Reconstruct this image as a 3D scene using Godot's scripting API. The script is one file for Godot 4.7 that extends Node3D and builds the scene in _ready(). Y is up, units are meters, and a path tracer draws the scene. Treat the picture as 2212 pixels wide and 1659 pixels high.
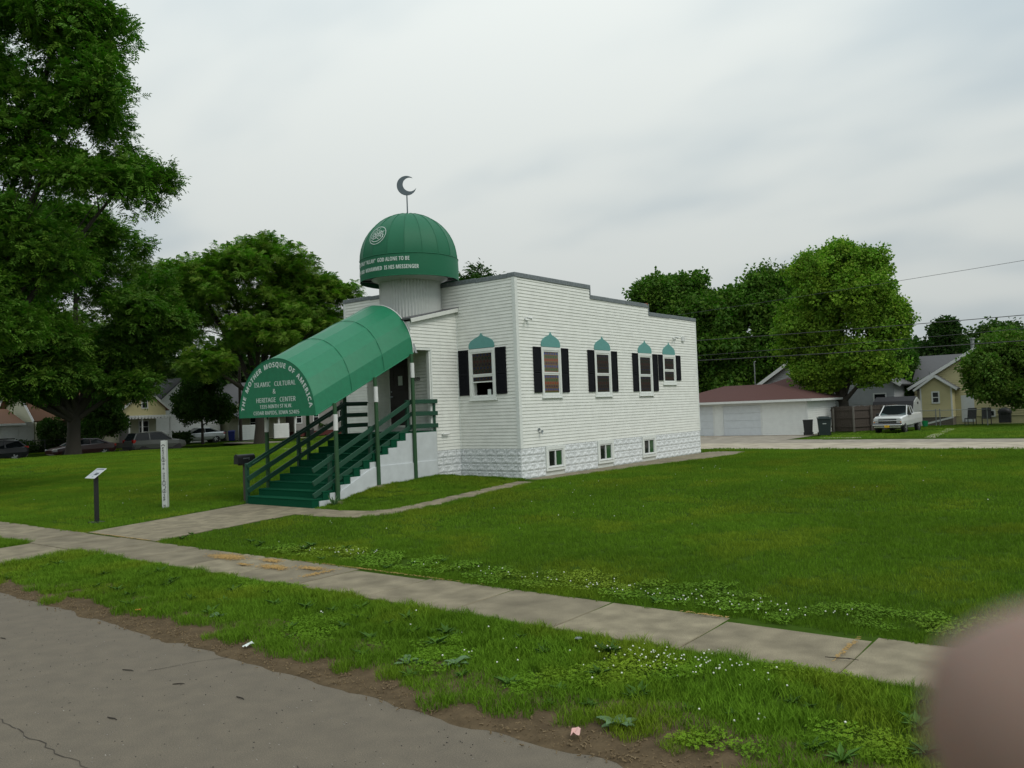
extends Node3D

var rng := RandomNumberGenerator.new()
var M := {}
var used := {}
var cam: Camera3D
const FD := 1775.4   # focal length in pixels of a picture 2212 wide

func _ready():
	rng.seed = 41
	setup_view()
	make_materials()
	build_ground()
	build_mosque()
	build_entrance()
	build_dome()
	build_canopy()
	build_lawn_things()
	build_right_side()
	build_left_side()
	build_trees()
	build_grass()
	build_litter()
	build_hand()

func setup_view():
	cam = Camera3D.new()
	cam.name = "camera"
	add_child(cam)
	var attr := CameraAttributesPhysical.new()
	attr.frustum_focus_distance = 24.0
	attr.frustum_focal_length = 4.3
	attr.exposure_aperture = 1.7
	cam.attributes = attr
	cam.fov = 50.084
	cam.near = 0.01
	cam.far = 2000.0
	cam.transform = Transform3D(Basis(Vector3(0.786364, -0.038787, -0.616545), Vector3(0.049364, 0.998781, 0.000128), Vector3(0.615788, -0.030536, 0.787320)), Vector3(14.9523, 2.1097, 19.4226))
	var sun := DirectionalLight3D.new()
	sun.name = "sun"
	sun.light_energy = 0.34
	sun.light_angular_distance = 24.0
	sun.light_color = Color(1.0, 0.975, 0.93)
	sun.shadow_enabled = true
	add_child(sun)
	sun.look_at_from_position(Vector3(36, 44, 3), Vector3.ZERO)
	var env := Environment.new()
	env.background_mode = Environment.BG_SKY
	env.tonemap_mode = Environment.TONE_MAPPER_LINEAR
	env.tonemap_exposure = 1.18
	env.sdfgi_enabled = true
	env.ssao_enabled = true
	env.ssil_enabled = true
	env.sky = Sky.new()
	var pano := PanoramaSkyMaterial.new()
	pano.panorama = ImageTexture.create_from_image(sky_image())
	env.sky.sky_material = pano
	var we := WorldEnvironment.new()
	we.name = "environment"
	we.environment = env
	add_child(we)

func sky_image() -> Image:
	var w := 1024
	var h := 512
	var im := Image.create(w, h, false, Image.FORMAT_RGBF)
	var a := FastNoiseLite.new()
	a.seed = 5
	a.frequency = 0.55
	a.fractal_octaves = 5
	a.fractal_gain = 0.48
	var b := FastNoiseLite.new()
	b.seed = 19
	b.frequency = 0.23
	b.fractal_octaves = 3
	var blue := Color(0.405, 0.468, 0.497)
	var pale := Color(0.578, 0.612, 0.598)
	for j in h:
		var th := (j + 0.5) / h * PI
		var y := cos(th)
		var r := sin(th)
		for i in w:
			if y < -0.02:
				im.set_pixel(i, j, Color(0.13, 0.15, 0.10))
				continue
			var ph := ((i + 0.5) / w - 0.5) * TAU
			var k := 1.0 / (maxf(y, 0.0) + 0.16)
			var px := sin(ph) * r * k
			var pz := -cos(ph) * r * k
			var c := b.get_noise_3d(px * 1.2, pz * 2.0, 3.0) * 0.9 + a.get_noise_3d(px * 1.5, pz * 3.1, 7.0) * 0.72
			c = smoothstep(-0.62, 0.36, c)
			var s := blue.lerp(pale, c)
			var lum := 0.75 + 1.10 * maxf(y, 0.0)
			im.set_pixel(i, j, Color(s.r * lum, s.g * lum, s.b * lum))
	return im

# ---------------------------------------------------------------- helpers
class Geo:
	var v := PackedVector3Array()
	var n := PackedVector3Array()
	var uv := PackedVector2Array()
	var X := Transform3D()
	func put(p: Vector3, m: Vector3, t := Vector2.ZERO):
		v.push_back(X * p)
		n.push_back((X.basis * m).normalized())
		uv.push_back(t)
	func tri(a: Vector3, b: Vector3, c: Vector3):
		var m := (b - a).cross(c - a).normalized()
		put(a, m)
		put(c, m)
		put(b, m)
	func tris(a: Vector3, b: Vector3, c: Vector3, na: Vector3, nb: Vector3, nc: Vector3):
		put(a, na)
		put(c, nc)
		put(b, nb)
	func quad(a: Vector3, b: Vector3, c: Vector3, d: Vector3):
		tri(a, b, c)
		tri(a, c, d)
	func quads(a: Vector3, b: Vector3, c: Vector3, d: Vector3, na: Vector3, nb: Vector3, nc: Vector3, nd: Vector3):
		tris(a, b, c, na, nb, nc)
		tris(a, c, d, na, nc, nd)
	func quad_uv(a: Vector3, b: Vector3, c: Vector3, d: Vector3, u0 := Vector2(0, 1), u1 := Vector2(1, 0)):
		var m := (b - a).cross(c - a).normalized()
		put(a, m, Vector2(u0.x, u0.y))
		put(c, m, Vector2(u1.x, u1.y))
		put(b, m, Vector2(u1.x, u0.y))
		put(a, m, Vector2(u0.x, u0.y))
		put(d, m, Vector2(u0.x, u1.y))
		put(c, m, Vector2(u1.x, u1.y))
	func box(lo: Vector3, hi: Vector3, bevel := 0.0):
		var c := (lo + hi) * 0.5
		var h := (hi - lo) * 0.5
		var b := minf(bevel, minf(h.x, minf(h.y, h.z)) * 0.9)
		for ax in 3:
			for s in [-1.0, 1.0]:
				var nn := Vector3.ZERO
				nn[ax] = s
				var i1 := (ax + 1) % 3
				var i2 := (ax + 2) % 3
				var u := Vector3.ZERO
				u[i1] = h[i1] - b
				var w := Vector3.ZERO
				w[i2] = h[i2] - b
				if s < 0.0:
					u = -u
				var o := c + nn * h[ax]
				quad(o - u - w, o + u - w, o + u + w, o - u + w)
		if b > 0.0:
			for ax in 3:
				var i1 := (ax + 1) % 3
				var i2 := (ax + 2) % 3
				for s1 in [-1.0, 1.0]:
					for s2 in [-1.0, 1.0]:
						var e := Vector3.ZERO
						e[ax] = h[ax] - b
						var p1 := Vector3.ZERO
						p1[i1] = s1 * h[i1]
						p1[i2] = s2 * (h[i2] - b)
						var p2 := Vector3.ZERO
						p2[i1] = s1 * (h[i1] - b)
						p2[i2] = s2 * h[i2]
						if s1 * s2 > 0.0:
							quad(c + p1 - e, c + p2 - e, c + p2 + e, c + p1 + e)
						else:
							quad(c + p1 + e, c + p2 + e, c + p2 - e, c + p1 - e)
			for sx in [-1.0, 1.0]:
				for sy in [-1.0, 1.0]:
					for sz in [-1.0, 1.0]:
						var a := c + Vector3(sx * h.x, sy * (h.y - b), sz * (h.z - b))
						var d := c + Vector3(sx * (h.x - b), sy * h.y, sz * (h.z - b))
						var f := c + Vector3(sx * (h.x - b), sy * (h.y - b), sz * h.z)
						if sx * sy * sz > 0.0:
							tri(a, d, f)
						else:
							tri(a, f, d)
	func beam(p0: Vector3, p1: Vector3, w: float, h: float, up := Vector3.UP, bevel := 0.0):
		# a bar from p0 to p1, w across and h along up
		var f := (p1 - p0)
		var l := f.length()
		f = f / l
		var s := f.cross(up).normalized()
		var t := s.cross(f).normalized()
		var keep := X
		X = X * Transform3D(Basis(s, t, -f), p0)
		box(Vector3(-w / 2, -h / 2, -l), Vector3(w / 2, h / 2, 0), bevel)
		X = keep
	func tube(p0: Vector3, p1: Vector3, r0: float, r1: float, seg := 8, caps := true):
		var f := (p1 - p0).normalized()
		var s := f.cross(Vector3.UP if absf(f.y) < 0.95 else Vector3.RIGHT).normalized()
		var t := s.cross(f).normalized()
		for i in seg:
			var a0 := TAU * i / seg
			var a1 := TAU * (i + 1) / seg
			var d0 := s * cos(a0) + t * sin(a0)
			var d1 := s * cos(a1) + t * sin(a1)
			quads(p0 + d0 * r0, p1 + d0 * r1, p1 + d1 * r1, p0 + d1 * r0, d0, d0, d1, d1)
			if caps:
				tri(p1, p1 + d1 * r1, p1 + d0 * r1)
				tri(p0, p0 + d0 * r0, p0 + d1 * r0)
	func path(pts: Array, radii: Array, seg := 7):
		# smooth tube along points
		var rings := []
		for k in pts.size():
			var f: Vector3 = (pts[mini(k + 1, pts.size() - 1)] - pts[maxi(k - 1, 0)]).normalized()
			var s := f.cross(Vector3(0.31, 0.2, 0.93)).normalized()
			var t := s.cross(f).normalized()
			var ring := []
			for i in seg:
				var a := TAU * i / seg
				ring.append(s * cos(a) + t * sin(a))
			rings.append(ring)
		for k in pts.size() - 1:
			for i in seg:
				var j := (i + 1) % seg
				quads(pts[k] + rings[k][i] * radii[k], pts[k + 1] + rings[k + 1][i] * radii[k + 1], pts[k + 1] + rings[k + 1][j] * radii[k + 1], pts[k] + rings[k][j] * radii[k], rings[k][i], rings[k + 1][i], rings[k + 1][j], rings[k][j])
	func prism(poly: PackedVector2Array, z0: float, z1: float):
		# outline in x, y, given anticlockwise; z1 is the front
		var area := 0.0
		for k in poly.size():
			area += poly[k].cross(poly[(k + 1) % poly.size()])
		if area < 0.0:
			poly = poly.duplicate()
			poly.reverse()
		var ids := Geometry2D.triangulate_polygon(poly)
		for k in range(0, ids.size(), 3):
			var a := poly[ids[k]]
			var b := poly[ids[k + 1]]
			var c := poly[ids[k + 2]]
			if (b - a).cross(c - a) < 0.0:
				var t := b
				b = c
				c = t
			tri(Vector3(a.x, a.y, z1), Vector3(b.x, b.y, z1), Vector3(c.x, c.y, z1))
			tri(Vector3(a.x, a.y, z0), Vector3(c.x, c.y, z0), Vector3(b.x, b.y, z0))
		for k in poly.size():
			var a := poly[k]
			var b := poly[(k + 1) % poly.size()]
			quad(Vector3(a.x, a.y, z0), Vector3(b.x, b.y, z0), Vector3(b.x, b.y, z1), Vector3(a.x, a.y, z1))
	func lathe(prof: Array, seg: int, flat := false, a_from := 0.0, a_to := TAU):
		# profile of Vector2(radius, y), upwards
		for i in seg:
			var a0 := a_from + (a_to - a_from) * i / seg
			var a1 := a_from + (a_to - a_from) * (i + 1) / seg
			var am := (a0 + a1) * 0.5
			for k in prof.size() - 1:
				var p: Vector2 = prof[k]
				var q: Vector2 = prof[k + 1]
				var d := (q - p).normalized()
				var e0 := Vector3(sin(a0), 0, cos(a0))
				var e1 := Vector3(sin(a1), 0, cos(a1))
				var em := Vector3(sin(am), 0, cos(am))
				var na := prof_normal(prof, k)
				var nb := prof_normal(prof, k + 1)
				if prof.size() == 2:
					na = Vector2(d.y, -d.x)
					nb = na
				var f0 := em if flat else e0
				var f1 := em if flat else e1
				quads(e0 * p.x + Vector3(0, p.y, 0), e1 * p.x + Vector3(0, p.y, 0), e1 * q.x + Vector3(0, q.y, 0), e0 * q.x + Vector3(0, q.y, 0), f0 * na.x + Vector3(0, na.y, 0), f1 * na.x + Vector3(0, na.y, 0), f1 * nb.x + Vector3(0, nb.y, 0), f0 * nb.x + Vector3(0, nb.y, 0))
	func prof_normal(prof: Array, k: int) -> Vector2:
		var d: Vector2 = prof[mini(k + 1, prof.size() - 1)] - prof[maxi(k - 1, 0)]
		d = d.normalized()
		return Vector2(d.y, -d.x)
	func ball(c: Vector3, r: Vector3, seg := 10, rings := 6):
		for j in rings:
			var t0 := PI * j / rings
			var t1 := PI * (j + 1) / rings
			for i in seg:
				var a0 := TAU * i / seg
				var a1 := TAU * (i + 1) / seg
				var p := func(t, a): return Vector3(sin(t) * cos(a), cos(t), -sin(t) * sin(a))
				var q0: Vector3 = p.call(t0, a0)
				var q1: Vector3 = p.call(t1, a0)
				var q2: Vector3 = p.call(t1, a1)
				var q3: Vector3 = p.call(t0, a1)
				if j > 0:
					tris(c + q0 * r, c + q1 * r, c + q3 * r, q0, q1, q3)
				if j < rings - 1:
					tris(c + q1 * r, c + q2 * r, c + q3 * r, q1, q2, q3)
	func mesh() -> ArrayMesh:
		var m := ArrayMesh.new()
		var arr := []
		arr.resize(Mesh.ARRAY_MAX)
		arr[Mesh.ARRAY_VERTEX] = v
		arr[Mesh.ARRAY_NORMAL] = n
		arr[Mesh.ARRAY_TEX_UV] = uv
		m.add_surface_from_arrays(Mesh.PRIMITIVE_TRIANGLES, arr)
		return m

func numbered(called: String) -> String:
	var k: int = used.get(called, 0)
	used[called] = k + 1
	return called if k == 0 else "%s_%03d" % [called, k]

func tag(o: Node3D, label: String, category: String, group := "", kind := ""):
	if label:
		o.set_meta("label", label)
	if category:
		o.set_meta("category", category)
	if group:
		o.set_meta("group", group)
	if kind:
		o.set_meta("kind", kind)

func thing(called: String, label: String, category: String, at := Vector3.ZERO, turn := 0.0, group := "") -> Node3D:
	var o := Node3D.new()
	o.name = numbered(called)
	add_child(o)
	o.position = at
	o.rotation.y = turn
	tag(o, label, category, group)
	return o

func part(called: String, g, mat: Material, parent: Node = null, xf := Transform3D()) -> MeshInstance3D:
	var o := MeshInstance3D.new()
	o.mesh = g.mesh() if g is Geo else g
	o.material_override = mat
	o.transform = xf
	if parent == null:
		o.name = numbered(called)
		add_child(o)
	else:
		o.name = called
		parent.add_child(o, true)
	return o

func setting(called: String, g, mat: Material) -> MeshInstance3D:
	var o := part(called, g, mat)
	o.set_meta("kind", "structure")
	return o

func holder(called: String, parent: Node, xf := Transform3D()) -> Node3D:
	var o := Node3D.new()
	o.name = called
	o.transform = xf
	parent.add_child(o, true)
	return o

func gy(z: float) -> float:
	if z <= -12.0:
		return -0.15 * smoothstep(0.0, 1.0, clampf((-12.0 - z) / 8.0, 0.0, 1.0))
	if z <= 0.0:
		return 0.0
	if z < 10.0:
		return -0.042 * z
	if z < 15.0:
		return -0.42 - 0.016 * (z - 10.0)
	return -0.5

func px(p: Vector3) -> Vector3:
	# where a point falls in a picture 2212 x 1659; z is the depth (used only to leave out grass that no view of this spot shows)
	var c := cam.transform.affine_inverse() * p
	if c.z > -0.3:
		return Vector3(-9999, -9999, -1)
	return Vector3(1106.0 + FD * c.x / -c.z, 829.5 - FD * c.y / -c.z, -c.z)

# ---------------------------------------------------------------- materials
func ntex(sd: int, freq: float, lo: Color, hi: Color, oct := 4, size := 512, mid := -1.0) -> NoiseTexture2D:
	var f := FastNoiseLite.new()
	f.seed = sd
	f.frequency = freq
	f.fractal_octaves = oct
	f.noise_type = FastNoiseLite.TYPE_SIMPLEX_SMOOTH
	var t := NoiseTexture2D.new()
	t.width = size
	t.height = size
	t.seamless = true
	t.noise = f
	var g := Gradient.new()
	g.set_color(0, lo.linear_to_srgb())
	g.set_color(1, hi.linear_to_srgb())
	if mid >= 0.0:
		g.add_point(mid, lo.lerp(hi, 0.5).linear_to_srgb())
	t.color_ramp = g
	return t

func grey(a: float) -> Color:
	return Color(a, a, a)

func mk(called: String, col: Color, rough: float, tex: Texture2D = null, scale := 1.0, o := {}) -> StandardMaterial3D:
	var m := StandardMaterial3D.new()
	m.resource_name = called
	m.albedo_color = col.linear_to_srgb()
	m.roughness = rough
	if tex or o.has("bump"):
		m.uv1_triplanar = true
		m.uv1_world_triplanar = true
		m.uv1_scale = Vector3(scale, scale, scale)
		m.albedo_texture = tex
	if o.has("bump"):
		m.heightmap_enabled = true
		m.heightmap_texture = o.bump
		m.heightmap_scale = o.get("depth", 0.3)
	m.metallic = o.get("metal", 0.0)
	m.metallic_specular = o.get("spec", 0.5)
	if o.has("coat"):
		m.clearcoat_enabled = true
		m.clearcoat = o.coat
		m.clearcoat_roughness = 0.08
	if o.has("back"):
		m.backlight_enabled = true
		m.backlight = o.back
	if o.get("tint", false):
		m.vertex_color_use_as_albedo = true
	M[called] = m
	return m

func make_materials():
	var fine := ntex(3, 0.03, grey(0.74), grey(1.0), 5)
	var soft := ntex(8, 0.012, grey(0.90), grey(1.0), 5)
	var blot := ntex(21, 0.012, grey(0.55), grey(1.0), 5)
	var speck := ntex(33, 0.12, grey(0.62), grey(1.0), 3)
	var bump := ntex(51, 0.06, grey(0.0), grey(1.0), 4)
	var grain := ntex(70, 0.05, grey(0.45), grey(1.0), 5)
	M.fine = fine
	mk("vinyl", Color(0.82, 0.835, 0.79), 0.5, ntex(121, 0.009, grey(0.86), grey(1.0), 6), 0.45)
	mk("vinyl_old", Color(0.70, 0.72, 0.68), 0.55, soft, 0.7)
	mk("trim", Color(0.76, 0.79, 0.76), 0.45, soft, 1.0)
	mk("block_paint", Color(0.70, 0.73, 0.74), 0.6, soft, 1.4)
	mk("block_paint_b", Color(0.66, 0.69, 0.70), 0.65, soft, 1.1)
	mk("concrete_white", Color(0.58, 0.62, 0.635), 0.7, ntex(23, 0.01, grey(0.86), grey(1.0), 6), 0.5)
	mk("coping", Color(0.24, 0.275, 0.29), 0.5, blot, 1.2, {"metal": 0.35})
	mk("rust", Color(0.23, 0.06, 0.015), 0.9, fine, 3.0)
	mk("shutter", Color(0.008, 0.009, 0.012), 0.7, null, 1.0, {"spec": 0.25})
	mk("teal", Color(0.115, 0.33, 0.31), 0.55, soft, 1.0)
	mk("glass_painted_dark", Color(0.012, 0.014, 0.016), 0.05)  # opaque; the dark of the unlit rooms behind is put into the colour
	mk("glass_painted_reflection", Color(0.03, 0.085, 0.035), 0.08)  # green reflection in the pane, painted as its colour
	mk("fabric", Color(0.010, 0.185, 0.088), 0.48, ntex(120, 0.010, grey(0.80), grey(1.0), 6), 0.9, {"spec": 0.45})
	mk("fabric_dome", Color(0.006, 0.130, 0.061), 0.55, soft, 1.6, {"spec": 0.42})
	mk("lettering", Color(0.62, 0.68, 0.66), 0.6)
	mk("lettering_dark", Color(0.012, 0.013, 0.014), 0.6)
	mk("carpet", Color(0.006, 0.085, 0.042), 0.95, speck, 6.0, {"bump": bump, "depth": 0.3, "spec": 0.2})
	mk("rail_paint", Color(0.010, 0.085, 0.045), 0.6, grain, 2.5)
	mk("post_paint", Color(0.030, 0.085, 0.040), 0.7, ntex(91, 0.03, Color(0.35, 0.75, 0.45), Color(1.0, 1.0, 0.85), 5), 3.0)
	mk("white_paint", Color(0.72, 0.74, 0.73), 0.55, soft, 1.0)
	mk("drum", Color(0.56, 0.59, 0.565), 0.5, soft, 1.0)
	mk("shingle_grey", Color(0.125, 0.128, 0.135), 0.9, speck, 0.9)
	mk("shingle_slate", Color(0.070, 0.072, 0.078), 0.95, speck, 0.9, {"spec": 0.2})
	mk("shingle_brown", Color(0.095, 0.036, 0.030), 0.9, speck, 0.8)
	mk("shingle_tan", Color(0.20, 0.098, 0.055), 0.9, speck, 0.7)
	mk("door", Color(0.016, 0.009, 0.008), 0.4)
	mk("steel", Color(0.30, 0.33, 0.35), 0.35, null, 1.0, {"metal": 0.8})
	mk("crescent", Color(0.115, 0.145, 0.165), 0.45, soft, 1.0, {"metal": 0.4})
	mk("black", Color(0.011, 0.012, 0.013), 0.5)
	mk("rubber", Color(0.016, 0.016, 0.017), 0.85)
	mk("soil", Color(0.125, 0.092, 0.055), 0.95, blot, 0.55, {"bump": bump, "depth": 1.5, "spec": 0.15})
	mk("ground_green", Color(0.045, 0.085, 0.012), 1.0, ntex(5, 0.02, Color(0.7, 0.7, 0.75), Color(1.0, 1.0, 1.0), 6), 0.3, {"spec": 0.0})
	var patch := ntex(101, 0.008, Color(0.50, 0.49, 0.47), Color(1.0, 1.0, 1.0), 7, 1024)
	var grit := ntex(107, 0.30, grey(0.42), grey(1.0), 2, 512)
	mk("walk_a", Color(0.375, 0.322, 0.215), 0.9, patch, 0.22, {"bump": bump, "depth": 0.12})
	mk("walk_b", Color(0.340, 0.292, 0.196), 0.9, patch, 0.17, {"bump": bump, "depth": 0.12})
	mk("walk_c", Color(0.405, 0.350, 0.233), 0.9, patch, 0.27, {"bump": bump, "depth": 0.12})
	mk("street", Color(0.205, 0.174, 0.130), 0.95, ntex(102, 0.018, Color(0.78, 0.78, 0.78), Color(1.0, 0.99, 0.97), 8, 1024), 0.16, {"bump": bump, "depth": 0.1})
	for q in ["walk_a", "walk_b", "walk_c", "street"]:
		M[q].detail_enabled = true
		M[q].detail_albedo = grit
		M[q].detail_blend_mode = BaseMaterial3D.BLEND_MODE_MUL
		M[q].detail_uv_layer = BaseMaterial3D.DETAIL_UV_2
		M[q].uv2_triplanar = true
		M[q].uv2_world_triplanar = true
		M[q].uv2_scale = Vector3.ONE * 0.5
	mk("alley_pale", Color(0.47, 0.415, 0.32), 0.9, patch, 0.12)
	mk("alley_dark", Color(0.33, 0.295, 0.24), 0.9, patch, 0.12)
	mk("bark", Color(0.075, 0.066, 0.052), 0.95, grain, 1.4, {"bump": bump, "depth": 2.0})
	mk("wood_old", Color(0.095, 0.075, 0.06), 0.9, grain, 1.6)
	mk("wood_post", Color(0.20, 0.185, 0.16), 0.9, grain, 1.6)
	mk("lumber", Color(0.38, 0.22, 0.10), 0.85, grain, 2.0)
	mk("galvanised", Color(0.30, 0.32, 0.32), 0.5, null, 1.0, {"metal": 0.6})
	mk("wire", Color(0.035, 0.037, 0.04), 0.6)
	mk("siding_white", Color(0.78, 0.80, 0.78), 0.5, soft, 0.4)
	mk("shed_paint", Color(0.46, 0.48, 0.46), 0.6, soft, 0.4)
	mk("siding_yellow", Color(0.60, 0.545, 0.30), 0.55, soft, 0.4)
	mk("siding_cream", Color(0.50, 0.50, 0.36), 0.55, soft, 0.4)
	mk("siding_grey", Color(0.40, 0.42, 0.44), 0.55, soft, 0.4)
	mk("siding_taupe", Color(0.26, 0.25, 0.235), 0.55, soft, 0.4)
	mk("garage_door", Color(0.66, 0.70, 0.735), 0.45, soft, 0.4)
	mk("brick_red", Color(0.13, 0.032, 0.025), 0.85, blot, 1.0)
	mk("stone", Color(0.19, 0.165, 0.13), 0.9, blot, 1.0)
	mk("car_white", Color(0.72, 0.74, 0.75), 0.3, null, 1.0, {"coat": 1.0})
	mk("car_black", Color(0.008, 0.010, 0.014), 0.3, null, 1.0, {"coat": 0.45})
	mk("car_maroon", Color(0.035, 0.006, 0.008), 0.3, null, 1.0, {"coat": 0.45})
	mk("car_grey", Color(0.085, 0.092, 0.085), 0.35, null, 1.0, {"coat": 0.45, "metal": 0.4})
	mk("car_silver", Color(0.42, 0.44, 0.44), 0.3, null, 1.0, {"coat": 1.0, "metal": 0.5})
	mk("car_glass", Color(0.010, 0.013, 0.015), 0.08, null, 1.0, {"spec": 0.35})
	mk("windscreen", Color(0.07, 0.10, 0.105), 0.05)
	mk("chrome", Color(0.55, 0.56, 0.57), 0.15, null, 1.0, {"metal": 1.0})
	mk("rim_alloy", Color(0.42, 0.44, 0.44), 0.3, null, 1.0, {"metal": 0.7})
	mk("lens", Color(0.45, 0.47, 0.47), 0.1, null, 1.0, {"coat": 1.0})
	mk("tail_red", Color(0.40, 0.010, 0.010), 0.15, null, 1.0, {"coat": 1.0})
	mk("amber", Color(0.55, 0.17, 0.01), 0.2)
	mk("plate_yellow", Color(0.72, 0.42, 0.01), 0.45)
	mk("bin_green", Color(0.012, 0.024, 0.025), 0.5)
	mk("bin_blue", Color(0.010, 0.022, 0.20), 0.45)
	mk("bin_black", Color(0.012, 0.013, 0.015), 0.55)
	mk("bucket_green", Color(0.01, 0.30, 0.10), 0.5)
	mk("grass", Color(1, 1, 1), 0.75, null, 1.0, {"tint": true, "back": Color(0.10, 0.17, 0.02), "spec": 0.12})
	mk("leaf", Color(1, 1, 1), 0.55, null, 1.0, {"tint": true, "back": Color(0.52, 0.80, 0.14), "spec": 0.2})
	mk("grit", Color(1, 1, 1), 0.9, null, 1.0, {"tint": true, "spec": 0.2})
	mk("clover_flower", Color(0.72, 0.74, 0.66), 0.8)
	mk("straw", Color(0.40, 0.26, 0.09), 0.9)
	mk("twig", Color(0.035, 0.027, 0.02), 0.9)
	mk("skin", Color(0.215, 0.148, 0.118), 0.55, null, 1.0, {"spec": 0.4})
	M.skin.subsurf_scatter_enabled = true
	M.skin.subsurf_scatter_strength = 0.25
	stained()

func stained():
	# the printed film in the windows: rows of ovals in red, green and blue under a yellow lattice
	var w := 144
	var h := 144
	var im := Image.create(w, h, false, Image.FORMAT_RGB8)
	var rows := [Color(0.022, 0.05, 0.20), Color(0.015, 0.085, 0.04), Color(0.23, 0.028, 0.012), Color(0.05, 0.014, 0.05)]
	for y in h:
		for x in w:
			var cw := 24.0
			var ch := 18.0
			var r := int(y / ch)
			var fx := fposmod(x + (12.0 if r % 2 == 1 else 0.0), cw) - cw / 2
			var fy := fposmod(y, ch) - ch / 2
			var d := sqrt(pow(fx / 10.2, 2) + pow(fy / 8.2, 2))
			var c: Color = rows[r % 4]
			var line := absf(d - 1.0) < 0.13
			if d > 1.0:
				c = rows[(r + 2) % 4].lerp(Color(0.25, 0.10, 0.03), 0.35) * 0.5
			if line:
				c = Color(0.27, 0.19, 0.05)
			c.a = 1.0
			im.set_pixel(x, y, c.linear_to_srgb())
	var m := StandardMaterial3D.new()
	m.resource_name = "stained_film"
	m.albedo_texture = ImageTexture.create_from_image(im)
	m.roughness = 0.12
	M.stained_film = m
	# fine dark insect screen that some of the windows wear outside the glass
	m = StandardMaterial3D.new()
	m.resource_name = "insect_screen"
	m.albedo_color = Color(0.20, 0.195, 0.19, 0.70)
	m.transparency = BaseMaterial3D.TRANSPARENCY_ALPHA
	m.roughness = 0.8
	m.metallic_specular = 0.2
	M.insect_screen = m

# ---------------------------------------------------------------- ground
func slab4(g: Geo, a: Vector2, b: Vector2, c: Vector2, d: Vector2, off := 0.014, deep := 0.14):
	# corners as (x, z): far left, near left, near right, far right
	var t := []
	for p in [a, b, c, d]:
		t.append(Vector3(p.x, gy(p.y) + off, p.y))
	g.quad(t[0], t[1], t[2], t[3])
	var dn := Vector3(0, -deep, 0)
	for k in 4:
		var p: Vector3 = t[k]
		var q: Vector3 = t[(k + 1) % 4]
		g.quad(p + dn, q + dn, q, p)

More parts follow.
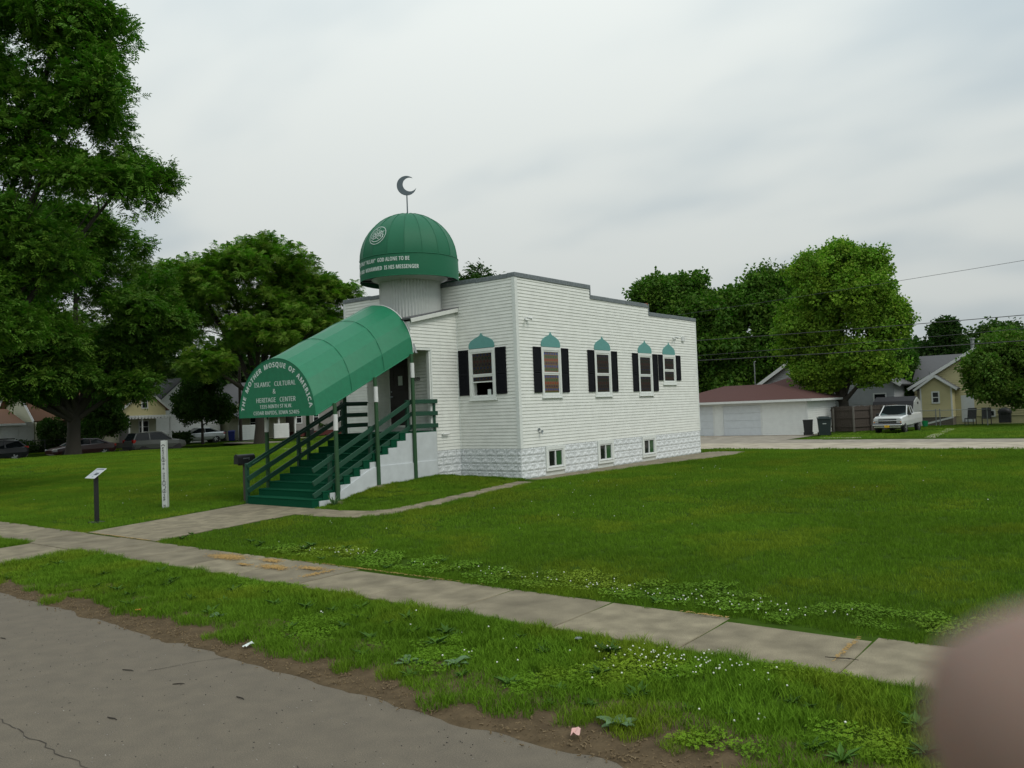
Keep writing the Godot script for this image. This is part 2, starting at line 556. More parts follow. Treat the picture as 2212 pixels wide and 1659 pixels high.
func build_ground():
	var g := Geo.new()
	var zs := [-420.0, -120.0, -60.0, -30.0, -22.0, -20.0, -19.0, -18.0, -17.0, -16.0, -15.0, -14.0, -13.0, -12.0, -6.0, -0.3, 0.0, 0.5, 1.0, 1.5, 2.0, 2.5, 3.0, 3.5, 4.0, 4.5, 5.0, 5.6, 10.0, 12.0, 13.3, 13.8, 14.2, 20.0, 30.0, 60.0, 420.0]
	var xs := [-420.0, -120.0, -60.0, -57.4, -56.6, -49.4, -48.5, -47.6, -40.0, -20.0, -10.0, -2.9, -2.6, -2.3, -2.0, -1.6, -1.2, -0.8, -0.4, 0.1, 10.0, 20.0, 40.0, 120.0, 420.0]
	for i in zs.size() - 1:
		for j in xs.size() - 1:
			g.quad(sheet_point(xs[j], zs[i]), sheet_point(xs[j], zs[i + 1]), sheet_point(xs[j + 1], zs[i + 1]), sheet_point(xs[j + 1], zs[i]))
	setting("ground", g, M.ground_green)
	# street
	var nz := FastNoiseLite.new()
	nz.seed = 4
	nz.frequency = 0.35
	g = Geo.new()
	var x := -60.0
	while x < 40.0:
		var st := 0.25 if x > -8.0 and x < 16.0 else 2.0
		var e0 := street_edge(nz, x)
		var e1 := street_edge(nz, x + st)
		var crown := [0.0, 0.012, 0.03, 0.05]
		var zz := [0.0, 0.6, 2.0, 5.0]
		for k in 3:
			g.quad(Vector3(x, -0.5 + crown[k], e0 + zz[k]), Vector3(x, -0.5 + crown[k + 1], e0 + zz[k + 1]), Vector3(x + st, -0.5 + crown[k + 1], e1 + zz[k + 1]), Vector3(x + st, -0.5 + crown[k], e1 + zz[k]))
		g.quad(Vector3(x, -0.45, e0 + 5.0), Vector3(x, -0.5, 25.0), Vector3(x + st, -0.5, 25.0), Vector3(x + st, -0.45, e1 + 5.0))
		g.quad(Vector3(x, -0.7, e0 - 0.03), Vector3(x, -0.5, e0), Vector3(x + st, -0.5, e1), Vector3(x + st, -0.7, e1 - 0.03))
		x += st
	var road := setting("street", g, M.street)
	# a few hairline cracks
	for q in [[3.0, 16.4, 13.5, 0.25], [6.5, 15.0, 7.4, -2.6], [9.8, 15.6, 14.6, 1.5]]:
		g = Geo.new()
		var p0 := Vector3(q[0], 0, q[1])
		var n := int(absf(q[2] - q[0]) / 0.12) + 14
		var last := p0
		for k in range(1, n + 1):
			var f := float(k) / n
			var p := Vector3(lerpf(q[0], q[2], f) + rng.randf_range(-0.02, 0.02), 0, q[1] - q[3] * f * -1.0 + rng.randf_range(-0.035, 0.035))
			var sd := (p - last).cross(Vector3.UP).normalized() * rng.randf_range(0.002, 0.0045)
			var a := last + Vector3(0, street_y(last.z) + 0.004, 0)
			var c := p + Vector3(0, street_y(p.z) + 0.004, 0)
			g.quad(a - sd, a + sd, c + sd, c - sd)
			last = p
		part("crack", g, M.twig, road)
	# strip of bare earth along the edge of the street
	g = Geo.new()
	var rows := 7
	x = -40.0
	var hn := FastNoiseLite.new()
	hn.seed = 12
	hn.frequency = 2.2
	hn.fractal_octaves = 4
	while x < 30.0:
		var st := 0.12 if x > -2.0 and x < 14.0 else 1.0
		var pts := []
		for s in [x, x + st]:
			var z1 := street_edge(nz, s) + 0.10 + 0.10 * nz.get_noise_2d(s * 4.0, 9.0)
			var z0 := z1 - 1.05 - 0.45 * nz.get_noise_2d(s * 1.5, 33.0)
			var line := []
			for k in rows + 1:
				var z := lerpf(z0, z1, float(k) / rows)
				var y := lerpf(gy(z0) + 0.004, -0.497, smoothstep(0.1, 0.95, float(k) / rows))
				if k > 0 and k < rows:
					y += 0.012 + 0.028 * hn.get_noise_2d(s, z)
				line.append(Vector3(s, y, z))
			pts.append(line)
		for k in rows:
			g.quad(pts[0][k], pts[0][k + 1], pts[1][k + 1], pts[1][k])
		x += st
	setting("bare_earth", g, M.soil)
	# public footpath of concrete slabs
	var fp := Node3D.new()
	fp.name = "footpath"
	fp.set_meta("kind", "structure")
	add_child(fp)
	var tones := [M.walk_a, M.walk_b, M.walk_c]
	x = -40.43
	while x < 26.0:
		g = Geo.new()
		var t := rng.randf_range(-0.004, 0.004)
		g.box(Vector3(x + 0.007, -0.62, 10.30 + t), Vector3(x + 1.598, -0.424 + t, 11.68 + t), 0.008)
		part("slab", g, tones[rng.randi() % 3], fp)
		x += 1.605
	var fw := Node3D.new()
	fw.name = "front_path"
	fw.set_meta("kind", "structure")
	add_child(fw)
	var fz := [5.9, 7.35, 8.82, 10.285]
	for k in 3:
		for s in 2:
			g = Geo.new()
			var xr0 := -1.95 - 0.05 * k
			var xa := -5.12 if s == 0 else -3.515
			var xb := -3.525 if s == 0 else xr0
			slab4(g, Vector2(xa, fz[k] + 0.006), Vector2(xa, fz[k + 1] - 0.006), Vector2(xb, fz[k + 1] - 0.006), Vector2(xb, fz[k] + 0.006), 0.012 + rng.randf() * 0.004)
			part("slab", g, tones[(k + s) % 3 if (k + s) % 3 != 1 else 2], fw)
	g = Geo.new()
	slab4(g, Vector2(-4.75, 11.69), Vector2(-4.7, 13.95), Vector2(-2.45, 13.95), Vector2(-2.45, 11.69), 0.010)
	part("slab", g, M.walk_a, fw)
	# narrow path along the side of the building
	var sp := Node3D.new()
	sp.name = "side_path"
	sp.set_meta("kind", "structure")
	add_child(sp)
	var ll := [Vector2(-1.94, 5.92), Vector2(-1.2, 5.96), Vector2(-0.35, 5.80), Vector2(0.05, 5.35), Vector2(0.14, 4.5), Vector2(0.12, 2.9), Vector2(0.09, 0.9), Vector2(0.06, -0.6), Vector2(0.055, -2.6), Vector2(0.055, -4.6), Vector2(0.055, -6.8), Vector2(0.055, -9.0), Vector2(0.055, -11.0), Vector2(0.055, -13.2)]
	var rr := [Vector2(-1.98, 6.72), Vector2(-0.9, 6.78), Vector2(0.1, 6.60), Vector2(0.66, 5.95), Vector2(0.84, 4.9), Vector2(0.80, 3.0), Vector2(0.78, 0.9), Vector2(0.86, -0.8), Vector2(1.0, -2.8), Vector2(1.2, -4.8), Vector2(1.5, -7.0), Vector2(1.9, -9.2), Vector2(2.1, -11.0), Vector2(1.7, -13.0)]
	for k in ll.size() - 1:
		g = Geo.new()
		var gap := 0.004
		var a: Vector2 = ll[k].lerp(ll[k + 1], gap)
		var b: Vector2 = rr[k].lerp(rr[k + 1], gap)
		slab4(g, ll[k + 1], a, b, rr[k + 1], 0.010)
		part("slab", g, M.walk_c if k % 2 else M.walk_a, sp)
	# alley behind, side street at the far left
	g = Geo.new()
	var zr := [-15.0, -16.0, -17.0, -18.0, -19.0, -20.0, -21.4]
	for k in zr.size() - 1:
		for j in 12:
			var x0 := -34.0 + j * 7.0
			var x1 := x0 + 7.0
			var w := 0.12 * sin(x0 * 0.7)
			slab_strip(g, x0, x1, zr[k] - (w if k == 0 else 0.0), zr[k + 1], 0.03)
	setting("alley", g, M.alley_pale)
	g = Geo.new()
	for j in 12:
		var x0 := -34.0 + j * 7.0
		slab_strip(g, x0, x0 + 7.0, -21.4, -24.6 + 0.3 * sin(j * 1.3), 0.026)
	for j in 3:
		slab_strip(g, -16.0 + j * 5.0, -11.0 + j * 5.0, -24.3, -30.9, 0.022)
	setting("garage_apron", g, M.alley_dark)
	g = Geo.new()
	for zk in [[14.0, 0.0], [0.0, -12.0], [-12.0, -16.0], [-16.0, -20.0], [-20.0, -60.0]]:
		slab_strip(g, -56.6, -49.4, zk[0], zk[1], -0.385)
	setting("side_street", g, M.alley_dark)

func sheet_point(x: float, z: float) -> Vector3:
	var y := ground_sheet(z)
	if z < 13.0:
		y = ground_here(x, z)
	return Vector3(x, y, z)

func ground_sheet(z: float) -> float:
	if z < 13.3:
		return gy(z)
	if z < 14.0:
		return gy(z) - 0.04
	return -0.66

func slab_strip(g: Geo, x0: float, x1: float, z0: float, z1: float, off: float):
	# z0 is the nearer edge
	g.quad(Vector3(x0, gy(z1) + off, z1), Vector3(x0, gy(z0) + off, z0), Vector3(x1, gy(z0) + off, z0), Vector3(x1, gy(z1) + off, z1))
	g.quad(Vector3(x0, gy(z0) - 0.05, z0), Vector3(x1, gy(z0) - 0.05, z0), Vector3(x1, gy(z0) + off, z0), Vector3(x0, gy(z0) + off, z0))

func street_edge(nz: FastNoiseLite, x: float) -> float:
	return 14.03 + 0.16 * smoothstep(2.0, 10.0, x) + 0.10 * nz.get_noise_2d(x, 0.0) + 0.05 * nz.get_noise_2d(x * 5.0, 3.0)

# ---------------------------------------------------------------- mosque
const SB := 0.927      # top of the foundation, foot of the siding
const EX := 0.1016     # exposure of one course

func frame(o: Vector3, nrm: Vector3) -> Transform3D:
	return Transform3D(Basis(Vector3.UP.cross(nrm), Vector3.UP, nrm), o)

func courses(parent: Node, mat: Material, xf: Transform3D, length: float, y0: float, y1: float, holes: Array, clip = null, called := "siding_board"):
	# one board for each course, cut round the openings; local x along the wall, z outwards
	var y := y0
	var k := 0
	var joint := 0.0
	while y < y1 - 0.02:
		var t := minf(y + EX, y1)
		var segs := [[0.0, length]]
		if clip != null:
			segs = [clip.call(y, t)]
		for h in holes:
			if h[2] < t - 0.02 and h[3] > y + 0.02:
				var next := []
				for s in segs:
					if h[1] <= s[0] or h[0] >= s[1]:
						next.append(s)
						continue
					if h[0] > s[0] + 0.01:
						next.append([s[0], h[0]])
					if h[1] < s[1] - 0.01:
						next.append([h[1], s[1]])
				segs = next
		if k % 2 == 0:
			joint = rng.randf_range(1.2, maxf(length - 0.8, 1.3))
		for s in segs:
			if s[1] - s[0] < 0.02:
				continue
			var g := Geo.new()
			g.X = xf
			var cuts := [s[0], s[1]]
			if joint > s[0] + 0.4 and joint < s[1] - 0.4:
				cuts = [s[0], joint, s[1]]
			for c in cuts.size() - 1:
				var lift := 0.0018 if c == 1 else 0.0
				board(g, cuts[c], cuts[c + 1], y, t, lift)
			part(called, g, mat, parent)
		y = t
		k += 1

func board(g: Geo, a: float, b: float, y: float, t: float, lift := 0.0):
	var d := 0.0185 + lift
	var e := 0.0035 + lift
	g.quad(Vector3(a, y, 0), Vector3(b, y, 0), Vector3(b, y, d), Vector3(a, y, d))
	g.quad(Vector3(a, y, d), Vector3(b, y, d), Vector3(b, y + 0.010, d), Vector3(a, y + 0.010, d))
	g.quad(Vector3(a, y + 0.010, d), Vector3(b, y + 0.010, d), Vector3(b, t, e), Vector3(a, t, e))
	g.quad(Vector3(a, y, 0), Vector3(a, y, d), Vector3(a, t, e), Vector3(a, t, 0))
	g.quad(Vector3(b, y, d), Vector3(b, y, 0), Vector3(b, t, 0), Vector3(b, t, e))
	g.quad(Vector3(b, y, 0), Vector3(a, y, 0), Vector3(a, t, 0), Vector3(b, t, 0))

func framing(g: Geo, x0: float, x1: float, y0: float, y1: float, w: float, z0: float, z1: float, bev := 0.006):
	# four bars round an opening; uprights stand between the top and bottom bars
	g.box(Vector3(x0, y1 - w, z0), Vector3(x1, y1, z1), bev)
	g.box(Vector3(x0, y0, z0), Vector3(x1, y0 + w, z1), bev)
	g.box(Vector3(x0, y0 + w, z0), Vector3(x0 + w, y1 - w, z1), bev)
	g.box(Vector3(x1 - w, y0 + w, z0), Vector3(x1, y1 - w, z1), bev)

func pane(g: Geo, x0: float, x1: float, y0: float, y1: float, z: float, per := 0.80):
	g.quad_uv(Vector3(x0, y0, z), Vector3(x1, y0, z), Vector3(x1, y1, z), Vector3(x0, y1, z), Vector2(0, (y1 - y0) / per), Vector2((x1 - x0) / per, 0))

func big_window(parent: Node, xf: Transform3D, xc: float, y0: float, y1: float, screen: bool, open := false):
	var w := holder("window", parent, xf * Transform3D(Basis(), Vector3(xc, 0, 0)))
	var g := Geo.new()
	framing(g, -0.53, 0.53, y0, y1, 0.095, 0.001, 0.042)
	g.box(Vector3(-0.56, y0 - 0.035, 0.001), Vector3(0.56, y0 - 0.001, 0.075), 0.006)
	part("frame", g, M.trim, w)
	var mid := lerpf(y0, y1, 0.49)
	g = Geo.new()
	framing(g, -0.434, 0.434, mid - 0.02, y1 - 0.096, 0.045, 0.001, 0.030, 0.004)
	framing(g, -0.434, 0.434, y0 + 0.096, mid - 0.022, 0.045, 0.001, 0.018, 0.003)
	if open:
		g.box(Vector3(-0.388, mid - 0.24, 0.001), Vector3(0.388, mid - 0.205, 0.020), 0.004)
	part("sash", g, M.trim, w)
	g = Geo.new()
	pane(g, -0.388, 0.388, mid + 0.026, y1 - 0.142, 0.010)
	part("pane", g, M.stained_film, w)
	g = Geo.new()
	if open:
		pane(g, -0.388, 0.388, mid - 0.204, mid - 0.068, 0.008)
		part("pane", g, M.stained_film, w)
		g = Geo.new()
		g.box(Vector3(0.18, y0 + 0.145, 0.005), Vector3(0.31, y0 + 0.31, 0.010))
		part("notice", g, M.lettering, w)
	else:
		pane(g, -0.388, 0.388, y0 + 0.142, mid - 0.068, 0.006)
		part("pane", g, M.stained_film, w)
	if screen:
		g = Geo.new()
		if open:
			pane(g, -0.388, 0.388, mid - 0.204, mid - 0.068, 0.014)
		else:
			pane(g, -0.388, 0.388, y0 + 0.142, mid - 0.068, 0.014)
		pane(g, -0.388, 0.388, mid + 0.026, y1 - 0.142, 0.018)
		part("insect_screen", g, M.insect_screen, w)
	# shutters
	var yb := y0 + 0.15
	for s in [-1, 1]:
		var xa := -0.955 if s < 0 else 0.548
		var xb := xa + 0.405
		if parent.has_meta("tight") and s < 0 and xc > 9.0:
			xa += 0.06
		var sh := holder("shutter", w)
		g = Geo.new()
		var z0 := 0.021
		var z1 := 0.048
		framing(g, xa, xb, yb, y1, 0.05, z0, z1, 0.004)
		g.box(Vector3(xa + 0.05, lerpf(yb, y1, 0.44), z0), Vector3(xb - 0.05, lerpf(yb, y1, 0.44) + 0.055, z1), 0.004)
		part("stile_frame", g, M.shutter, sh)
		g = Geo.new()
		var yy := yb + 0.06
		while yy < y1 - 0.07:
			if absf(yy - lerpf(yb, y1, 0.44) - 0.02) > 0.05:
				g.quad(Vector3(xa + 0.05, yy, z1 - 0.004), Vector3(xb - 0.05, yy, z1 - 0.004), Vector3(xb - 0.05, yy + 0.030, z0 + 0.008), Vector3(xa + 0.05, yy + 0.030, z0 + 0.008))
				g.quad(Vector3(xa + 0.05, yy, z0), Vector3(xb - 0.05, yy, z0), Vector3(xb - 0.05, yy, z1 - 0.004), Vector3(xa + 0.05, yy, z1 - 0.004))
			yy += 0.032
		g.quad(Vector3(xa + 0.05, yb + 0.05, z0 + 0.001), Vector3(xb - 0.05, yb + 0.05, z0 + 0.001), Vector3(xb - 0.05, y1 - 0.05, z0 + 0.001), Vector3(xa + 0.05, y1 - 0.05, z0 + 0.001))
		part("louvres", g, M.shutter, sh).set_meta("kind", "stuff")
	# pointed teal panel over the window
	var half := [Vector2(0.505, 0), Vector2(0.518, 0.06), Vector2(0.507, 0.13), Vector2(0.465, 0.20), Vector2(0.385, 0.26), Vector2(0.275, 0.31), Vector2(0.165, 0.345), Vector2(0.09, 0.375), Vector2(0.047, 0.41), Vector2(0.018, 0.45)]
	var poly := PackedVector2Array()
	for p in half:
		poly.push_back(p)
	poly.push_back(Vector2(0, 0.475))
	half.reverse()
	for p in half:
		poly.push_back(Vector2(-p.x, p.y))
	g = Geo.new()
	g.X = Transform3D(Basis(), Vector3(0, y1 + 0.018, 0))
	g.prism(poly, 0.020, 0.034)
	part("arch_panel", g, M.teal, w)

func cellar_window(parent: Node, xf: Transform3D, xc: float):
	var w := holder("basement_window", parent, xf * Transform3D(Basis(), Vector3(xc, 0.14, 0)))
	var g := Geo.new()
	framing(g, -0.51, 0.51, 0.0, 0.772, 0.115, -0.02, 0.055)
	part("surround", g, M.trim, w)
	g = Geo.new()
	framing(g, -0.394, 0.394, 0.116, 0.656, 0.04, -0.02, 0.038, 0.004)
	g.box(Vector3(-0.025, 0.157, -0.02), Vector3(0.025, 0.615, 0.036), 0.004)
	g.box(Vector3(-0.44, 0.098, 0.056), Vector3(0.44, 0.122, 0.075), 0.004)
	part("frame", g, M.white_paint, w)
	g = Geo.new()
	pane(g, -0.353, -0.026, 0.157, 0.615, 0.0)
	part("pane", g, M.glass_painted_dark, w)
	g = Geo.new()
	pane(g, 0.026, 0.353, 0.157, 0.615, 0.006)
	part("pane", g, M.glass_painted_reflection, w)

var rock := []
func rock_block(k: int, length: float, high: float) -> ArrayMesh:
	# moulded rock face: a flat rim and two ragged ridges
	var nz := FastNoiseLite.new()
	nz.seed = 60 + k
	nz.frequency = 7.0
	nz.fractal_octaves = 2
	var g := Geo.new()
	var nx := 9
	var ny := 5
	var p := []
	for j in ny + 1:
		var row := []
		for i in nx + 1:
			var x := length * i / nx
			var y := high * j / ny
			var u := float(i) / nx
			var v := float(j) / ny
			var d := 0.008
			if i > 0 and i < nx and j > 0 and j < ny:
				var ridge := sin(v * PI * 2.0 + 0.6 + 0.9 * sin(u * TAU * 1.5 + k * 0.2))
				d = 0.018 + 0.010 * ridge + 0.016 * nz.get_noise_2d(x * 2.2, y * 2.2)
				d = maxf(d, 0.006)
			row.append(Vector3(x, y, d))
		p.append(row)
	for j in ny:
		for i in nx:
			g.quad(p[j][i], p[j][i + 1], p[j + 1][i + 1], p[j + 1][i])
	for i in nx:
		g.quad(Vector3(p[0][i].x, 0, -0.03), Vector3(p[0][i + 1].x, 0, -0.03), p[0][i + 1], p[0][i])
		g.quad(p[ny][i], p[ny][i + 1], Vector3(p[ny][i + 1].x, high, -0.03), Vector3(p[ny][i].x, high, -0.03))
	for j in ny:
		g.quad(Vector3(0, p[j][0].y, -0.03), p[j][0], p[j + 1][0], Vector3(0, p[j + 1][0].y, -0.03))
		g.quad(p[j][nx], Vector3(length, p[j][nx].y, -0.03), Vector3(length, p[j + 1][nx].y, -0.03), p[j + 1][nx])
	return g.mesh()

func block_wall(parent: Node, xf: Transform3D, length: float, holes: Array, rows_from := 0):
	if rock.is_empty():
		for k in 4:
			rock.append(rock_block(k, 0.40, 0.222))
	for r in range(rows_from, 4):
		var y := r * 0.2318
		var x := -0.205 if r % 2 else 0.0
		while x < length - 0.02:
			var a := maxf(x, 0.0)
			var b := minf(x + 0.41, length)
			for h in holes:
				if h[2] < y + 0.2 and h[3] > y + 0.04:
					if a >= h[0] - 0.02 and b <= h[1] + 0.02:
						a = b
					elif a < h[0] and b > h[0]:
						b = h[0]
					elif a < h[1] and b > h[1]:
						a = h[1]
			if b - a > 0.05:
				var s := (b - a - 0.008) / 0.40
				part("block", rock[rng.randi() % 4], M.block_paint if rng.randf() < 0.72 else M.block_paint_b, parent, xf * Transform3D(Basis.from_scale(Vector3(s, 1, 1)), Vector3(a + 0.004, y + 0.005, 0)))
			x += 0.41

func build_mosque():
	var b := thing("mosque_building", "small white clapboard mosque with stepped parapet and black shutters", "building")
	var FL := frame(Vector3.ZERO, Vector3(1, 0, 0))
	var FF := frame(Vector3(-7.71, 0, 0), Vector3(0, 0, 1))
	var g := Geo.new()
	# the body behind the siding, in steps like the roof
	g.box(Vector3(-0.15, -0.3, -12.2), Vector3(-0.002, 5.48, -0.002))
	g.box(Vector3(-7.71, -0.3, -12.2), Vector3(-7.56, 5.48, -0.002))
	g.box(Vector3(-7.56, -0.3, -12.2), Vector3(-0.15, 5.48, -12.05))
	part("wall", g, M.vinyl_old, b)
	# the front wall, open behind the raised sash
	g = Geo.new()
	g.box(Vector3(-7.56, -0.3, -0.15), Vector3(-1.755, 5.48, -0.002))
	g.box(Vector3(-0.975, -0.3, -0.15), Vector3(-0.15, 5.48, -0.002))
	g.box(Vector3(-1.755, -0.3, -0.15), Vector3(-0.975, 2.575, -0.002))
	g.box(Vector3(-1.755, 2.97, -0.15), Vector3(-0.975, 5.48, -0.002))
	part("wall", g, M.vinyl_old, b)
	g = Geo.new()
	g.box(Vector3(-7.56, 5.3, -12.05), Vector3(-0.15, 5.479, -0.15))
	part("roof_deck", g, M.vinyl_old, b)
	g = Geo.new()
	g.box(Vector3(-7.56, 0.8, -12.05), Vector3(-0.15, 0.95, -0.15))
	part("floor", g, M.wood_old, b)
	g = Geo.new()
	g.box(Vector3(-7.70, 5.481, -8.19), Vector3(-0.003, 5.80, -0.003))
	g.box(Vector3(-7.69, 5.801, -4.13), Vector3(-0.004, 6.12, -0.004))
	part("parapet", g, M.vinyl_old, b)
	var wins := [[1.715, 2.435, 4.0, false], [4.78, 2.435, 4.0, true], [7.77, 2.43, 3.985, true], [9.69, 2.84, 3.985, true]]
	var holes := [[4.13, 99.0, 5.82, 99.0], [8.19, 99.0, 5.50, 99.0]]
	for w in wins:
		holes.append([w[0] - 0.50, w[0] + 0.50, w[1], w[2]])
	courses(b, M.vinyl, FL, 12.2, SB, 6.11, holes)
	courses(b, M.vinyl, FF, 7.71, SB, 6.11, [[6.345 - 0.5, 6.345 + 0.5, 2.435, 4.01], [2.41, 5.325, 0.0, 5.30]])
	b.set_meta("tight", true)
	for w in wins:
		big_window(b, FL, w[0], w[1], w[2], w[3])
	big_window(b, FF, 6.345, 2.435, 4.01, true, true)
	# corner posts
	g = Geo.new()
	g.box(Vector3(-0.105, SB - 0.01, 0.0005), Vector3(0.0235, 6.10, 0.0245), 0.005)
	g.box(Vector3(0.0005, SB - 0.01, -0.105), Vector3(0.0240, 6.10, 0.0003), 0.005)
	part("corner_post", g, M.trim, b)
	g = Geo.new()
	g.box(Vector3(0.0005, SB - 0.01, -12.222), Vector3(0.0235, 5.46, -12.13), 0.005)
	part("corner_post", g, M.trim, b)
	g = Geo.new()
	g.box(Vector3(-7.73, SB - 0.01, 0.0005), Vector3(-7.63, 6.10, 0.0245), 0.005)
	part("corner_post", g, M.trim, b)
	g = Geo.new()
	g.box(Vector3(-2.383, SB - 0.01, 0.0006), Vector3(-2.34, 5.30, 0.032), 0.005)
	part("corner_post", g, M.trim, b)
	# metal coping, in lengths that do not quite line up
	var z := 0.03
	var tops := [[-4.13, 6.215], [-8.19, 5.875], [-12.23, 5.575]]
	for t in tops:
		var first := true
		while z > t[0] + 0.01:
			var e := maxf(z - rng.randf_range(1.0, 1.7), t[0])
			if e - t[0] < 0.5:
				e = t[0]
			var dy := rng.randf_range(-0.012, 0.008)
			g = Geo.new()
			g.box(Vector3(-0.26, t[1] - 0.135 + dy, e + 0.004), Vector3(0.036 + rng.randf_range(0, 0.006), t[1] + dy * 0.4, z), 0.006)
			part("coping", g, M.coping, b)
			z = e
			first = false
	for s in [[-4.13, 5.88, 6.21], [-8.19, 5.58, 5.87]]:
		g = Geo.new()
		g.box(Vector3(-0.27, s[1], s[0] - 0.05), Vector3(0.031, s[2], s[0] + 0.002), 0.004)
		part("coping_upright", g, M.coping, b)
	g = Geo.new()
	g.box(Vector3(-0.24, 5.80, -8.15), Vector3(0.043, 5.90, -8.06), 0.02)
	part("rust_patch", g, M.rust, b)
	var x := -0.262
	while x > -7.72:
		var e := maxf(x - rng.randf_range(1.2, 2.0), -7.74)
		if e < -7.2:
			e = -7.74
		var dy := rng.randf_range(-0.02, 0.012)
		g = Geo.new()
		g.box(Vector3(e + 0.004, 6.08 + dy, -0.26), Vector3(x, 6.213 + dy, 0.036), 0.006)
		part("coping", g, M.coping, b)
		x = e
	# foundation of moulded blocks
	var ch := []
	for c in [1.735, 4.73, 7.79]:
		ch.append([c - 0.51, c + 0.51, 0.14, 0.93])
		cellar_window(b, FL, c)
	block_wall(b, FL, 12.2, ch)
	block_wall(b, frame(Vector3(-2.385, 0, 0), Vector3(0, 0, 1)), 2.385, [])
	block_wall(b, frame(Vector3(-2.385, 0, 1.25), Vector3(1, 0, 0)), 1.25, [])
	# entrance vestibule
	var FV := frame(Vector3(-2.385, 0, 2.08), Vector3(1, 0, 0))
	g = Geo.new()
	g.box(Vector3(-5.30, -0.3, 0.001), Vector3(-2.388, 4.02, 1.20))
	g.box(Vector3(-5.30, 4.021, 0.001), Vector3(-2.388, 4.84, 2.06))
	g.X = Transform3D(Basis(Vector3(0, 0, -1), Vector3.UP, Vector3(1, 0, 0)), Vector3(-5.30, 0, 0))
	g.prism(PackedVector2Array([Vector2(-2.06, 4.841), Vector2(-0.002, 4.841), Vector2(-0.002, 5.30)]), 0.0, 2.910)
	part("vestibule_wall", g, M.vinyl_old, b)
	courses(b, M.vinyl, FV, 2.08, SB, 5.30, [[-0.1, 0.83, 0.0, 4.03]], func(y0, y1): return [maxf(0.0, 2.08 - (5.33 - y1) / 0.2174), 2.08])
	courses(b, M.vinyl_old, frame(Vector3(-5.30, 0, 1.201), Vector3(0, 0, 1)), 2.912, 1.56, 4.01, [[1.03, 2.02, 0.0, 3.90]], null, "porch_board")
	g = Geo.new()
	g.box(Vector3(-2.50, 1.56, 1.221), Vector3(-2.383, 4.019, 1.31), 0.006)
	g.box(Vector3(-2.383, SB + 0.6, 1.20), Vector3(-2.358, 4.05, 1.255), 0.004)
	g.box(Vector3(-2.386, 3.99, 1.256), Vector3(-2.358, 4.05, 2.08), 0.004)
	part("opening_trim", g, M.trim, b)
	g = Geo.new()
	g.beam(Vector3(-3.84, 5.37, 0.0), Vector3(-3.84, 4.91, 2.14), 3.14, 0.05)
	part("vestibule_roof", g, M.shingle_grey, b)
	g = Geo.new()
	g.beam(Vector3(-2.262, 5.305, 0.03), Vector3(-2.262, 4.845, 2.14), 0.022, 0.12, Vector3.UP, 0.004)
	part("fascia", g, M.vinyl_old, b)
	# door
	var d := holder("door", b, Transform3D(Basis(), Vector3(0, 0, 1.221)))
	g = Geo.new()
	framing(g, -4.27, -3.29, 1.66, 3.89, 0.07, 0.001, 0.03)
	part("door_frame", g, M.vinyl_old, d)
	g = Geo.new()
	g.box(Vector3(-4.20, 1.73, 0.0), Vector3(-3.36, 3.82, 0.018))
	for yy in [[1.9, 2.5], [2.85, 3.6]]:
		framing(g, -4.05, -3.51, yy[0], yy[1], 0.03, 0.0185, 0.024, 0.003)
	part("leaf", g, M.door, d)
	g = Geo.new()
	g.box(Vector3(-3.81, 2.99, 0.0245), Vector3(-3.62, 3.28, 0.027))
	part("notice", g, M.lettering, d)
	g = Geo.new()
	g.tube(Vector3(-4.13, 2.64, 0.018), Vector3(-4.13, 2.64, 0.06), 0.03, 0.03, 10)
	g.box(Vector3(-4.14, 2.63, 0.06), Vector3(-4.02, 2.655, 0.075), 0.005)
	g.tube(Vector3(-4.13, 2.80, 0.018), Vector3(-4.13, 2.80, 0.035), 0.028, 0.028, 10)
	part("handle", g, M.steel, d)
	words("house_number", "1335", M.lettering_dark, b, Transform3D(Basis(), Vector3(-3.01, 3.105, 1.226)), 0.27, 0.105, true)
	# small fittings on the walls
	for q in [[0.45, 4.83], [10.12, 4.68]]:
		g = Geo.new()
		g.X = FL * Transform3D(Basis(), Vector3(q[0], q[1], 0.018))
		g.tube(Vector3(0, 0, 0), Vector3(0, 0, 0.03), 0.045, 0.045, 12)
		g.tube(Vector3(0, 0, 0.03), Vector3(0.06, 0.02, 0.10), 0.012, 0.012, 6)
		g.tube(Vector3(0, 0, 0.03), Vector3(-0.07, -0.05, 0.10), 0.012, 0.012, 6)
		g.tube(Vector3(0.04, 0.03, 0.08), Vector3(0.12, 0.0, 0.17), 0.03, 0.055, 12)
		g.tube(Vector3(-0.06, -0.03, 0.08), Vector3(-0.14, -0.09, 0.15), 0.022, 0.040, 12)
		part("floodlight", g, M.white_paint, b)
	g = Geo.new()
	g.X = FL * Transform3D(Basis(), Vector3(10.94, 4.56, 0.018))
	g.box(Vector3(-0.11, 0, 0), Vector3(0.11, 0.2, 0.06), 0.01)
	framing(g, -0.085, 0.085, 0.025, 0.175, 0.02, 0.0605, 0.066, 0.002)
	part("wall_box", g, M.white_paint, b)
	g = Geo.new()
	g.X = FL * Transform3D(Basis(), Vector3(0.94, 1.37, 0.018))
	g.tube(Vector3(0, 0, 0), Vector3(0, 0, 0.09), 0.016, 0.014, 8)
	g.tube(Vector3(0, 0, 0.08), Vector3(0.01, -0.07, 0.12), 0.015, 0.012, 8)
	g.tube(Vector3(0, 0.02, 0.09), Vector3(0, 0.025, 0.13), 0.035, 0.035, 8)
	g.tube(Vector3(-0.04, 0.09, 0), Vector3(-0.04, 0.09, 0.05), 0.04, 0.04, 10)
	part("tap", g, M.steel, b)
	g = Geo.new()
	g.X = frame(Vector3(-2.385, 1.42, 0.85), Vector3(1, 0, 0))
	g.tube(Vector3(0, 0, 0), Vector3(0, 0, 0.09), 0.03, 0.03, 10)
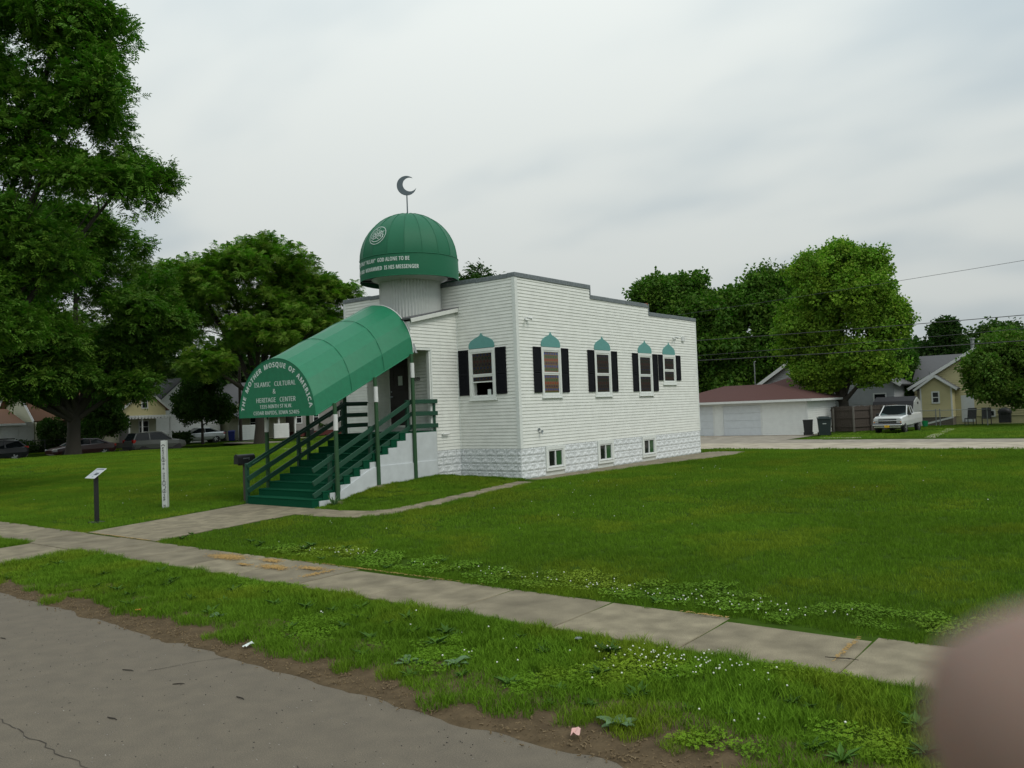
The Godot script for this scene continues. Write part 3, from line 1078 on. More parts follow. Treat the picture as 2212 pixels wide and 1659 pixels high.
	g.tube(Vector3(-0.02, 0, 0.08), Vector3(0.24, 0.01, 0.09), 0.028, 0.028, 10)
	part("pipe", g, M.white_paint, b)
	g = Geo.new()
	g.X = Transform3D(Basis(Vector3(0, 0, 1), 0.4), Vector3(-2.30, 4.03, 1.98))
	g.box(Vector3(-0.02, -0.16, -0.05), Vector3(0.0, 0.16, 0.05), 0.004)
	part("loose_flashing", g, M.galvanised, b)

func font_of(bold: bool, serif := false) -> SystemFont:
	var f := SystemFont.new()
	f.font_names = PackedStringArray(["Droid Serif" if serif else "Droid Sans"])
	f.font_weight = 700 if bold else 400
	return f

func word_mesh(text: String, bold: bool, serif := false, depth := 0.02) -> TextMesh:
	var t := TextMesh.new()
	t.text = text
	t.font = font_of(bold, serif)
	t.font_size = 64
	t.pixel_size = 0.01
	t.depth = depth
	return t

func words(called: String, text: String, mat: Material, parent: Node, xf: Transform3D, width: float, cap: float, bold := false) -> MeshInstance3D:
	# text whose foot is centred at the frame's origin, stretched to that width and capital height
	var t := word_mesh(text, bold)
	var a := t.get_aabb()
	var ch := word_mesh("H", bold).get_aabb()
	var sx := width / a.size.x
	var sy := cap / ch.size.y
	var foot := ch.position.y
	var local := Transform3D(Basis.from_scale(Vector3(sx, sy, 0.2)), Vector3(-(a.position.x + a.size.x / 2) * sx, -foot * sy, 0.002))
	return part(called, t, mat, parent, xf * local)

# ---------------------------------------------------------------- stairs and railings
func step_z(k: int) -> float:
	return 5.97 - 0.355 * k

func step_y(k: int) -> float:
	return -0.02 + 0.1745 * k

func build_entrance():
	var s := thing("entrance_stairs", "green carpeted stairs with whitewashed concrete sides under the green canopy", "stairs")
	var g: Geo
	for k in 9:
		g = Geo.new()
		g.box(Vector3(-5.04, -0.45, step_z(k + 1) + 0.012), Vector3(-2.245, step_y(k) - 0.03, step_z(k) - 0.014))
		g.box(Vector3(-5.045, step_y(k) - 0.0295, step_z(k + 1) + 0.012), Vector3(-2.238, step_y(k), step_z(k)), 0.010)
		part("step", g, M.carpet, s)
	g = Geo.new()
	g.box(Vector3(-5.04, -0.45, 1.222), Vector3(-2.245, step_y(9) - 0.03, step_z(9) - 0.014))
	g.box(Vector3(-5.045, step_y(9) - 0.0295, 1.222), Vector3(-2.238, step_y(9), step_z(9)), 0.010)
	part("landing", g, M.carpet, s)
	for side in [0, 1]:
		var poly := PackedVector2Array()
		poly.push_back(Vector2(-1.252, -0.45))
		poly.push_back(Vector2(-1.252, 1.525))
		for k in range(9, -1, -1):
			poly.push_back(Vector2(-(step_z(k) - 0.23), step_y(k) - 0.06 if k < 9 else 1.525))
			poly.push_back(Vector2(-(step_z(k) - 0.23), (step_y(k - 1) - 0.06) if k > 0 else -0.45))
		poly.reverse()
		var rp := PackedVector2Array()
		for p in poly:
			rp.push_back(Vector2(-p.x, p.y))
		g = Geo.new()
		# local x is world z here, so the outline lies along the stairs
		g.X = Transform3D(Basis(Vector3(0, 0, 1), Vector3.UP, Vector3(-1, 0, 0)), Vector3(-2.22 if side == 0 else -5.05, 0, 0))
		rp.reverse()
		g.prism(rp, 0.0, 0.19)
		part("side_wall", g, M.concrete_white, s)
	g = Geo.new()
	g.X = Transform3D(Basis(Vector3(0, 0, -1), Vector3.UP, Vector3(1, 0, 0)), Vector3(-2.22, 0, 0))
	g.prism(PackedVector2Array([Vector2(-5.13, -0.45), Vector2(-1.30, -0.45), Vector2(-1.30, 0.66), Vector2(-3.72, 0.66), Vector2(-4.075, 0.56), Vector2(-5.13, 0.06)]), 0.0005, 0.035)
	part("plinth", g, M.concrete_white, s)
	# railings
	var grp := "railings of the entrance stairs"
	var r := thing("stair_railing", "green three-board railing on the whitewashed side of the entrance stairs", "railing", Vector3(-2.30, 0, 0), 0.0, grp)
	var fy := [0.71, 0.37, 0.05]
	var by := [2.43, 2.07, 1.70]
	for k in 3:
		g = Geo.new()
		g.beam(Vector3(0, fy[k], 5.87), Vector3(0, by[k], 2.27), 0.04, 0.135, Vector3.UP, 0.006)
		part("rail", g, M.rail_paint, r)
		g = Geo.new()
		g.box(Vector3(-0.02, by[k] - 0.055, 1.10), Vector3(0.02, by[k] + 0.075, 2.26), 0.006)
		part("rail", g, M.rail_paint, r)
	for z in [5.25, 3.80, 2.33]:
		g = Geo.new()
		var yt := lerpf(0.78, 2.50, (5.87 - z) / 3.6) + 0.02
		g.box(Vector3(-0.115, -0.12 + (5.87 - z) * 0.49 - 0.05, z - 0.045), Vector3(-0.021, yt, z + 0.045), 0.006)
		part("post", g, M.rail_paint, r)
	g = Geo.new()
	g.box(Vector3(-0.115, 1.53, 1.16), Vector3(-0.021, 2.49, 1.25), 0.006)
	part("post", g, M.rail_paint, r)
	var l := thing("stair_railing", "green three-board railing with round handrail on the mailbox side of the stairs", "railing", Vector3(-5.10, 0, 0), 0.0, grp)
	fy = [0.80, 0.44, 0.11]
	by = [2.46, 2.11, 1.78]
	for k in 3:
		g = Geo.new()
		g.beam(Vector3(0, fy[k], 5.92), Vector3(0, by[k], 2.36), 0.04, 0.135, Vector3.UP, 0.006)
		part("rail", g, M.rail_paint, l)
		g = Geo.new()
		g.box(Vector3(-0.02, by[k] - 0.055, 1.42), Vector3(0.02, by[k] + 0.075, 2.35), 0.006)
		part("rail", g, M.rail_paint, l)
	g = Geo.new()
	g.path([Vector3(0.08, 0.86, 5.80), Vector3(0.08, 2.48, 2.36), Vector3(0.08, 2.50, 1.45)], [0.022, 0.022, 0.022], 8)
	part("handrail", g, M.rail_paint, l)
	for z in [5.88, 4.1, 2.38]:
		g = Geo.new()
		var yt := lerpf(0.87, 2.53, (5.92 - z) / 3.56)
		g.box(Vector3(-0.115, -0.40, z - 0.045), Vector3(-0.021, yt, z + 0.045), 0.006)
		part("post", g, M.rail_paint, l)

# ---------------------------------------------------------------- dome
func build_dome():
	var o := Vector3(-3.78, 0, 0.60)
	var t := thing("roof_dome", "green ribbed fabric dome with white writing and crescent on a fluted drum", "dome", o)
	var g := Geo.new()
	for i in 120:
		var a0 := TAU * i / 120.0
		var a1 := TAU * (i + 1) / 120.0
		var r0 := 0.990 if i % 2 == 0 else 0.945
		var r1 := 0.945 if i % 2 == 0 else 0.990
		var p0 := Vector3(sin(a0) * r0, 0, cos(a0) * r0)
		var p1 := Vector3(sin(a1) * r1, 0, cos(a1) * r1)
		g.quad(p0 + Vector3(0, 4.3, 0), p1 + Vector3(0, 4.3, 0), p1 + Vector3(0, 6.39, 0), p0 + Vector3(0, 6.39, 0))
	part("drum", g, M.drum, t)
	g = Geo.new()
	g.lathe([Vector2(0.97, 6.27), Vector2(1.03, 6.31), Vector2(1.20, 6.375), Vector2(1.22, 6.39)], 60)
	g.lathe([Vector2(1.22, 6.39), Vector2(0.97, 6.40)], 60)
	part("collar", g, M.drum, t)
	g = Geo.new()
	var R := 1.575
	g.lathe([Vector2(R - 0.01, 6.30), Vector2(R, 6.31), Vector2(R + 0.006, 6.60), Vector2(R - 0.004, 6.99)], 72)
	g.lathe([Vector2(R - 0.02, 6.99), Vector2(R - 0.03, 6.32)], 72)
	for k in 48:
		var a0 := TAU * k / 48.0
		var a1 := TAU * (k + 1) / 48.0
		g.path([Vector3(sin(a0) * R, 6.985, cos(a0) * R), Vector3(sin(a1) * R, 6.985, cos(a1) * R)], [0.014, 0.014], 5)
		g.path([Vector3(sin(a0) * R, 6.31, cos(a0) * R), Vector3(sin(a1) * R, 6.31, cos(a1) * R)], [0.012, 0.012], 5)
	part("skirt", g, M.fabric_dome, t)
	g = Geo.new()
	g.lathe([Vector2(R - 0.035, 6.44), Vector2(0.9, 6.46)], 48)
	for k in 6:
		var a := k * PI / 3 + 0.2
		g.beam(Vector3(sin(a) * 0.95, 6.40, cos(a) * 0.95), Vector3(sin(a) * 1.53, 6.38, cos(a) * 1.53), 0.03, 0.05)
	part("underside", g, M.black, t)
	# eighteen gores, each a little hollow between its seams
	for k in 18:
		g = Geo.new()
		var a0 := TAU * k / 18.0
		var cols := 4
		var rows := 12
		var pts := []
		for j in rows + 1:
			var e := PI / 2 * j / rows
			var line := []
			for i in cols + 1:
				var u := float(i) / cols
				var a := a0 + TAU / 18.0 * u
				var rr := cos(e) * R * (1.0 - 0.020 * sin(u * PI) - 0.004)
				line.append(Vector3(sin(a) * rr, 6.975 + 1.545 * sin(e) * (1.0 - 0.004 * sin(u * PI)), cos(a) * rr))
			pts.append(line)
		for j in rows:
			for i in cols:
				var nn := []
				for q in [[j, i], [j, i + 1], [j + 1, i + 1], [j + 1, i]]:
					var e := minf(PI / 2 * q[0] / rows, 1.5)
					var a := a0 + TAU / 18.0 * (0.5 + (float(q[1]) / cols - 0.5) * -0.12)
					nn.append(Vector3(sin(a) * cos(e), sin(e), cos(a) * cos(e)).normalized())
				if j < rows - 1:
					g.quads(pts[j][i], pts[j][i + 1], pts[j + 1][i + 1], pts[j + 1][i], nn[0], nn[1], nn[2], nn[3])
				else:
					g.tris(pts[j][i], pts[j][i + 1], pts[j + 1][i], nn[0], nn[1], nn[3])
		var sp := []
		var sr := []
		for j in rows + 1:
			sp.append(pts[j][0] * 1.0005)
			sr.append(0.009)
		g.path(sp, sr, 5)
		part("gore", g, M.fabric_dome, t)
	g = Geo.new()
	g.tube(Vector3(0, 8.45, 0), Vector3(0, 9.17, 0), 0.022, 0.020, 10)
	g.tube(Vector3(0, 8.50, 0), Vector3(0, 8.54, 0), 0.07, 0.05, 12)
	part("finial_pole", g, M.crescent, t)
	# crescent
	var oR := 0.315
	var iR := 0.228
	var off := Vector2(0.106, 0.036)
	var d := off.length()
	var phi := off.angle()
	var al := acos((oR * oR + d * d - iR * iR) / (2 * oR * d))
	var be := acos((iR * iR + d * d - oR * oR) / (2 * iR * d))
	var poly := PackedVector2Array()
	for k in 41:
		poly.push_back(Vector2.from_angle(phi + al + (TAU - 2 * al) * k / 40.0) * oR)
	for k in range(1, 32):
		poly.push_back(off + Vector2.from_angle(phi - (PI - be) - (TAU - 2 * (PI - be)) * k / 32.0) * iR)
	g = Geo.new()
	g.X = Transform3D(Basis(Vector3(0.7071, 0, -0.7071), Vector3.UP, Vector3(0.7071, 0, 0.7071)), Vector3(0, 9.46, 0))
	g.prism(poly, -0.02, 0.02)
	part("crescent", g, M.crescent, t)
	# two lines round the skirt
	ring_text(t, "THERE IS ONLY \"ALLAH\"  GOD ALONE TO BE", R + 0.008, 6.755, 0.118, 45.5)
	ring_text(t, "WORSHIPPED AND  MUHAMMED  IS HIS MESSENGER", R + 0.008, 6.505, 0.118, 55.5)
	# round calligraphic emblem on the street side
	var er := holder("emblem", t)
	var e := deg_to_rad(25.0)
	var nrm := Vector3(0.06, sin(e), cos(e)).normalized()
	var c := Vector3(0.09, 6.975 + 1.545 * sin(e), R * cos(e))
	var uu := Vector3.UP.cross(nrm).normalized()
	var vv := nrm.cross(uu)
	var strokes := []
	var ring := []
	for k in 49:
		ring.append(Vector2.from_angle(TAU * k / 48.0) * 0.315)
	strokes.append([ring, 0.016])
	strokes.append([[Vector2(-0.20, -0.16), Vector2(-0.08, -0.23), Vector2(0.08, -0.22), Vector2(0.2, -0.14), Vector2(0.24, 0.0)], 0.018])
	strokes.append([[Vector2(-0.24, 0.05), Vector2(-0.22, -0.08), Vector2(-0.12, -0.13), Vector2(0.0, -0.10), Vector2(0.1, -0.16)], 0.016])
	for q in [-0.17, -0.09, -0.02, 0.06, 0.13, 0.20]:
		strokes.append([[Vector2(q - 0.02, 0.20 - absf(q) * 0.35), Vector2(q + 0.01, 0.02), Vector2(q + 0.04, -0.10)], 0.016])
	for q in [-0.12, 0.0, 0.1]:
		strokes.append([[Vector2(q - 0.05, 0.02), Vector2(q, 0.08), Vector2(q + 0.06, 0.03), Vector2(q + 0.03, -0.04), Vector2(q - 0.03, -0.03)], 0.013])
	strokes.append([[Vector2(-0.13, 0.24), Vector2(-0.03, 0.19), Vector2(0.05, 0.25)], 0.012])
	strokes.append([[Vector2(0.08, 0.13), Vector2(0.17, 0.10), Vector2(0.23, 0.14)], 0.012])
	g = Geo.new()
	for s in strokes:
		var pts2: Array = s[0]
		var w: float = s[1]
		for k in pts2.size() - 1:
			var a: Vector2 = pts2[k]
			var b: Vector2 = pts2[k + 1]
			var f := (b - a).normalized()
			var sd := Vector2(-f.y, f.x) * w * 0.5
			a -= f * w * 0.3
			b += f * w * 0.3
			var q := []
			for p in [a - sd, b - sd, b + sd, a + sd]:
				q.append(c + uu * p.x + vv * p.y + nrm * (0.012 - p.length_squared() / (2.0 * R) + k * 0.00004))
			g.quad(q[0], q[1], q[2], q[3])
	part("calligraphy", g, M.lettering, er)

func ring_text(t: Node3D, text: String, radius: float, foot: float, cap: float, end_deg: float):
	var hold := holder("lettering", t)
	var f := font_of(true)
	var hb := word_mesh("H", true).get_aabb()
	var sy := cap / hb.size.y
	var total := 0.0
	var adv := []
	for ch in text:
		var w := f.get_string_size(ch, HORIZONTAL_ALIGNMENT_LEFT, -1, 64).x * 0.01
		adv.append(w)
		total += w
	var sx := deg_to_rad(end_deg * 2.0) * radius / total
	var at := -total / 2.0
	var meshes := {}
	for k in text.length():
		var ch := text[k]
		if ch != " ":
			if not meshes.has(ch):
				meshes[ch] = word_mesh(ch, true)
			var m: TextMesh = meshes[ch]
			var bb := m.get_aabb()
			var a: float = (at + adv[k] / 2.0) * sx / radius
			var B := Basis(Vector3(cos(a), 0, -sin(a)), Vector3.UP, Vector3(sin(a), 0, cos(a)))
			var xf := Transform3D(B, Vector3(sin(a) * radius, foot, cos(a) * radius)) * Transform3D(Basis.from_scale(Vector3(sx, sy, 0.15)), Vector3(-(bb.position.x + bb.size.x / 2) * sx, -hb.position.y * sy, 0.0))
			part("letter", m, M.lettering, hold, xf)
		at += adv[k]

# ---------------------------------------------------------------- canopy
const CX := -3.95
const CA := 1.70
const CB := 1.60
func canopy_y(z: float) -> float:
	return 2.145 + (5.75 - z) * 0.475

func build_canopy():
	var t := thing("entrance_canopy", "green barrel canopy with white lettering over the entrance stairs", "canopy", Vector3(CX, 0, 0))
	var zs := [5.75, 4.50, 3.28, 2.10]
	var facets := 10
	for k in 3:
		var g := Geo.new()
		var n := 5
		for j in n:
			var f0 := float(j) / n
			var f1 := float(j + 1) / n
			for i in facets:
				var sub := 3
				for s in sub:
					var p := []
					for q in [[f0, i + float(s) / sub], [f0, i + float(s + 1) / sub], [f1, i + float(s + 1) / sub], [f1, i + float(s) / sub]]:
						var z := lerpf(zs[k], zs[k + 1], q[0])
						var a: float = PI * q[1] / facets
						var u := fposmod(q[1], 1.0)
						var sag := 1.0 - 0.010 * sin(q[0] * PI) - 0.012 * sin(u * PI)
						p.append(Vector3(CA * cos(a) * sag, canopy_y(z) + CB * sin(a) * sag, z))
					var nn := []
					for q in [[f0, s], [f0, s + 1], [f1, s + 1], [f1, s]]:
						var am: float = PI * (i + 0.5 + (float(q[1]) / sub - 0.5) * 0.12) / facets
						var tilt: float = 0.03 * cos(q[0] * PI)
						nn.append((Vector3(cos(am) / CA, sin(am) / CB, 0).normalized() + Vector3(0, 0, 0.43 * sin(am) + tilt)).normalized())
					g.quads(p[0], p[3], p[2], p[1], nn[0], nn[3], nn[2], nn[1])
		part("cover", g, M.fabric, t)
	for k in 4:
		var g := Geo.new()
		var pts := []
		var rad := []
		for i in 41:
			var a := PI * i / 40.0
			var z: float = zs[k]
			pts.append(Vector3(CA * cos(a) * 1.0, canopy_y(z) + CB * sin(a) * 1.0, z))
			rad.append(0.013 if k in [0, 3] else 0.007)
		g.path(pts, rad, 6)
		part("hoop", g, M.white_paint if k == 3 else M.fabric, t)
	for s in [-1, 1]:
		var g := Geo.new()
		g.path([Vector3(CA * s, canopy_y(5.75), 5.75), Vector3(CA * s, canopy_y(2.1), 2.1)], [0.018, 0.018], 6)
		part("edge_bar", g, M.fabric, t)
	# front panel
	var g := Geo.new()
	var poly := PackedVector2Array()
	for i in 49:
		var a := PI * i / 48.0
		poly.push_back(Vector2(CA * cos(a) * 0.998, 2.145 + CB * sin(a) * 0.998))
	g.prism(poly, 5.742, 5.752)
	part("front_panel", g, M.fabric, t)
	var zt := 5.7535
	for q in [["ISLAMIC   CULTURAL", -3.965, 2.991, 1.84, 0.125], ["&", -3.985, 2.787, 0.12, 0.125], ["HERITAGE   CENTER", -3.935, 2.556, 1.745, 0.125], ["1335 NINTH ST N.W.", -3.94, 2.391, 1.43, 0.10], ["CEDAR RAPIDS, IOWA 52405", -3.942, 2.216, 2.03, 0.10]]:
		words("lettering", q[0], M.lettering, t, Transform3D(Basis(), Vector3(q[1] - CX, q[2], zt)), q[3], q[4])
	# the title follows the arch
	var text := "THE MOTHER MOSQUE OF AMERICA"
	var f := font_of(true)
	var hb := word_mesh("H", true).get_aabb()
	var ea := 1.475
	var eb := 1.362
	var tab := [0.0]
	var a0 := deg_to_rad(172.5)
	var a1 := deg_to_rad(8.5)
	var steps := 240
	var last := Vector2(ea * cos(a0), eb * sin(a0))
	for k in steps:
		var a := lerpf(a0, a1, (k + 1.0) / steps)
		var p := Vector2(ea * cos(a), eb * sin(a))
		tab.append(tab[-1] + p.distance_to(last))
		last = p
	var total := 0.0
	var adv := []
	for ch in text:
		var w := f.get_string_size(ch, HORIZONTAL_ALIGNMENT_LEFT, -1, 64).x * (1.55 if ch == " " else 1.0)
		adv.append(w)
		total += w
	var hold := holder("arched_lettering", t)
	var at := 0.0
	var sc: float = tab[-1] / total
	for k in text.length():
		if text[k] != " ":
			var s: float = (at + adv[k] / 2.0) * sc
			var idx := 0
			while tab[idx + 1] < s:
				idx += 1
			var a := lerpf(a0, a1, (idx + (s - tab[idx]) / (tab[idx + 1] - tab[idx])) / steps)
			var p := Vector2(ea * cos(a), eb * sin(a))
			var tan := Vector2(ea * sin(a), -eb * cos(a)).normalized()
			var m := word_mesh(text[k], true)
			var bb := m.get_aabb()
			var sx := sc * 100.0 * 0.93
			var sy := 0.135 / hb.size.y
			var B := Basis(Vector3(tan.x, tan.y, 0), Vector3(-tan.y, tan.x, 0), Vector3(0, 0, 1))
			part("letter", m, M.lettering, hold, Transform3D(B, Vector3(p.x, 2.145 + p.y, zt)) * Transform3D(Basis.from_scale(Vector3(sx, sy, 0.15)), Vector3(-(bb.position.x + bb.size.x / 2) * sx, -hb.position.y * sy, 0)))
		at += adv[k]
	# poles, with a white band each
	for side in [-1, 1]:
		for z in [5.17, 3.71, 2.25]:
			var x: float = (-2.17 if side > 0 else -5.20) - CX
			var top := canopy_y(z) + 0.03
			var q := holder("pole", t, Transform3D(Basis(), Vector3(x, 0, z)))
			var foot := ground_at(x + CX, z) - 0.25
			g = Geo.new()
			g.path([Vector3(0, foot, 0), Vector3(0.005, lerpf(foot, top, 0.4), 0.004), Vector3(-0.004, lerpf(foot, top, 0.75), 0), Vector3(-0.02 * side, top, 0)], [0.060, 0.058, 0.055, 0.052], 12)
			part("shaft", g, M.post_paint, q)
			var band := 1.94 if z > 5.0 else 2.67 if z > 3.0 else 3.36
			g = Geo.new()
			g.tube(Vector3(0, band - 0.215, 0), Vector3(0, band + 0.215, 0), 0.0625, 0.0605, 14)
			part("white_band", g, M.white_paint, q)
	for z in [5.17, 3.71]:
		var fb := thing("pole_footing", "rough concrete footing at the foot of the %s canopy pole" % ("outermost" if z > 5.0 else "middle"), "footing", Vector3(-2.15, ground_at(-2.15, z), z), 0.0, "footings of the canopy poles")
		g = Geo.new()
		g.lathe([Vector2(0.26, -0.1), Vector2(0.24, 0.0), Vector2(0.15, 0.05), Vector2(0.02, 0.07)], 9, true)
		part("concrete", g, M.walk_b, fb)

func ground_at(x: float, z: float) -> float:
	# the bed beside the stairs lies a little higher
	var m := smoothstep(-2.9, -2.25, x) * (1.0 - smoothstep(-2.2, 0.1, x)) * smoothstep(-0.3, 1.6, z) * (1.0 - smoothstep(3.6, 5.6, z))
	return gy(z) + 0.235 * m

# ---------------------------------------------------------------- things on the lawn
func build_lawn_things():
	var g: Geo
	# interpretive sign
	var t := thing("information_sign", "slanted white information panel on a black post beside the footpath", "sign", Vector3(-6.55, gy(9.4), 9.4))
	g = Geo.new()
	g.box(Vector3(-0.045, 0.04, -0.045), Vector3(0.045, 1.20, 0.045), 0.006)
	part("post", g, M.black, t)
	g = Geo.new()
	g.box(Vector3(-0.17, 0.0, -0.14), Vector3(0.17, 0.039, 0.14), 0.004)
	part("base_plate", g, M.black, t)
	g = Geo.new()
	g.X = Transform3D(Basis(Vector3.RIGHT, -deg_to_rad(55.0)), Vector3(-0.02, 1.275, -0.005))
	g.box(Vector3(-0.25, -0.20, -0.012), Vector3(0.25, 0.20, 0.0), 0.003)
	part("panel", g, M.white_paint, t)
	var im := Image.create(128, 104, false, Image.FORMAT_RGB8)
	im.fill(Color(0.74, 0.76, 0.78))
	im.fill_rect(Rect2i(8, 6, 108, 9), Color(0.33, 0.37, 0.42))
	for k in 9:
		im.fill_rect(Rect2i(10, 24 + k * 7, 44 + (k * 13) % 12, 2), Color(0.55, 0.57, 0.6))
	im.fill_rect(Rect2i(66, 46, 46, 26), Color(0.20, 0.23, 0.25))
	im.fill_rect(Rect2i(72, 52, 30, 10), Color(0.42, 0.45, 0.46))
	im.fill_rect(Rect2i(76, 80, 8, 14), Color(0.12, 0.13, 0.14))
	var pm := StandardMaterial3D.new()
	pm.resource_name = "printed_panel"
	pm.albedo_texture = ImageTexture.create_from_image(im)
	pm.roughness = 0.35
	g = Geo.new()
	g.X = Transform3D(Basis(Vector3.RIGHT, -deg_to_rad(55.0)), Vector3(-0.02, 1.275, -0.005))
	g.quad_uv(Vector3(-0.245, -0.195, 0.0012), Vector3(0.245, -0.195, 0.0012), Vector3(0.245, 0.195, 0.0012), Vector3(-0.245, 0.195, 0.0012))
	part("print", g, pm, t)
	# peace pole
	t = thing("peace_pole", "square white post with dark letters and symbols on the lawn", "post", Vector3(-7.25, gy(7.15), 7.15), deg_to_rad(38.0))
	g = Geo.new()
	g.box(Vector3(-0.072, -0.1, -0.072), Vector3(0.072, 1.90, 0.072), 0.006)
	part("shaft", g, M.drum, t)
	g = Geo.new()
	g.tube(Vector3(0, 1.9, 0), Vector3(0, 1.925, 0), 0.02, 0.012, 8)
	part("cap_knob", g, M.steel, t)
	var y := 1.69
	for ch in ["P", "E", "A", "C", "E", "o", "M", "I", "R", ".", "U", "H", "O", "V", "#", "~", "o", "Y", "E", "P", " ", "H", "A", "T", "I"]:
		if ch == "o":
			g = Geo.new()
			g.X = Transform3D(Basis(), Vector3(0, y, 0.0735))
			for k in 24:
				var a := TAU * k / 24.0
				var b := TAU * (k + 1) / 24.0
				g.quad(Vector3(cos(a) * 0.042, sin(a) * 0.042, 0), Vector3(cos(a) * 0.053, sin(a) * 0.053, 0), Vector3(cos(b) * 0.053, sin(b) * 0.053, 0), Vector3(cos(b) * 0.042, sin(b) * 0.042, 0))
			g.quad(Vector3(-0.006, -0.042, 0), Vector3(0.006, -0.042, 0), Vector3(0.006, 0.042, 0), Vector3(-0.006, 0.042, 0))
			for s in [-1, 1]:
				g.X = Transform3D(Basis(Vector3(0, 0, 1), 0.8 * s), Vector3(0, y, 0.0737))
				g.quad(Vector3(-0.005, -0.044, 0), Vector3(0.005, -0.044, 0), Vector3(0.005, 0, 0), Vector3(-0.005, 0, 0))
			part("symbol", g, M.lettering_dark, t)
			y -= 0.105
		elif ch == "#":
			g = Geo.new()
			framing(g, -0.05, 0.05, y - 0.045, y + 0.05, 0.011, 0.0723, 0.0733, 0.0)
			g.box(Vector3(-0.006, y - 0.02, 0.0723), Vector3(0.006, y + 0.035, 0.0732))
			part("symbol", g, M.lettering_dark, t)
			y -= 0.115
		elif ch == "~":
			g = Geo.new()
			var pts := []
			for k in 14:
				var a := lerpf(2.6, -1.9, k / 13.0)
				pts.append(Vector3(cos(a) * 0.04, y + sin(a) * 0.055, 0.0725))
			for k in 13:
				g.beam(pts[k], pts[k + 1], 0.016, 0.002, Vector3(0, 0, 1))
			part("symbol", g, M.lettering_dark, t)
			y -= 0.115
		elif ch == " ":
			y -= 0.09
		else:
			words("letter", ch, M.lettering_dark, t, Transform3D(Basis(), Vector3(0, y - 0.025, 0.0722)), 0.012 if ch in ["I", "."] else 0.05, 0.052, true)
			y -= 0.068
	g = Geo.new()
	for k in 12:
		var a := PI * k / 12.0
		var b := PI * (k + 1) / 12.0
		g.quad(Vector3(cos(a) * 0.03, 1.745 + sin(a) * 0.03, 0.0733), Vector3(cos(a) * 0.052, 1.745 + sin(a) * 0.052, 0.0733), Vector3(cos(b) * 0.052, 1.745 + sin(b) * 0.052, 0.0733), Vector3(cos(b) * 0.03, 1.745 + sin(b) * 0.03, 0.0733))
	part("symbol", g, M.lettering_dark, t)
	# mailbox
	t = thing("mailbox", "black mailbox on a dark wooden post beside the entrance stairs", "mailbox", Vector3(-5.78, gy(5.5), 5.53))
	var up := -gy(5.5)
	g = Geo.new()
	g.box(Vector3(-0.05, -0.3, -0.05), Vector3(0.05, up + 0.80, 0.05), 0.008)
	g.box(Vector3(-0.06, up + 0.80, -0.2), Vector3(0.06, up + 0.845, 0.2), 0.006)
	part("post", g, M.wood_old, t)
	g = Geo.new()
	poly_arch(g, 0.095, 0.17, up + 0.846, -0.28, 0.27)
	part("box", g, M.black, t)
	g = Geo.new()
	poly_arch(g, 0.102, 0.178, up + 0.842, 0.271, 0.295)
	g.box(Vector3(-0.02, up + 1.02, 0.2955), Vector3(0.02, up + 1.06, 0.31), 0.004)
	part("door", g, M.black, t)
	g = Geo.new()
	g.box(Vector3(0.097, up + 0.98, -0.06), Vector3(0.103, up + 1.01, 0.12), 0.002)
	g.box(Vector3(0.097, up + 0.95, -0.09), Vector3(0.103, up + 1.02, -0.061), 0.002)
	part("flag", g, M.steel, t)

func poly_arch(g: Geo, hw: float, side: float, y: float, z0: float, z1: float):
	var poly := PackedVector2Array([Vector2(-hw, y), Vector2(hw, y)])
	for k in 13:
		var a := PI * k / 12.0
		poly.push_back(Vector2(cos(a) * hw, y + side + sin(a) * hw))
	g.prism(poly, z0, z1)

# ---------------------------------------------------------------- houses and vehicles
func lap_wall(g: Geo, x0: float, x1: float, y0: float, y1: float, e: float, apex := Vector2(INF, INF), holes := []):
	# overlapping boards as one surface, local x along the wall and z outwards; with an apex the wall narrows to it above y1
	var y := y0
	var top := y1 if apex.x == INF else apex.y
	while y < top - 0.01:
		var t := minf(y + e, top)
		var a := x0
		var b := x1
		if apex.x != INF and t > y1:
			var k := clampf((t - y1) / (apex.y - y1), 0.0, 1.0)
			a = lerpf(x0, apex.x, k)
			b = lerpf(x1, apex.x, k)
		if b - a > 0.02:
			var segs := [[a, b]]
			for h in holes:
				if h[2] < t - 0.01 and h[3] > y + 0.01:
					var nx := []
					for s in segs:
						if h[1] <= s[0] or h[0] >= s[1]:
							nx.append(s)
							continue
						if h[0] > s[0]:
							nx.append([s[0], h[0]])
						if h[1] < s[1]:
							nx.append([h[1], s[1]])
					segs = nx
			for s in segs:
				g.quad(Vector3(s[0], y, 0), Vector3(s[1], y, 0), Vector3(s[1], y, 0.034), Vector3(s[0], y, 0.034))
				g.quad(Vector3(s[0], y, 0.034), Vector3(s[1], y, 0.034), Vector3(s[1], t, 0.004), Vector3(s[0], t, 0.004))
		y = t

func small_window(parent: Node, xf: Transform3D, x0: float, x1: float, y0: float, y1: float, fm: Material, two := true):
	var w := holder("window", parent, xf)
	var g := Geo.new()
	framing(g, x0, x1, y0, y1, 0.09, 0.001, 0.065, 0.0)
	if two:
		g.box(Vector3(x0 + 0.09, (y0 + y1) / 2 - 0.025, 0.001), Vector3(x1 - 0.09, (y0 + y1) / 2 + 0.025, 0.055))
	part("frame", g, fm, w)
	g = Geo.new()
	g.quad(Vector3(x0 + 0.09, y0 + 0.09, 0.042), Vector3(x1 - 0.09, y0 + 0.09, 0.042), Vector3(x1 - 0.09, y1 - 0.09, 0.042), Vector3(x0 + 0.09, y1 - 0.09, 0.042))
	part("pane", g, M.glass_painted_dark, w)

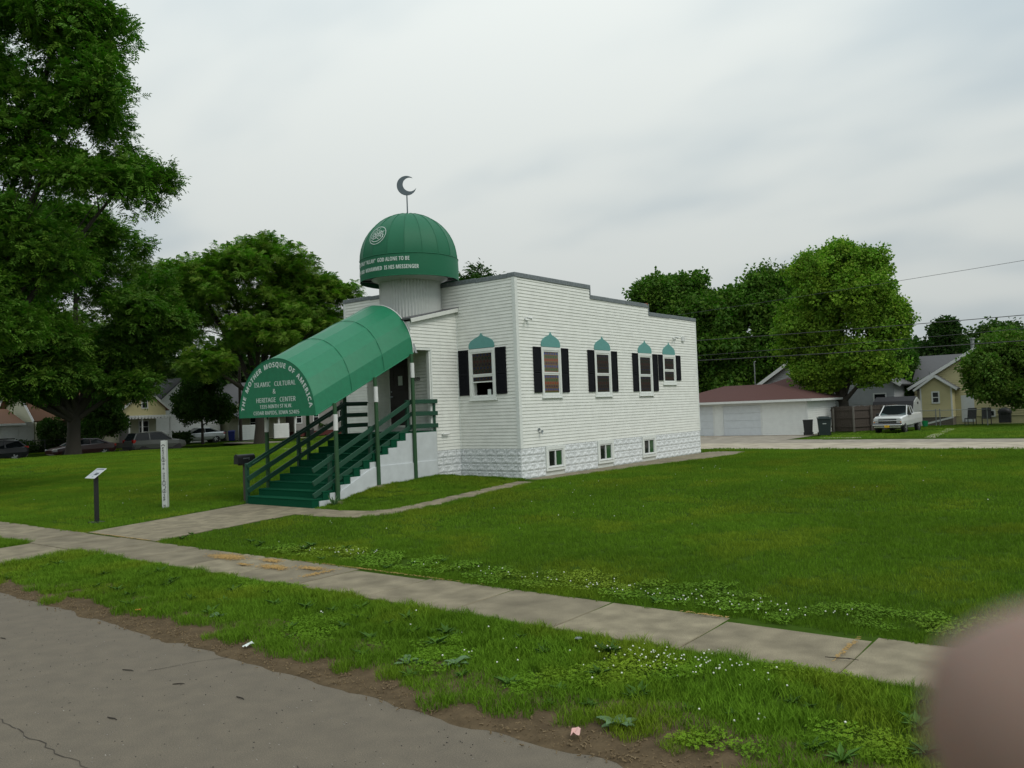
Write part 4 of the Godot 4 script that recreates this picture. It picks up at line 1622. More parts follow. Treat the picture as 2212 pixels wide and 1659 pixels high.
func roof_slab(g: Geo, a: Vector3, b: Vector3, c: Vector3, d: Vector3, th := 0.12):
	# a, b along the eave, c, d along the ridge; thickness below
	var n := (b - a).cross(c - a).normalized()
	if n.y < 0.0:
		n = -n
	var dn := -n * th
	var ctr := (a + b + c + d) / 4 + dn * 0.5
	var p := [a, b, c, d]
	var q := [a + dn, b + dn, c + dn, d + dn]
	quado(g, p[0], p[1], p[2], p[3], ctr)
	quado(g, q[0], q[1], q[2], q[3], ctr)
	for k in 4:
		quado(g, p[k], p[(k + 1) % 4], q[(k + 1) % 4], q[k], ctr)

func quado(g: Geo, a: Vector3, b: Vector3, c: Vector3, d: Vector3, ctr: Vector3):
	var n := (c - a).cross(d - b)
	if n.dot((a + b + c + d) / 4 - ctr) < 0.0:
		g.quad(a, d, c, b)
	else:
		g.quad(a, b, c, d)

func loft(g: Geo, rings: Array, cap := true):
	for k in rings.size() - 1:
		var ctr := Vector3.ZERO
		for p in rings[k]:
			ctr += p
		for p in rings[k + 1]:
			ctr += p
		ctr /= rings[k].size() * 2.0
		var n: int = rings[k].size()
		for i in n:
			var j := (i + 1) % n
			quado(g, rings[k][i], rings[k + 1][i], rings[k + 1][j], rings[k][j], ctr)
	if cap:
		for e in [0, rings.size() - 1]:
			var r: Array = rings[e]
			var ctr := Vector3.ZERO
			for p in r:
				ctr += p
			ctr /= r.size()
			var inner: Vector3 = rings[1 if e == 0 else e - 1][0]
			for i in r.size():
				var a: Vector3 = r[i]
				var b: Vector3 = r[(i + 1) % r.size()]
				if (a - ctr).cross(b - ctr).dot(ctr - inner) < 0.0:
					g.tri(ctr, b, a)
				else:
					g.tri(ctr, a, b)

func body_ring(s: Array) -> Array:
	# s: x, half width, low, shoulder, top, half width at the top
	var r := []
	var half := [Vector2(s[1] * 0.84, s[2]), Vector2(s[1] * 0.98, s[2] + 0.10), Vector2(s[1], lerpf(s[2], s[3], 0.55)), Vector2(s[1] * 0.97, s[3]), Vector2(s[5], s[4]), Vector2(s[5] * 0.5, s[4] + 0.02)]
	for p in half:
		r.append(Vector3(s[0], p.y, p.x))
	half.reverse()
	for p in half:
		r.append(Vector3(s[0], p.y, -p.x))
	return r

func cab_ring(s: Array) -> Array:
	return [Vector3(s[0], s[2], s[1]), Vector3(s[0], s[4], s[3]), Vector3(s[0], s[4] + 0.015, 0), Vector3(s[0], s[4], -s[3]), Vector3(s[0], s[2], -s[1])]

func vehicle(called: String, label: String, category: String, at: Vector3, turn: float, paint: Material, body: Array, cabin: Array, axles: Array, wr: float, hw: float, rim: Material, front_glass: Material) -> Node3D:
	var t := thing(called, label, category, at, turn)
	var g := Geo.new()
	var rings := []
	for s in body:
		rings.append(body_ring(s))
	loft(g, rings)
	part("body", g, paint, t)
	g = Geo.new()
	rings = []
	for s in cabin:
		rings.append(cab_ring(s))
	loft(g, rings)
	part("windows", g, M.car_glass, t)
	# roof and pillars over the glass
	g = Geo.new()
	var top := []
	for k in range(1, cabin.size() - 1):
		var s: Array = cabin[k]
		top.append([Vector3(s[0], s[4] - 0.03, s[3] + 0.025), Vector3(s[0], s[4] + 0.02, s[3] - 0.05), Vector3(s[0], s[4] + 0.05, 0), Vector3(s[0], s[4] + 0.02, -s[3] + 0.05), Vector3(s[0], s[4] - 0.03, -s[3] - 0.025), Vector3(s[0], s[4] - 0.035, 0)])
	loft(g, top)
	for sd in [-1.0, 1.0]:
		for k in cabin.size() - 1:
			var p: Array = cabin[k]
			var q: Array = cabin[k + 1]
			if k == 0 or k == cabin.size() - 2:
				var lo: Array = p if k == 0 else q
				var hi: Array = q if k == 0 else p
				g.beam(Vector3(lo[0], lo[2], (lo[1] + 0.005) * sd), Vector3(hi[0], hi[4], (hi[3] + 0.008) * sd), 0.05, 0.09, Vector3(1, 0, 0))
			if k > 0 and k < cabin.size() - 2:
				var m := 0.5
				var x := lerpf(p[0], q[0], m)
				g.beam(Vector3(x, lerpf(p[2], q[2], m), (lerpf(p[1], q[1], m) + 0.005) * sd), Vector3(x, lerpf(p[4], q[4], m), (lerpf(p[3], q[3], m) + 0.006) * sd), 0.03, 0.08, Vector3(1, 0, 0))
	part("roof", g, paint, t)
	# windscreen of its own
	var f0: Array = cabin[cabin.size() - 1]
	var f1: Array = cabin[cabin.size() - 2]
	g = Geo.new()
	var off := Vector3(0.012, 0.012, 0)
	g.quad(Vector3(f0[0], f0[2] + 0.03, f0[1] * 0.93) + off, Vector3(f0[0], f0[2] + 0.03, -f0[1] * 0.93) + off, Vector3(f1[0], f1[4] - 0.05, -f1[3] * 0.93) + off, Vector3(f1[0], f1[4] - 0.05, f1[3] * 0.93) + off)
	part("windscreen", g, front_glass, t)
	for ax in axles:
		for sd in [-1.0, 1.0]:
			g = Geo.new()
			g.tube(Vector3(ax, wr, (hw - 0.10) * sd), Vector3(ax, wr, (hw + 0.012) * sd), wr * 1.17, wr * 1.17, 20)
			part("wheel_arch", g, M.rubber, t)
			var w := holder("wheel", t, Transform3D(Basis(), Vector3(ax, wr, 0)))
			g = Geo.new()
			g.tube(Vector3(0, 0, (hw - 0.22) * sd), Vector3(0, 0, (hw + 0.02) * sd), wr, wr * 0.97, 20)
			part("tyre", g, M.rubber, w)
			g = Geo.new()
			for k in 5:
				var a := TAU * k / 5.0
				g.beam(Vector3(0, 0, (hw + 0.026) * sd), Vector3(cos(a), sin(a), 0) * wr * 0.62 + Vector3(0, 0, (hw + 0.026) * sd), wr * 0.26, 0.012, Vector3(0, 0, 1))
			g.tube(Vector3(0, 0, hw * sd), Vector3(0, 0, (hw + 0.034) * sd), wr * 0.22, wr * 0.2, 10)
			part("rim", g, rim, w)
	return t

func box_part(called: String, lo: Vector3, hi: Vector3, mat: Material, parent: Node, bev := 0.01):
	var g := Geo.new()
	g.box(lo, hi, bev)
	return part(called, g, mat, parent)

func mirrors(t: Node3D, x: float, y: float, z: float, m: Material):
	for s in [-1.0, 1.0]:
		box_part("mirror", Vector3(x - 0.06, y - 0.07, minf(z * s, (z + 0.22) * s)), Vector3(x + 0.06, y + 0.09, maxf(z * s, (z + 0.22) * s)), m, t, 0.03)

func bin(called: String, label: String, at: Vector3, turn: float, mat: Material, h: float, w: float, lid: bool):
	var t := thing(called, label, "bin", at, turn)
	var g := Geo.new()
	var r := []
	for q in [[0.06, 0.80], [h * 0.9, 1.0]]:
		var k: float = w * q[1] / 2
		r.append([Vector3(-k, q[0], -k), Vector3(k, q[0], -k), Vector3(k, q[0], k), Vector3(-k, q[0], k)])
	loft(g, r)
	part("tub", g, mat, t)
	g = Geo.new()
	if lid:
		g.X = Transform3D(Basis(Vector3.RIGHT, 0.06), Vector3(0, h * 0.9, 0))
		g.box(Vector3(-w * 0.54, 0.002, -w * 0.54), Vector3(w * 0.54, 0.05, w * 0.58), 0.02)
		g.box(Vector3(-w * 0.40, 0.051, -w * 0.45), Vector3(w * 0.40, 0.10, w * 0.40), 0.03)
	else:
		framing_flat(g, w * 0.52, h * 0.9)
	part("lid", g, mat, t)
	g = Geo.new()
	for s in [-1.0, 1.0]:
		g.tube(Vector3(w * 0.42 * s, 0.11, -w * 0.42), Vector3(w * 0.50 * s, 0.11, -w * 0.42), 0.11, 0.11, 14)
	part("wheels", g, M.rubber, t)
	return t

func framing_flat(g: Geo, k: float, y: float):
	g.box(Vector3(-k, y, -k), Vector3(k, y + 0.05, -k + 0.05))
	g.box(Vector3(-k, y, k - 0.05), Vector3(k, y + 0.05, k))
	g.box(Vector3(-k, y, -k + 0.051), Vector3(-k + 0.05, y + 0.05, k - 0.051))
	g.box(Vector3(k - 0.05, y, -k + 0.051), Vector3(k, y + 0.05, k - 0.051))

func build_right_side():
	var gb := -0.15
	var g: Geo
	# garage
	var t := thing("garage", "long white two-door garage with brown hip roof beyond the alley", "garage", Vector3(0, gb, 0))
	var F := frame(Vector3(-11.0, 0, -30.7), Vector3(0, 0, 1))
	g = Geo.new()
	g.X = F
	lap_wall(g, 0, 9.3, 0.03, 2.12, 0.13, Vector2(INF, INF), [[0.85, 3.30, 0, 1.97], [3.88, 6.48, 0, 1.97]])
	part("siding", g, M.siding_white, t)
	g = Geo.new()
	g.X = frame(Vector3(-1.7, 0, -30.7), Vector3(1, 0, 0))
	lap_wall(g, 0, 5.6, 0.03, 2.12, 0.13)
	part("siding", g, M.siding_white, t)
	g = Geo.new()
	g.box(Vector3(-11.0, 0, -36.3), Vector3(-1.702, 2.12, -30.72))
	part("wall", g, M.siding_white, t)
	for q in [[0.92, 3.23], [3.95, 6.41]]:
		var d := holder("garage_door", t, F)
		for k in 4:
			g = Geo.new()
			g.box(Vector3(q[0], 0.02 + k * 0.475, -0.01), Vector3(q[1], 0.485 + k * 0.475, 0.012), 0.006)
			part("door_panel", g, M.garage_door, d)
		g = Geo.new()
		g.box(Vector3(q[0] - 0.09, 0.0, 0.0), Vector3(q[0] - 0.005, 1.93, 0.04))
		g.box(Vector3(q[1] + 0.005, 0.0, 0.0), Vector3(q[1] + 0.09, 1.93, 0.04))
		g.box(Vector3(q[0] - 0.09, 1.931, 0.0), Vector3(q[1] + 0.09, 2.0, 0.04))
		part("door_frame", g, M.white_paint, d)
	g = Geo.new()
	g.box(Vector3(-1.79, 0.02, -30.699), Vector3(-1.66, 2.1, -30.66))
	g.box(Vector3(-1.699, 0.02, -30.80), Vector3(-1.662, 2.1, -30.7))
	part("corner_post", g, M.white_paint, t)
	g = Geo.new()
	var e := [Vector3(-11.5, 2.20, -30.25), Vector3(-1.25, 2.20, -30.25), Vector3(-1.25, 2.20, -36.7), Vector3(-11.5, 2.20, -36.7)]
	var rl := Vector3(-8.1, 3.25, -33.45)
	var rr := Vector3(-4.75, 3.25, -33.45)
	g.quad(e[0], e[1], rr, rl)
	g.tri(e[1], e[2], rr)
	g.quad(e[2], e[3], rl, rr)
	g.tri(e[3], e[0], rl)
	part("roof", g, M.shingle_brown, t)
	g = Geo.new()
	g.box(Vector3(-11.5, 2.06, -30.28), Vector3(-1.25, 2.198, -30.25))
	g.box(Vector3(-1.28, 2.06, -36.7), Vector3(-1.25, 2.198, -30.281))
	g.box(Vector3(-11.4, 2.10, -36.6), Vector3(-1.281, 2.13, -30.29))
	part("fascia", g, M.white_paint, t)
	# bins
	bin("wheeled_bin", "black open-topped wheeled bin beside the white garage", Vector3(-1.35, gb, -29.7), 0.3, M.bin_black, 1.0, 0.55, false)
	var b2 = bin("wheeled_bin", "dark green wheeled bin with domed lid and white mark by the garage", Vector3(-0.35, gb, -29.5), 0.35, M.bin_green, 1.12, 0.74, true)
	box_part("white_mark", Vector3(-0.10, 0.70, 0.36), Vector3(0.10, 0.73, 0.372), M.lettering, b2, 0.0)
	# grey house behind
	t = thing("grey_house", "pale grey gabled house behind the brown garage roof", "house", Vector3(0, gb, 0))
	F = frame(Vector3(-9.3, 0, -42.5), Vector3(0, 0, 1))
	g = Geo.new()
	g.X = F
	lap_wall(g, 0, 9.8, 0.2, 3.2, 0.16, Vector2(4.9, 6.35))
	part("siding", g, M.siding_grey, t)
	g = Geo.new()
	g.X = F
	g.prism(PackedVector2Array([Vector2(0, 0), Vector2(9.8, 0), Vector2(9.8, 3.2), Vector2(4.9, 6.3), Vector2(0, 3.2)]), -9.0, -0.01)
	part("wall", g, M.siding_grey, t)
	g = Geo.new()
	g.X = F
	roof_slab(g, Vector3(-0.5, 2.98, 0.35), Vector3(-0.5, 2.98, -9.2), Vector3(4.9, 6.5, -9.2), Vector3(4.9, 6.5, 0.35))
	roof_slab(g, Vector3(10.3, 2.98, 0.35), Vector3(10.3, 2.98, -9.2), Vector3(4.91, 6.5, -9.2), Vector3(4.91, 6.5, 0.35))
	part("roof", g, M.shingle_grey, t)
	g = Geo.new()
	g.X = F
	g.beam(Vector3(-0.55, 2.90, 0.37), Vector3(4.9, 6.45, 0.37), 0.03, 0.24)
	g.beam(Vector3(10.35, 2.90, 0.372), Vector3(4.9, 6.45, 0.372), 0.03, 0.24)
	part("rake_board", g, M.white_paint, t)
	small_window(t, F, 4.0, 5.2, 3.9, 5.2, M.white_paint)
	small_window(t, F, 8.4, 9.3, 0.9, 2.4, M.white_paint)
	g = Geo.new()
	var ap := Vector3(-5.9, 3.75, -39.6)
	var q4 := [Vector3(-8.6, 2.75, -37.4), Vector3(-3.3, 2.75, -37.4), Vector3(-3.3, 2.75, -42.3), Vector3(-8.6, 2.75, -42.3)]
	for k in 4:
		g.tri(q4[k], q4[(k + 1) % 4], ap)
	g.box(Vector3(-8.5, 2.6, -42.2), Vector3(-3.4, 2.74, -37.5))
	part("porch_roof", g, M.shingle_brown, t)
	for x in [-8.3, -3.6]:
		box_part("porch_post", Vector3(x - 0.07, 0, -37.75), Vector3(x + 0.07, 2.6, -37.6), M.white_paint, t)
	# pipe mast behind the garage
	t = thing("service_mast", "thin grey pipe mast rising behind the brown garage roof", "mast", Vector3(-8.2, gb, -39.2))
	g = Geo.new()
	g.tube(Vector3(0, 0, 0), Vector3(0, 5.0, 0), 0.045, 0.045, 8)
	g.tube(Vector3(0, 5.0, 0), Vector3(0.12, 5.08, 0), 0.06, 0.03, 8)
	part("pipe", g, M.galvanised, t)
	# plank fence
	t = thing("plank_fence", "weathered brown plank fence with pale posts beside the garage", "fence", Vector3(0, gb, 0))
	var pts := [Vector3(-1.45, 0, -34.5), Vector3(0.05, 0, -34.0), Vector3(1.15, 0, -36.3), Vector3(1.5, 0, -38.9)]
	for k in 3:
		var a: Vector3 = pts[k]
		var b: Vector3 = pts[k + 1]
		var n := int(a.distance_to(b) / 0.15)
		for i in n:
			g = Geo.new()
			var p := a.lerp(b, (i + 0.04) / n)
			var q := a.lerp(b, (i + 0.96) / n)
			var hh := 1.62 + rng.randf_range(-0.04, 0.03)
			g.beam((p + q) / 2 + Vector3(0, 0.05, 0), (p + q) / 2 + Vector3(0, hh, 0), p.distance_to(q), 0.02, (b - a).cross(Vector3.UP).normalized())
			part("plank", g, M.wood_old, t)
		for y in [0.35, 0.9, 1.4]:
			g = Geo.new()
			var s := (b - a).cross(Vector3.UP).normalized() * -0.04
			if s.z < 0.0:
				s = -s
			g.beam(a + s + Vector3(0, y, 0), b + s + Vector3(0, y, 0), 0.04, 0.09)
			part("rail", g, M.wood_old, t)
	for p in [Vector3(-1.25, 0, -34.3), Vector3(0.1, 0, -33.85), Vector3(0.8, 0, -35.25), Vector3(1.25, 0, -36.2), Vector3(1.6, 0, -38.2)]:
		box_part("post", p + Vector3(-0.05, 0, -0.05), p + Vector3(0.05, 1.5 + rng.randf() * 0.12, 0.05), M.wood_post, t)
	# lumber pile by the fence
	for k in 5:
		var lp := thing("lumber_plank", ["lowest tan plank resting on the stacked firewood", "second tan plank up on the stacked firewood", "middle tan plank of the pile on the firewood", "fourth tan plank up on the stacked firewood", "topmost tan plank of the pile on the firewood"][k], "plank", Vector3(1.55 + 0.06 * k, gb + 1.02 + k * 0.07, -37.4), rng.randf_range(-0.25, 0.25), "planks piled behind the pickup")
		box_part("board", Vector3(-0.5, 0, -0.15), Vector3(0.35, 0.05, 0.15), M.lumber, lp)
	t = thing("log_stack", "dark stacked firewood under the tan planks", "firewood", Vector3(1.6, gb, -37.4))
	for k in 14:
		g = Geo.new()
		var p := Vector3(-0.4 + 0.2 * (k % 5), 0.12 + 0.2 * int(k / 5), 0)
		g.tube(p + Vector3(0, 0, -0.3), p + Vector3(0, 0, 0.3), 0.1, 0.1, 8)
		part("log", g, M.wood_old, t)
	box_part("crate", Vector3(-0.5, 0.75, -0.3), Vector3(0.5, 1.0, 0.3), M.wood_old, t)
	# white pickup
	t = vehicle("pickup_truck", "white pickup truck parked nose-out on the grass by the fence", "truck", Vector3(2.62, gb, -33.9), -PI / 2 - 0.03, M.car_white,
		[[-2.75, 0.90, 0.62, 1.20, 1.26, 0.84], [-2.6, 0.97, 0.50, 1.22, 1.30, 0.90], [-0.7, 0.98, 0.48, 1.24, 1.30, 0.90], [0.0, 0.98, 0.42, 1.22, 1.24, 0.90], [1.1, 0.98, 0.42, 1.14, 1.20, 0.88], [2.2, 0.95, 0.46, 1.06, 1.12, 0.84], [2.5, 0.91, 0.50, 0.98, 1.02, 0.80]],
		[[-0.72, 0.88, 1.22, 0.86, 1.27], [-0.60, 0.88, 1.24, 0.72, 1.78], [0.35, 0.88, 1.22, 0.73, 1.83], [1.15, 0.88, 1.14, 0.84, 1.18]], [-1.75, 1.62], 0.37, 0.93, M.rim_alloy, M.windscreen)
	t.scale = Vector3.ONE * 0.86
	box_part("grille", Vector3(2.495, 0.70, -0.58), Vector3(2.52, 0.97, 0.58), M.black, t)
	box_part("grille_bar", Vector3(2.521, 0.815, -0.86), Vector3(2.55, 0.87, 0.86), M.chrome, t)
	for s in [-1.0, 1.0]:
		box_part("headlight", Vector3(2.47, 0.88, minf(0.59 * s, 0.87 * s)), Vector3(2.515, 0.98, maxf(0.59 * s, 0.87 * s)), M.lens, t)
		box_part("marker_light", Vector3(2.47, 0.71, minf(0.60 * s, 0.78 * s)), Vector3(2.515, 0.79, maxf(0.60 * s, 0.78 * s)), M.lens, t)
		box_part("turn_signal", Vector3(2.44, 0.71, minf(0.79 * s, 0.89 * s)), Vector3(2.512, 0.79, maxf(0.79 * s, 0.89 * s)), M.amber, t)
	box_part("bumper", Vector3(2.45, 0.50, -0.93), Vector3(2.66, 0.60, 0.93), M.chrome, t, 0.02)
	box_part("bumper_pad", Vector3(2.45, 0.601, -0.90), Vector3(2.62, 0.685, 0.90), M.black, t, 0.02)
	box_part("valance", Vector3(2.35, 0.36, -0.85), Vector3(2.60, 0.498, 0.85), M.chrome, t, 0.03)
	var pl = box_part("licence_plate", Vector3(2.661, 0.40, -0.155), Vector3(2.675, 0.56, 0.155), M.plate_yellow, t, 0.0)
	box_part("plate_mark", Vector3(2.6755, 0.50, -0.05), Vector3(2.678, 0.53, 0.06), M.black, pl, 0.0)
	mirrors(t, 0.95, 1.24, 0.93, M.black)
	# barn-roofed shed
	t = thing("garden_shed", "white barn-shaped shed with grey shingle roof behind the pickup", "shed", Vector3(-0.35, gb, -40.2))
	var gam := PackedVector2Array([Vector2(0, 0), Vector2(2.4, 0), Vector2(2.4, 1.05), Vector2(2.0, 1.72), Vector2(1.2, 2.02), Vector2(0.4, 1.72), Vector2(0, 1.05)])
	g = Geo.new()
	g.X = Transform3D(Basis(Vector3(0, 0, -1), Vector3.UP, Vector3(1, 0, 0)), Vector3(0, 0, 0))
	g.prism(gam, 0.0, 2.55)
	part("wall", g, M.shed_paint, t)
	g = Geo.new()
	for q in [[Vector2(-0.10, 0.98), Vector2(0.36, 1.78)], [Vector2(0.36, 1.78), Vector2(1.2, 2.09)], [Vector2(2.04, 1.78), Vector2(1.2, 2.09)], [Vector2(2.5, 0.98), Vector2(2.04, 1.78)]]:
		roof_slab(g, Vector3(-0.08, q[0].y, -q[0].x), Vector3(2.48, q[0].y, -q[0].x), Vector3(2.48, q[1].y, -q[1].x), Vector3(-0.08, q[1].y, -q[1].x), 0.05)
	part("roof", g, M.shingle_slate, t)
	box_part("vent", Vector3(2.552, 1.55, -1.35), Vector3(2.57, 1.7, -1.05), M.black, t)
	# yellow house
	t = thing("yellow_house", "yellow clapboard house with small gabled entry and grey roof", "house", Vector3(0, gb, 0))
	F = frame(Vector3(1.25, 0, -45.2), Vector3(0, 0, 1))
	g = Geo.new()
	g.X = F
	lap_wall(g, 0, 8.2, 0.55, 2.75, 0.15, Vector2(4.1, 5.2))
	part("siding", g, M.siding_yellow, t)
	g = Geo.new()
	g.X = F
	g.prism(PackedVector2Array([Vector2(0, 0), Vector2(8.2, 0), Vector2(8.2, 2.75), Vector2(4.1, 5.15), Vector2(0, 2.75)]), -3.5, -0.01)
	g.box(Vector3(0, 0, -7.0), Vector3(8.2, 2.75, -3.51))
	part("wall", g, M.siding_yellow, t)
	g = Geo.new()
	g.X = F
	roof_slab(g, Vector3(-0.35, 2.62, 0.3), Vector3(-0.35, 2.62, -4.0), Vector3(4.1, 5.3, -4.0), Vector3(4.1, 5.3, 0.3))
	roof_slab(g, Vector3(8.55, 2.62, 0.3), Vector3(8.55, 2.62, -4.0), Vector3(4.11, 5.3, -4.0), Vector3(4.11, 5.3, 0.3))
	roof_slab(g, Vector3(-0.3, 2.72, -0.25), Vector3(8.5, 2.72, -0.25), Vector3(8.5, 5.05, -3.5), Vector3(-0.3, 5.05, -3.5))
	roof_slab(g, Vector3(-0.3, 2.72, -7.3), Vector3(8.5, 2.72, -7.3), Vector3(8.5, 5.051, -3.52), Vector3(-0.3, 5.051, -3.52))
	part("roof", g, M.shingle_grey, t)
	g = Geo.new()
	g.X = F
	g.beam(Vector3(-0.4, 2.55, 0.32), Vector3(4.1, 5.25, 0.32), 0.03, 0.20)
	g.beam(Vector3(8.6, 2.55, 0.322), Vector3(4.1, 5.25, 0.322), 0.03, 0.20)
	part("rake_board", g, M.white_paint, t)
	g = Geo.new()
	g.X = F
	g.tube(Vector3(0.9, 3.3, -0.8), Vector3(0.9, 3.75, -0.8), 0.07, 0.07, 8)
	g.tube(Vector3(3.6, 4.9, -1.6), Vector3(3.6, 5.95, -1.6), 0.12, 0.12, 8)
	g.tube(Vector3(3.6, 5.95, -1.6), Vector3(3.6, 6.05, -1.6), 0.19, 0.19, 8)
	part("vent_pipe", g, M.galvanised, t)
	var E := frame(Vector3(1.85, 0, -44.0), Vector3(0, 0, 1))
	var en := holder("entry", t)
	g = Geo.new()
	g.X = E
	lap_wall(g, 0, 2.0, 0.56, 2.68, 0.13, Vector2(1.0, 3.40))
	part("siding", g, M.siding_yellow, en)
	g = Geo.new()
	g.X = E
	g.prism(PackedVector2Array([Vector2(0, 0.55), Vector2(2.0, 0.55), Vector2(2.0, 2.68), Vector2(1.0, 3.36), Vector2(0, 2.68)]), -1.15, -0.01)
	part("wall", g, M.siding_yellow, en)
	g = Geo.new()
	g.X = E
	g.box(Vector3(0.02, 0, -1.15), Vector3(1.98, 0.549, -0.03))
	part("foundation", g, M.stone, en)
	g = Geo.new()
	g.X = E
	roof_slab(g, Vector3(-0.35, 2.52, 0.25), Vector3(-0.35, 2.52, -1.3), Vector3(1.0, 3.48, -1.3), Vector3(1.0, 3.48, 0.25), 0.1)
	roof_slab(g, Vector3(2.35, 2.52, 0.25), Vector3(2.35, 2.52, -1.3), Vector3(1.001, 3.48, -1.3), Vector3(1.001, 3.48, 0.25), 0.1)
	part("roof", g, M.shingle_grey, en)
	g = Geo.new()
	g.X = E
	g.beam(Vector3(-0.38, 2.44, 0.27), Vector3(1.0, 3.43, 0.27), 0.03, 0.15)
	g.beam(Vector3(2.38, 2.44, 0.272), Vector3(1.0, 3.43, 0.272), 0.03, 0.15)
	g.box(Vector3(-0.02, 0.56, 0.002), Vector3(0.08, 2.6, 0.045))
	g.box(Vector3(1.92, 0.56, 0.002), Vector3(2.02, 2.6, 0.045))
	part("trim", g, M.white_paint, en)
	small_window(t, E, 0.72, 1.24, 1.50, 2.36, M.white_paint)
	g = Geo.new()
	g.X = E
	g.tube(Vector3(-0.12, 0.0, 0.05), Vector3(-0.12, 2.5, 0.05), 0.05, 0.05, 8)
	part("downspout", g, M.wood_post, t)
	g = Geo.new()
	g.X = F
	g.box(Vector3(2.95, 0.15, 0.0), Vector3(3.75, 2.0, 0.06))
	part("back_door", g, M.garage_door, t)
	small_window(t, F, 4.3, 5.0, 0.45, 0.95, M.white_paint, false)
	g = Geo.new()
	g.X = E
	g.beam(Vector3(0.4, 0.12, 0.4), Vector3(2.1, 0.55, 0.4), 0.06, 0.12)
	part("ramp_edge", g, M.white_paint, t)
	# yard
	t = thing("wire_fence", "chain link fence of grey posts and top rail before the yellow house", "fence", Vector3(0, gb, 0))
	var line := [Vector3(1.95, 0, -41.8), Vector3(3.2, 0, -41.8), Vector3(3.45, 0, -41.8), Vector3(6.2, 0, -42.0), Vector3(9.4, 0, -42.2), Vector3(13.0, 0, -42.4)]
	for p in line:
		g = Geo.new()
		g.tube(p, p + Vector3(0, 1.12, 0), 0.035, 0.035, 8)
		g.ball(p + Vector3(0, 1.13, 0), Vector3(0.045, 0.045, 0.045), 8, 4)
		part("post", g, M.galvanised, t)
	g = Geo.new()
	for k in line.size() - 1:
		g.tube(line[k] + Vector3(0, 1.06, 0), line[k + 1] + Vector3(0, 1.06, 0), 0.022, 0.022, 6)
	part("top_rail", g, M.galvanised, t)
	g = Geo.new()
	var x := 1.95
	while x < 13.0:
		for s in [-1.0, 1.0]:
			g.beam(Vector3(x, 0.05, -41.83 - (x - 1.95) * 0.055), Vector3(x + 1.0 * s, 1.05, -41.83 - (x + s - 1.95) * 0.055), 0.0035, 0.0035)
		x += 0.13
	part("mesh", g, M.galvanised, t).set_meta("kind", "stuff")
	t = thing("bucket", "bright green plastic bucket on the grass by the chain link gate", "bucket", Vector3(2.75, gb, -40.6))
	g = Geo.new()
	g.lathe([Vector2(0.15, 0.0), Vector2(0.20, 0.40), Vector2(0.21, 0.42)], 16)
	g.lathe([Vector2(0.20, 0.42), Vector2(0.14, 0.03)], 16)
	part("tub", g, M.bucket_green, t)
	for k in 2:
		t = thing("garden_chair", ["dark garden chair beside the yellow house's grey back door", "dark garden chair standing next to the barbecue"][k], "chair", Vector3(5.0 + k * 0.95, gb, -43.4), -0.2 + 0.3 * k, "patio chairs")
		box_part("seat", Vector3(-0.28, 0.40, -0.28), Vector3(0.28, 0.46, 0.28), M.bin_black, t)
		g = Geo.new()
		g.beam(Vector3(0, 0.46, -0.25), Vector3(0, 1.12, -0.40), 0.56, 0.04, Vector3(0, 0, 1))
		part("backrest", g, M.bin_black, t)
		for q in [[-0.26, -0.26], [0.26, -0.26], [-0.26, 0.26], [0.26, 0.26]]:
			box_part("leg", Vector3(q[0] - 0.02, 0, q[1] - 0.02), Vector3(q[0] + 0.02, 0.40, q[1] + 0.02), M.black, t, 0.0)
	t = thing("barbecue_grill", "black barbecue with domed hood on the patio of the yellow house", "barbecue", Vector3(7.0, gb, -43.6))
	box_part("cart", Vector3(-0.35, 0.1, -0.2), Vector3(0.35, 0.75, 0.2), M.black, t)
	g = Geo.new()
	g.ball(Vector3(0, 0.80, 0), Vector3(0.42, 0.32, 0.28), 14, 8)
	part("hood", g, M.bin_black, t)
	# overhead wires along the alley
	var wn := 0
	for w in [[5.65, 5.49, -25.0, 0.018], [4.77, 4.87, -25.0, 0.012], [4.48, 4.31, -25.0, 0.022], [7.3, 8.0, -25.0, 0.010]]:
		g = Geo.new()
		var pp := []
		var rad := []
		for k in 33:
			var f := k / 32.0
			var xx := lerpf(-26.0, 32.0, f)
			var ly := lerpf(w[0], w[1], (xx + 6.0) / 16.3)
			pp.append(Vector3(xx, ly + 0.0006 * pow(xx - 2.0, 2), w[2]))
			rad.append(w[3])
		g.path(pp, rad, 5)
		wn += 1
		var o := part("overhead_wire", g, M.wire)
		tag(o, ["thick dark overhead wire crossing above the grey house's eaves", "thin overhead wire running between two thicker ones", "lowest and thickest of the overhead wires along the alley", "highest and thinnest of the overhead wires along the alley"][wn - 1], "wire", "overhead wires along the alley")
	# bits of pale slab in the far grass
	g = Geo.new()
	slab4(g, Vector2(0.4, -27.2), Vector2(0.2, -26.5), Vector2(2.2, -26.3), Vector2(2.4, -27.0), 0.02)
	slab4(g, Vector2(4.7, -37.0), Vector2(5.6, -26.2), Vector2(6.1, -26.2), Vector2(5.2, -37.0), 0.02)
	setting("stepping_path", g, M.alley_pale)

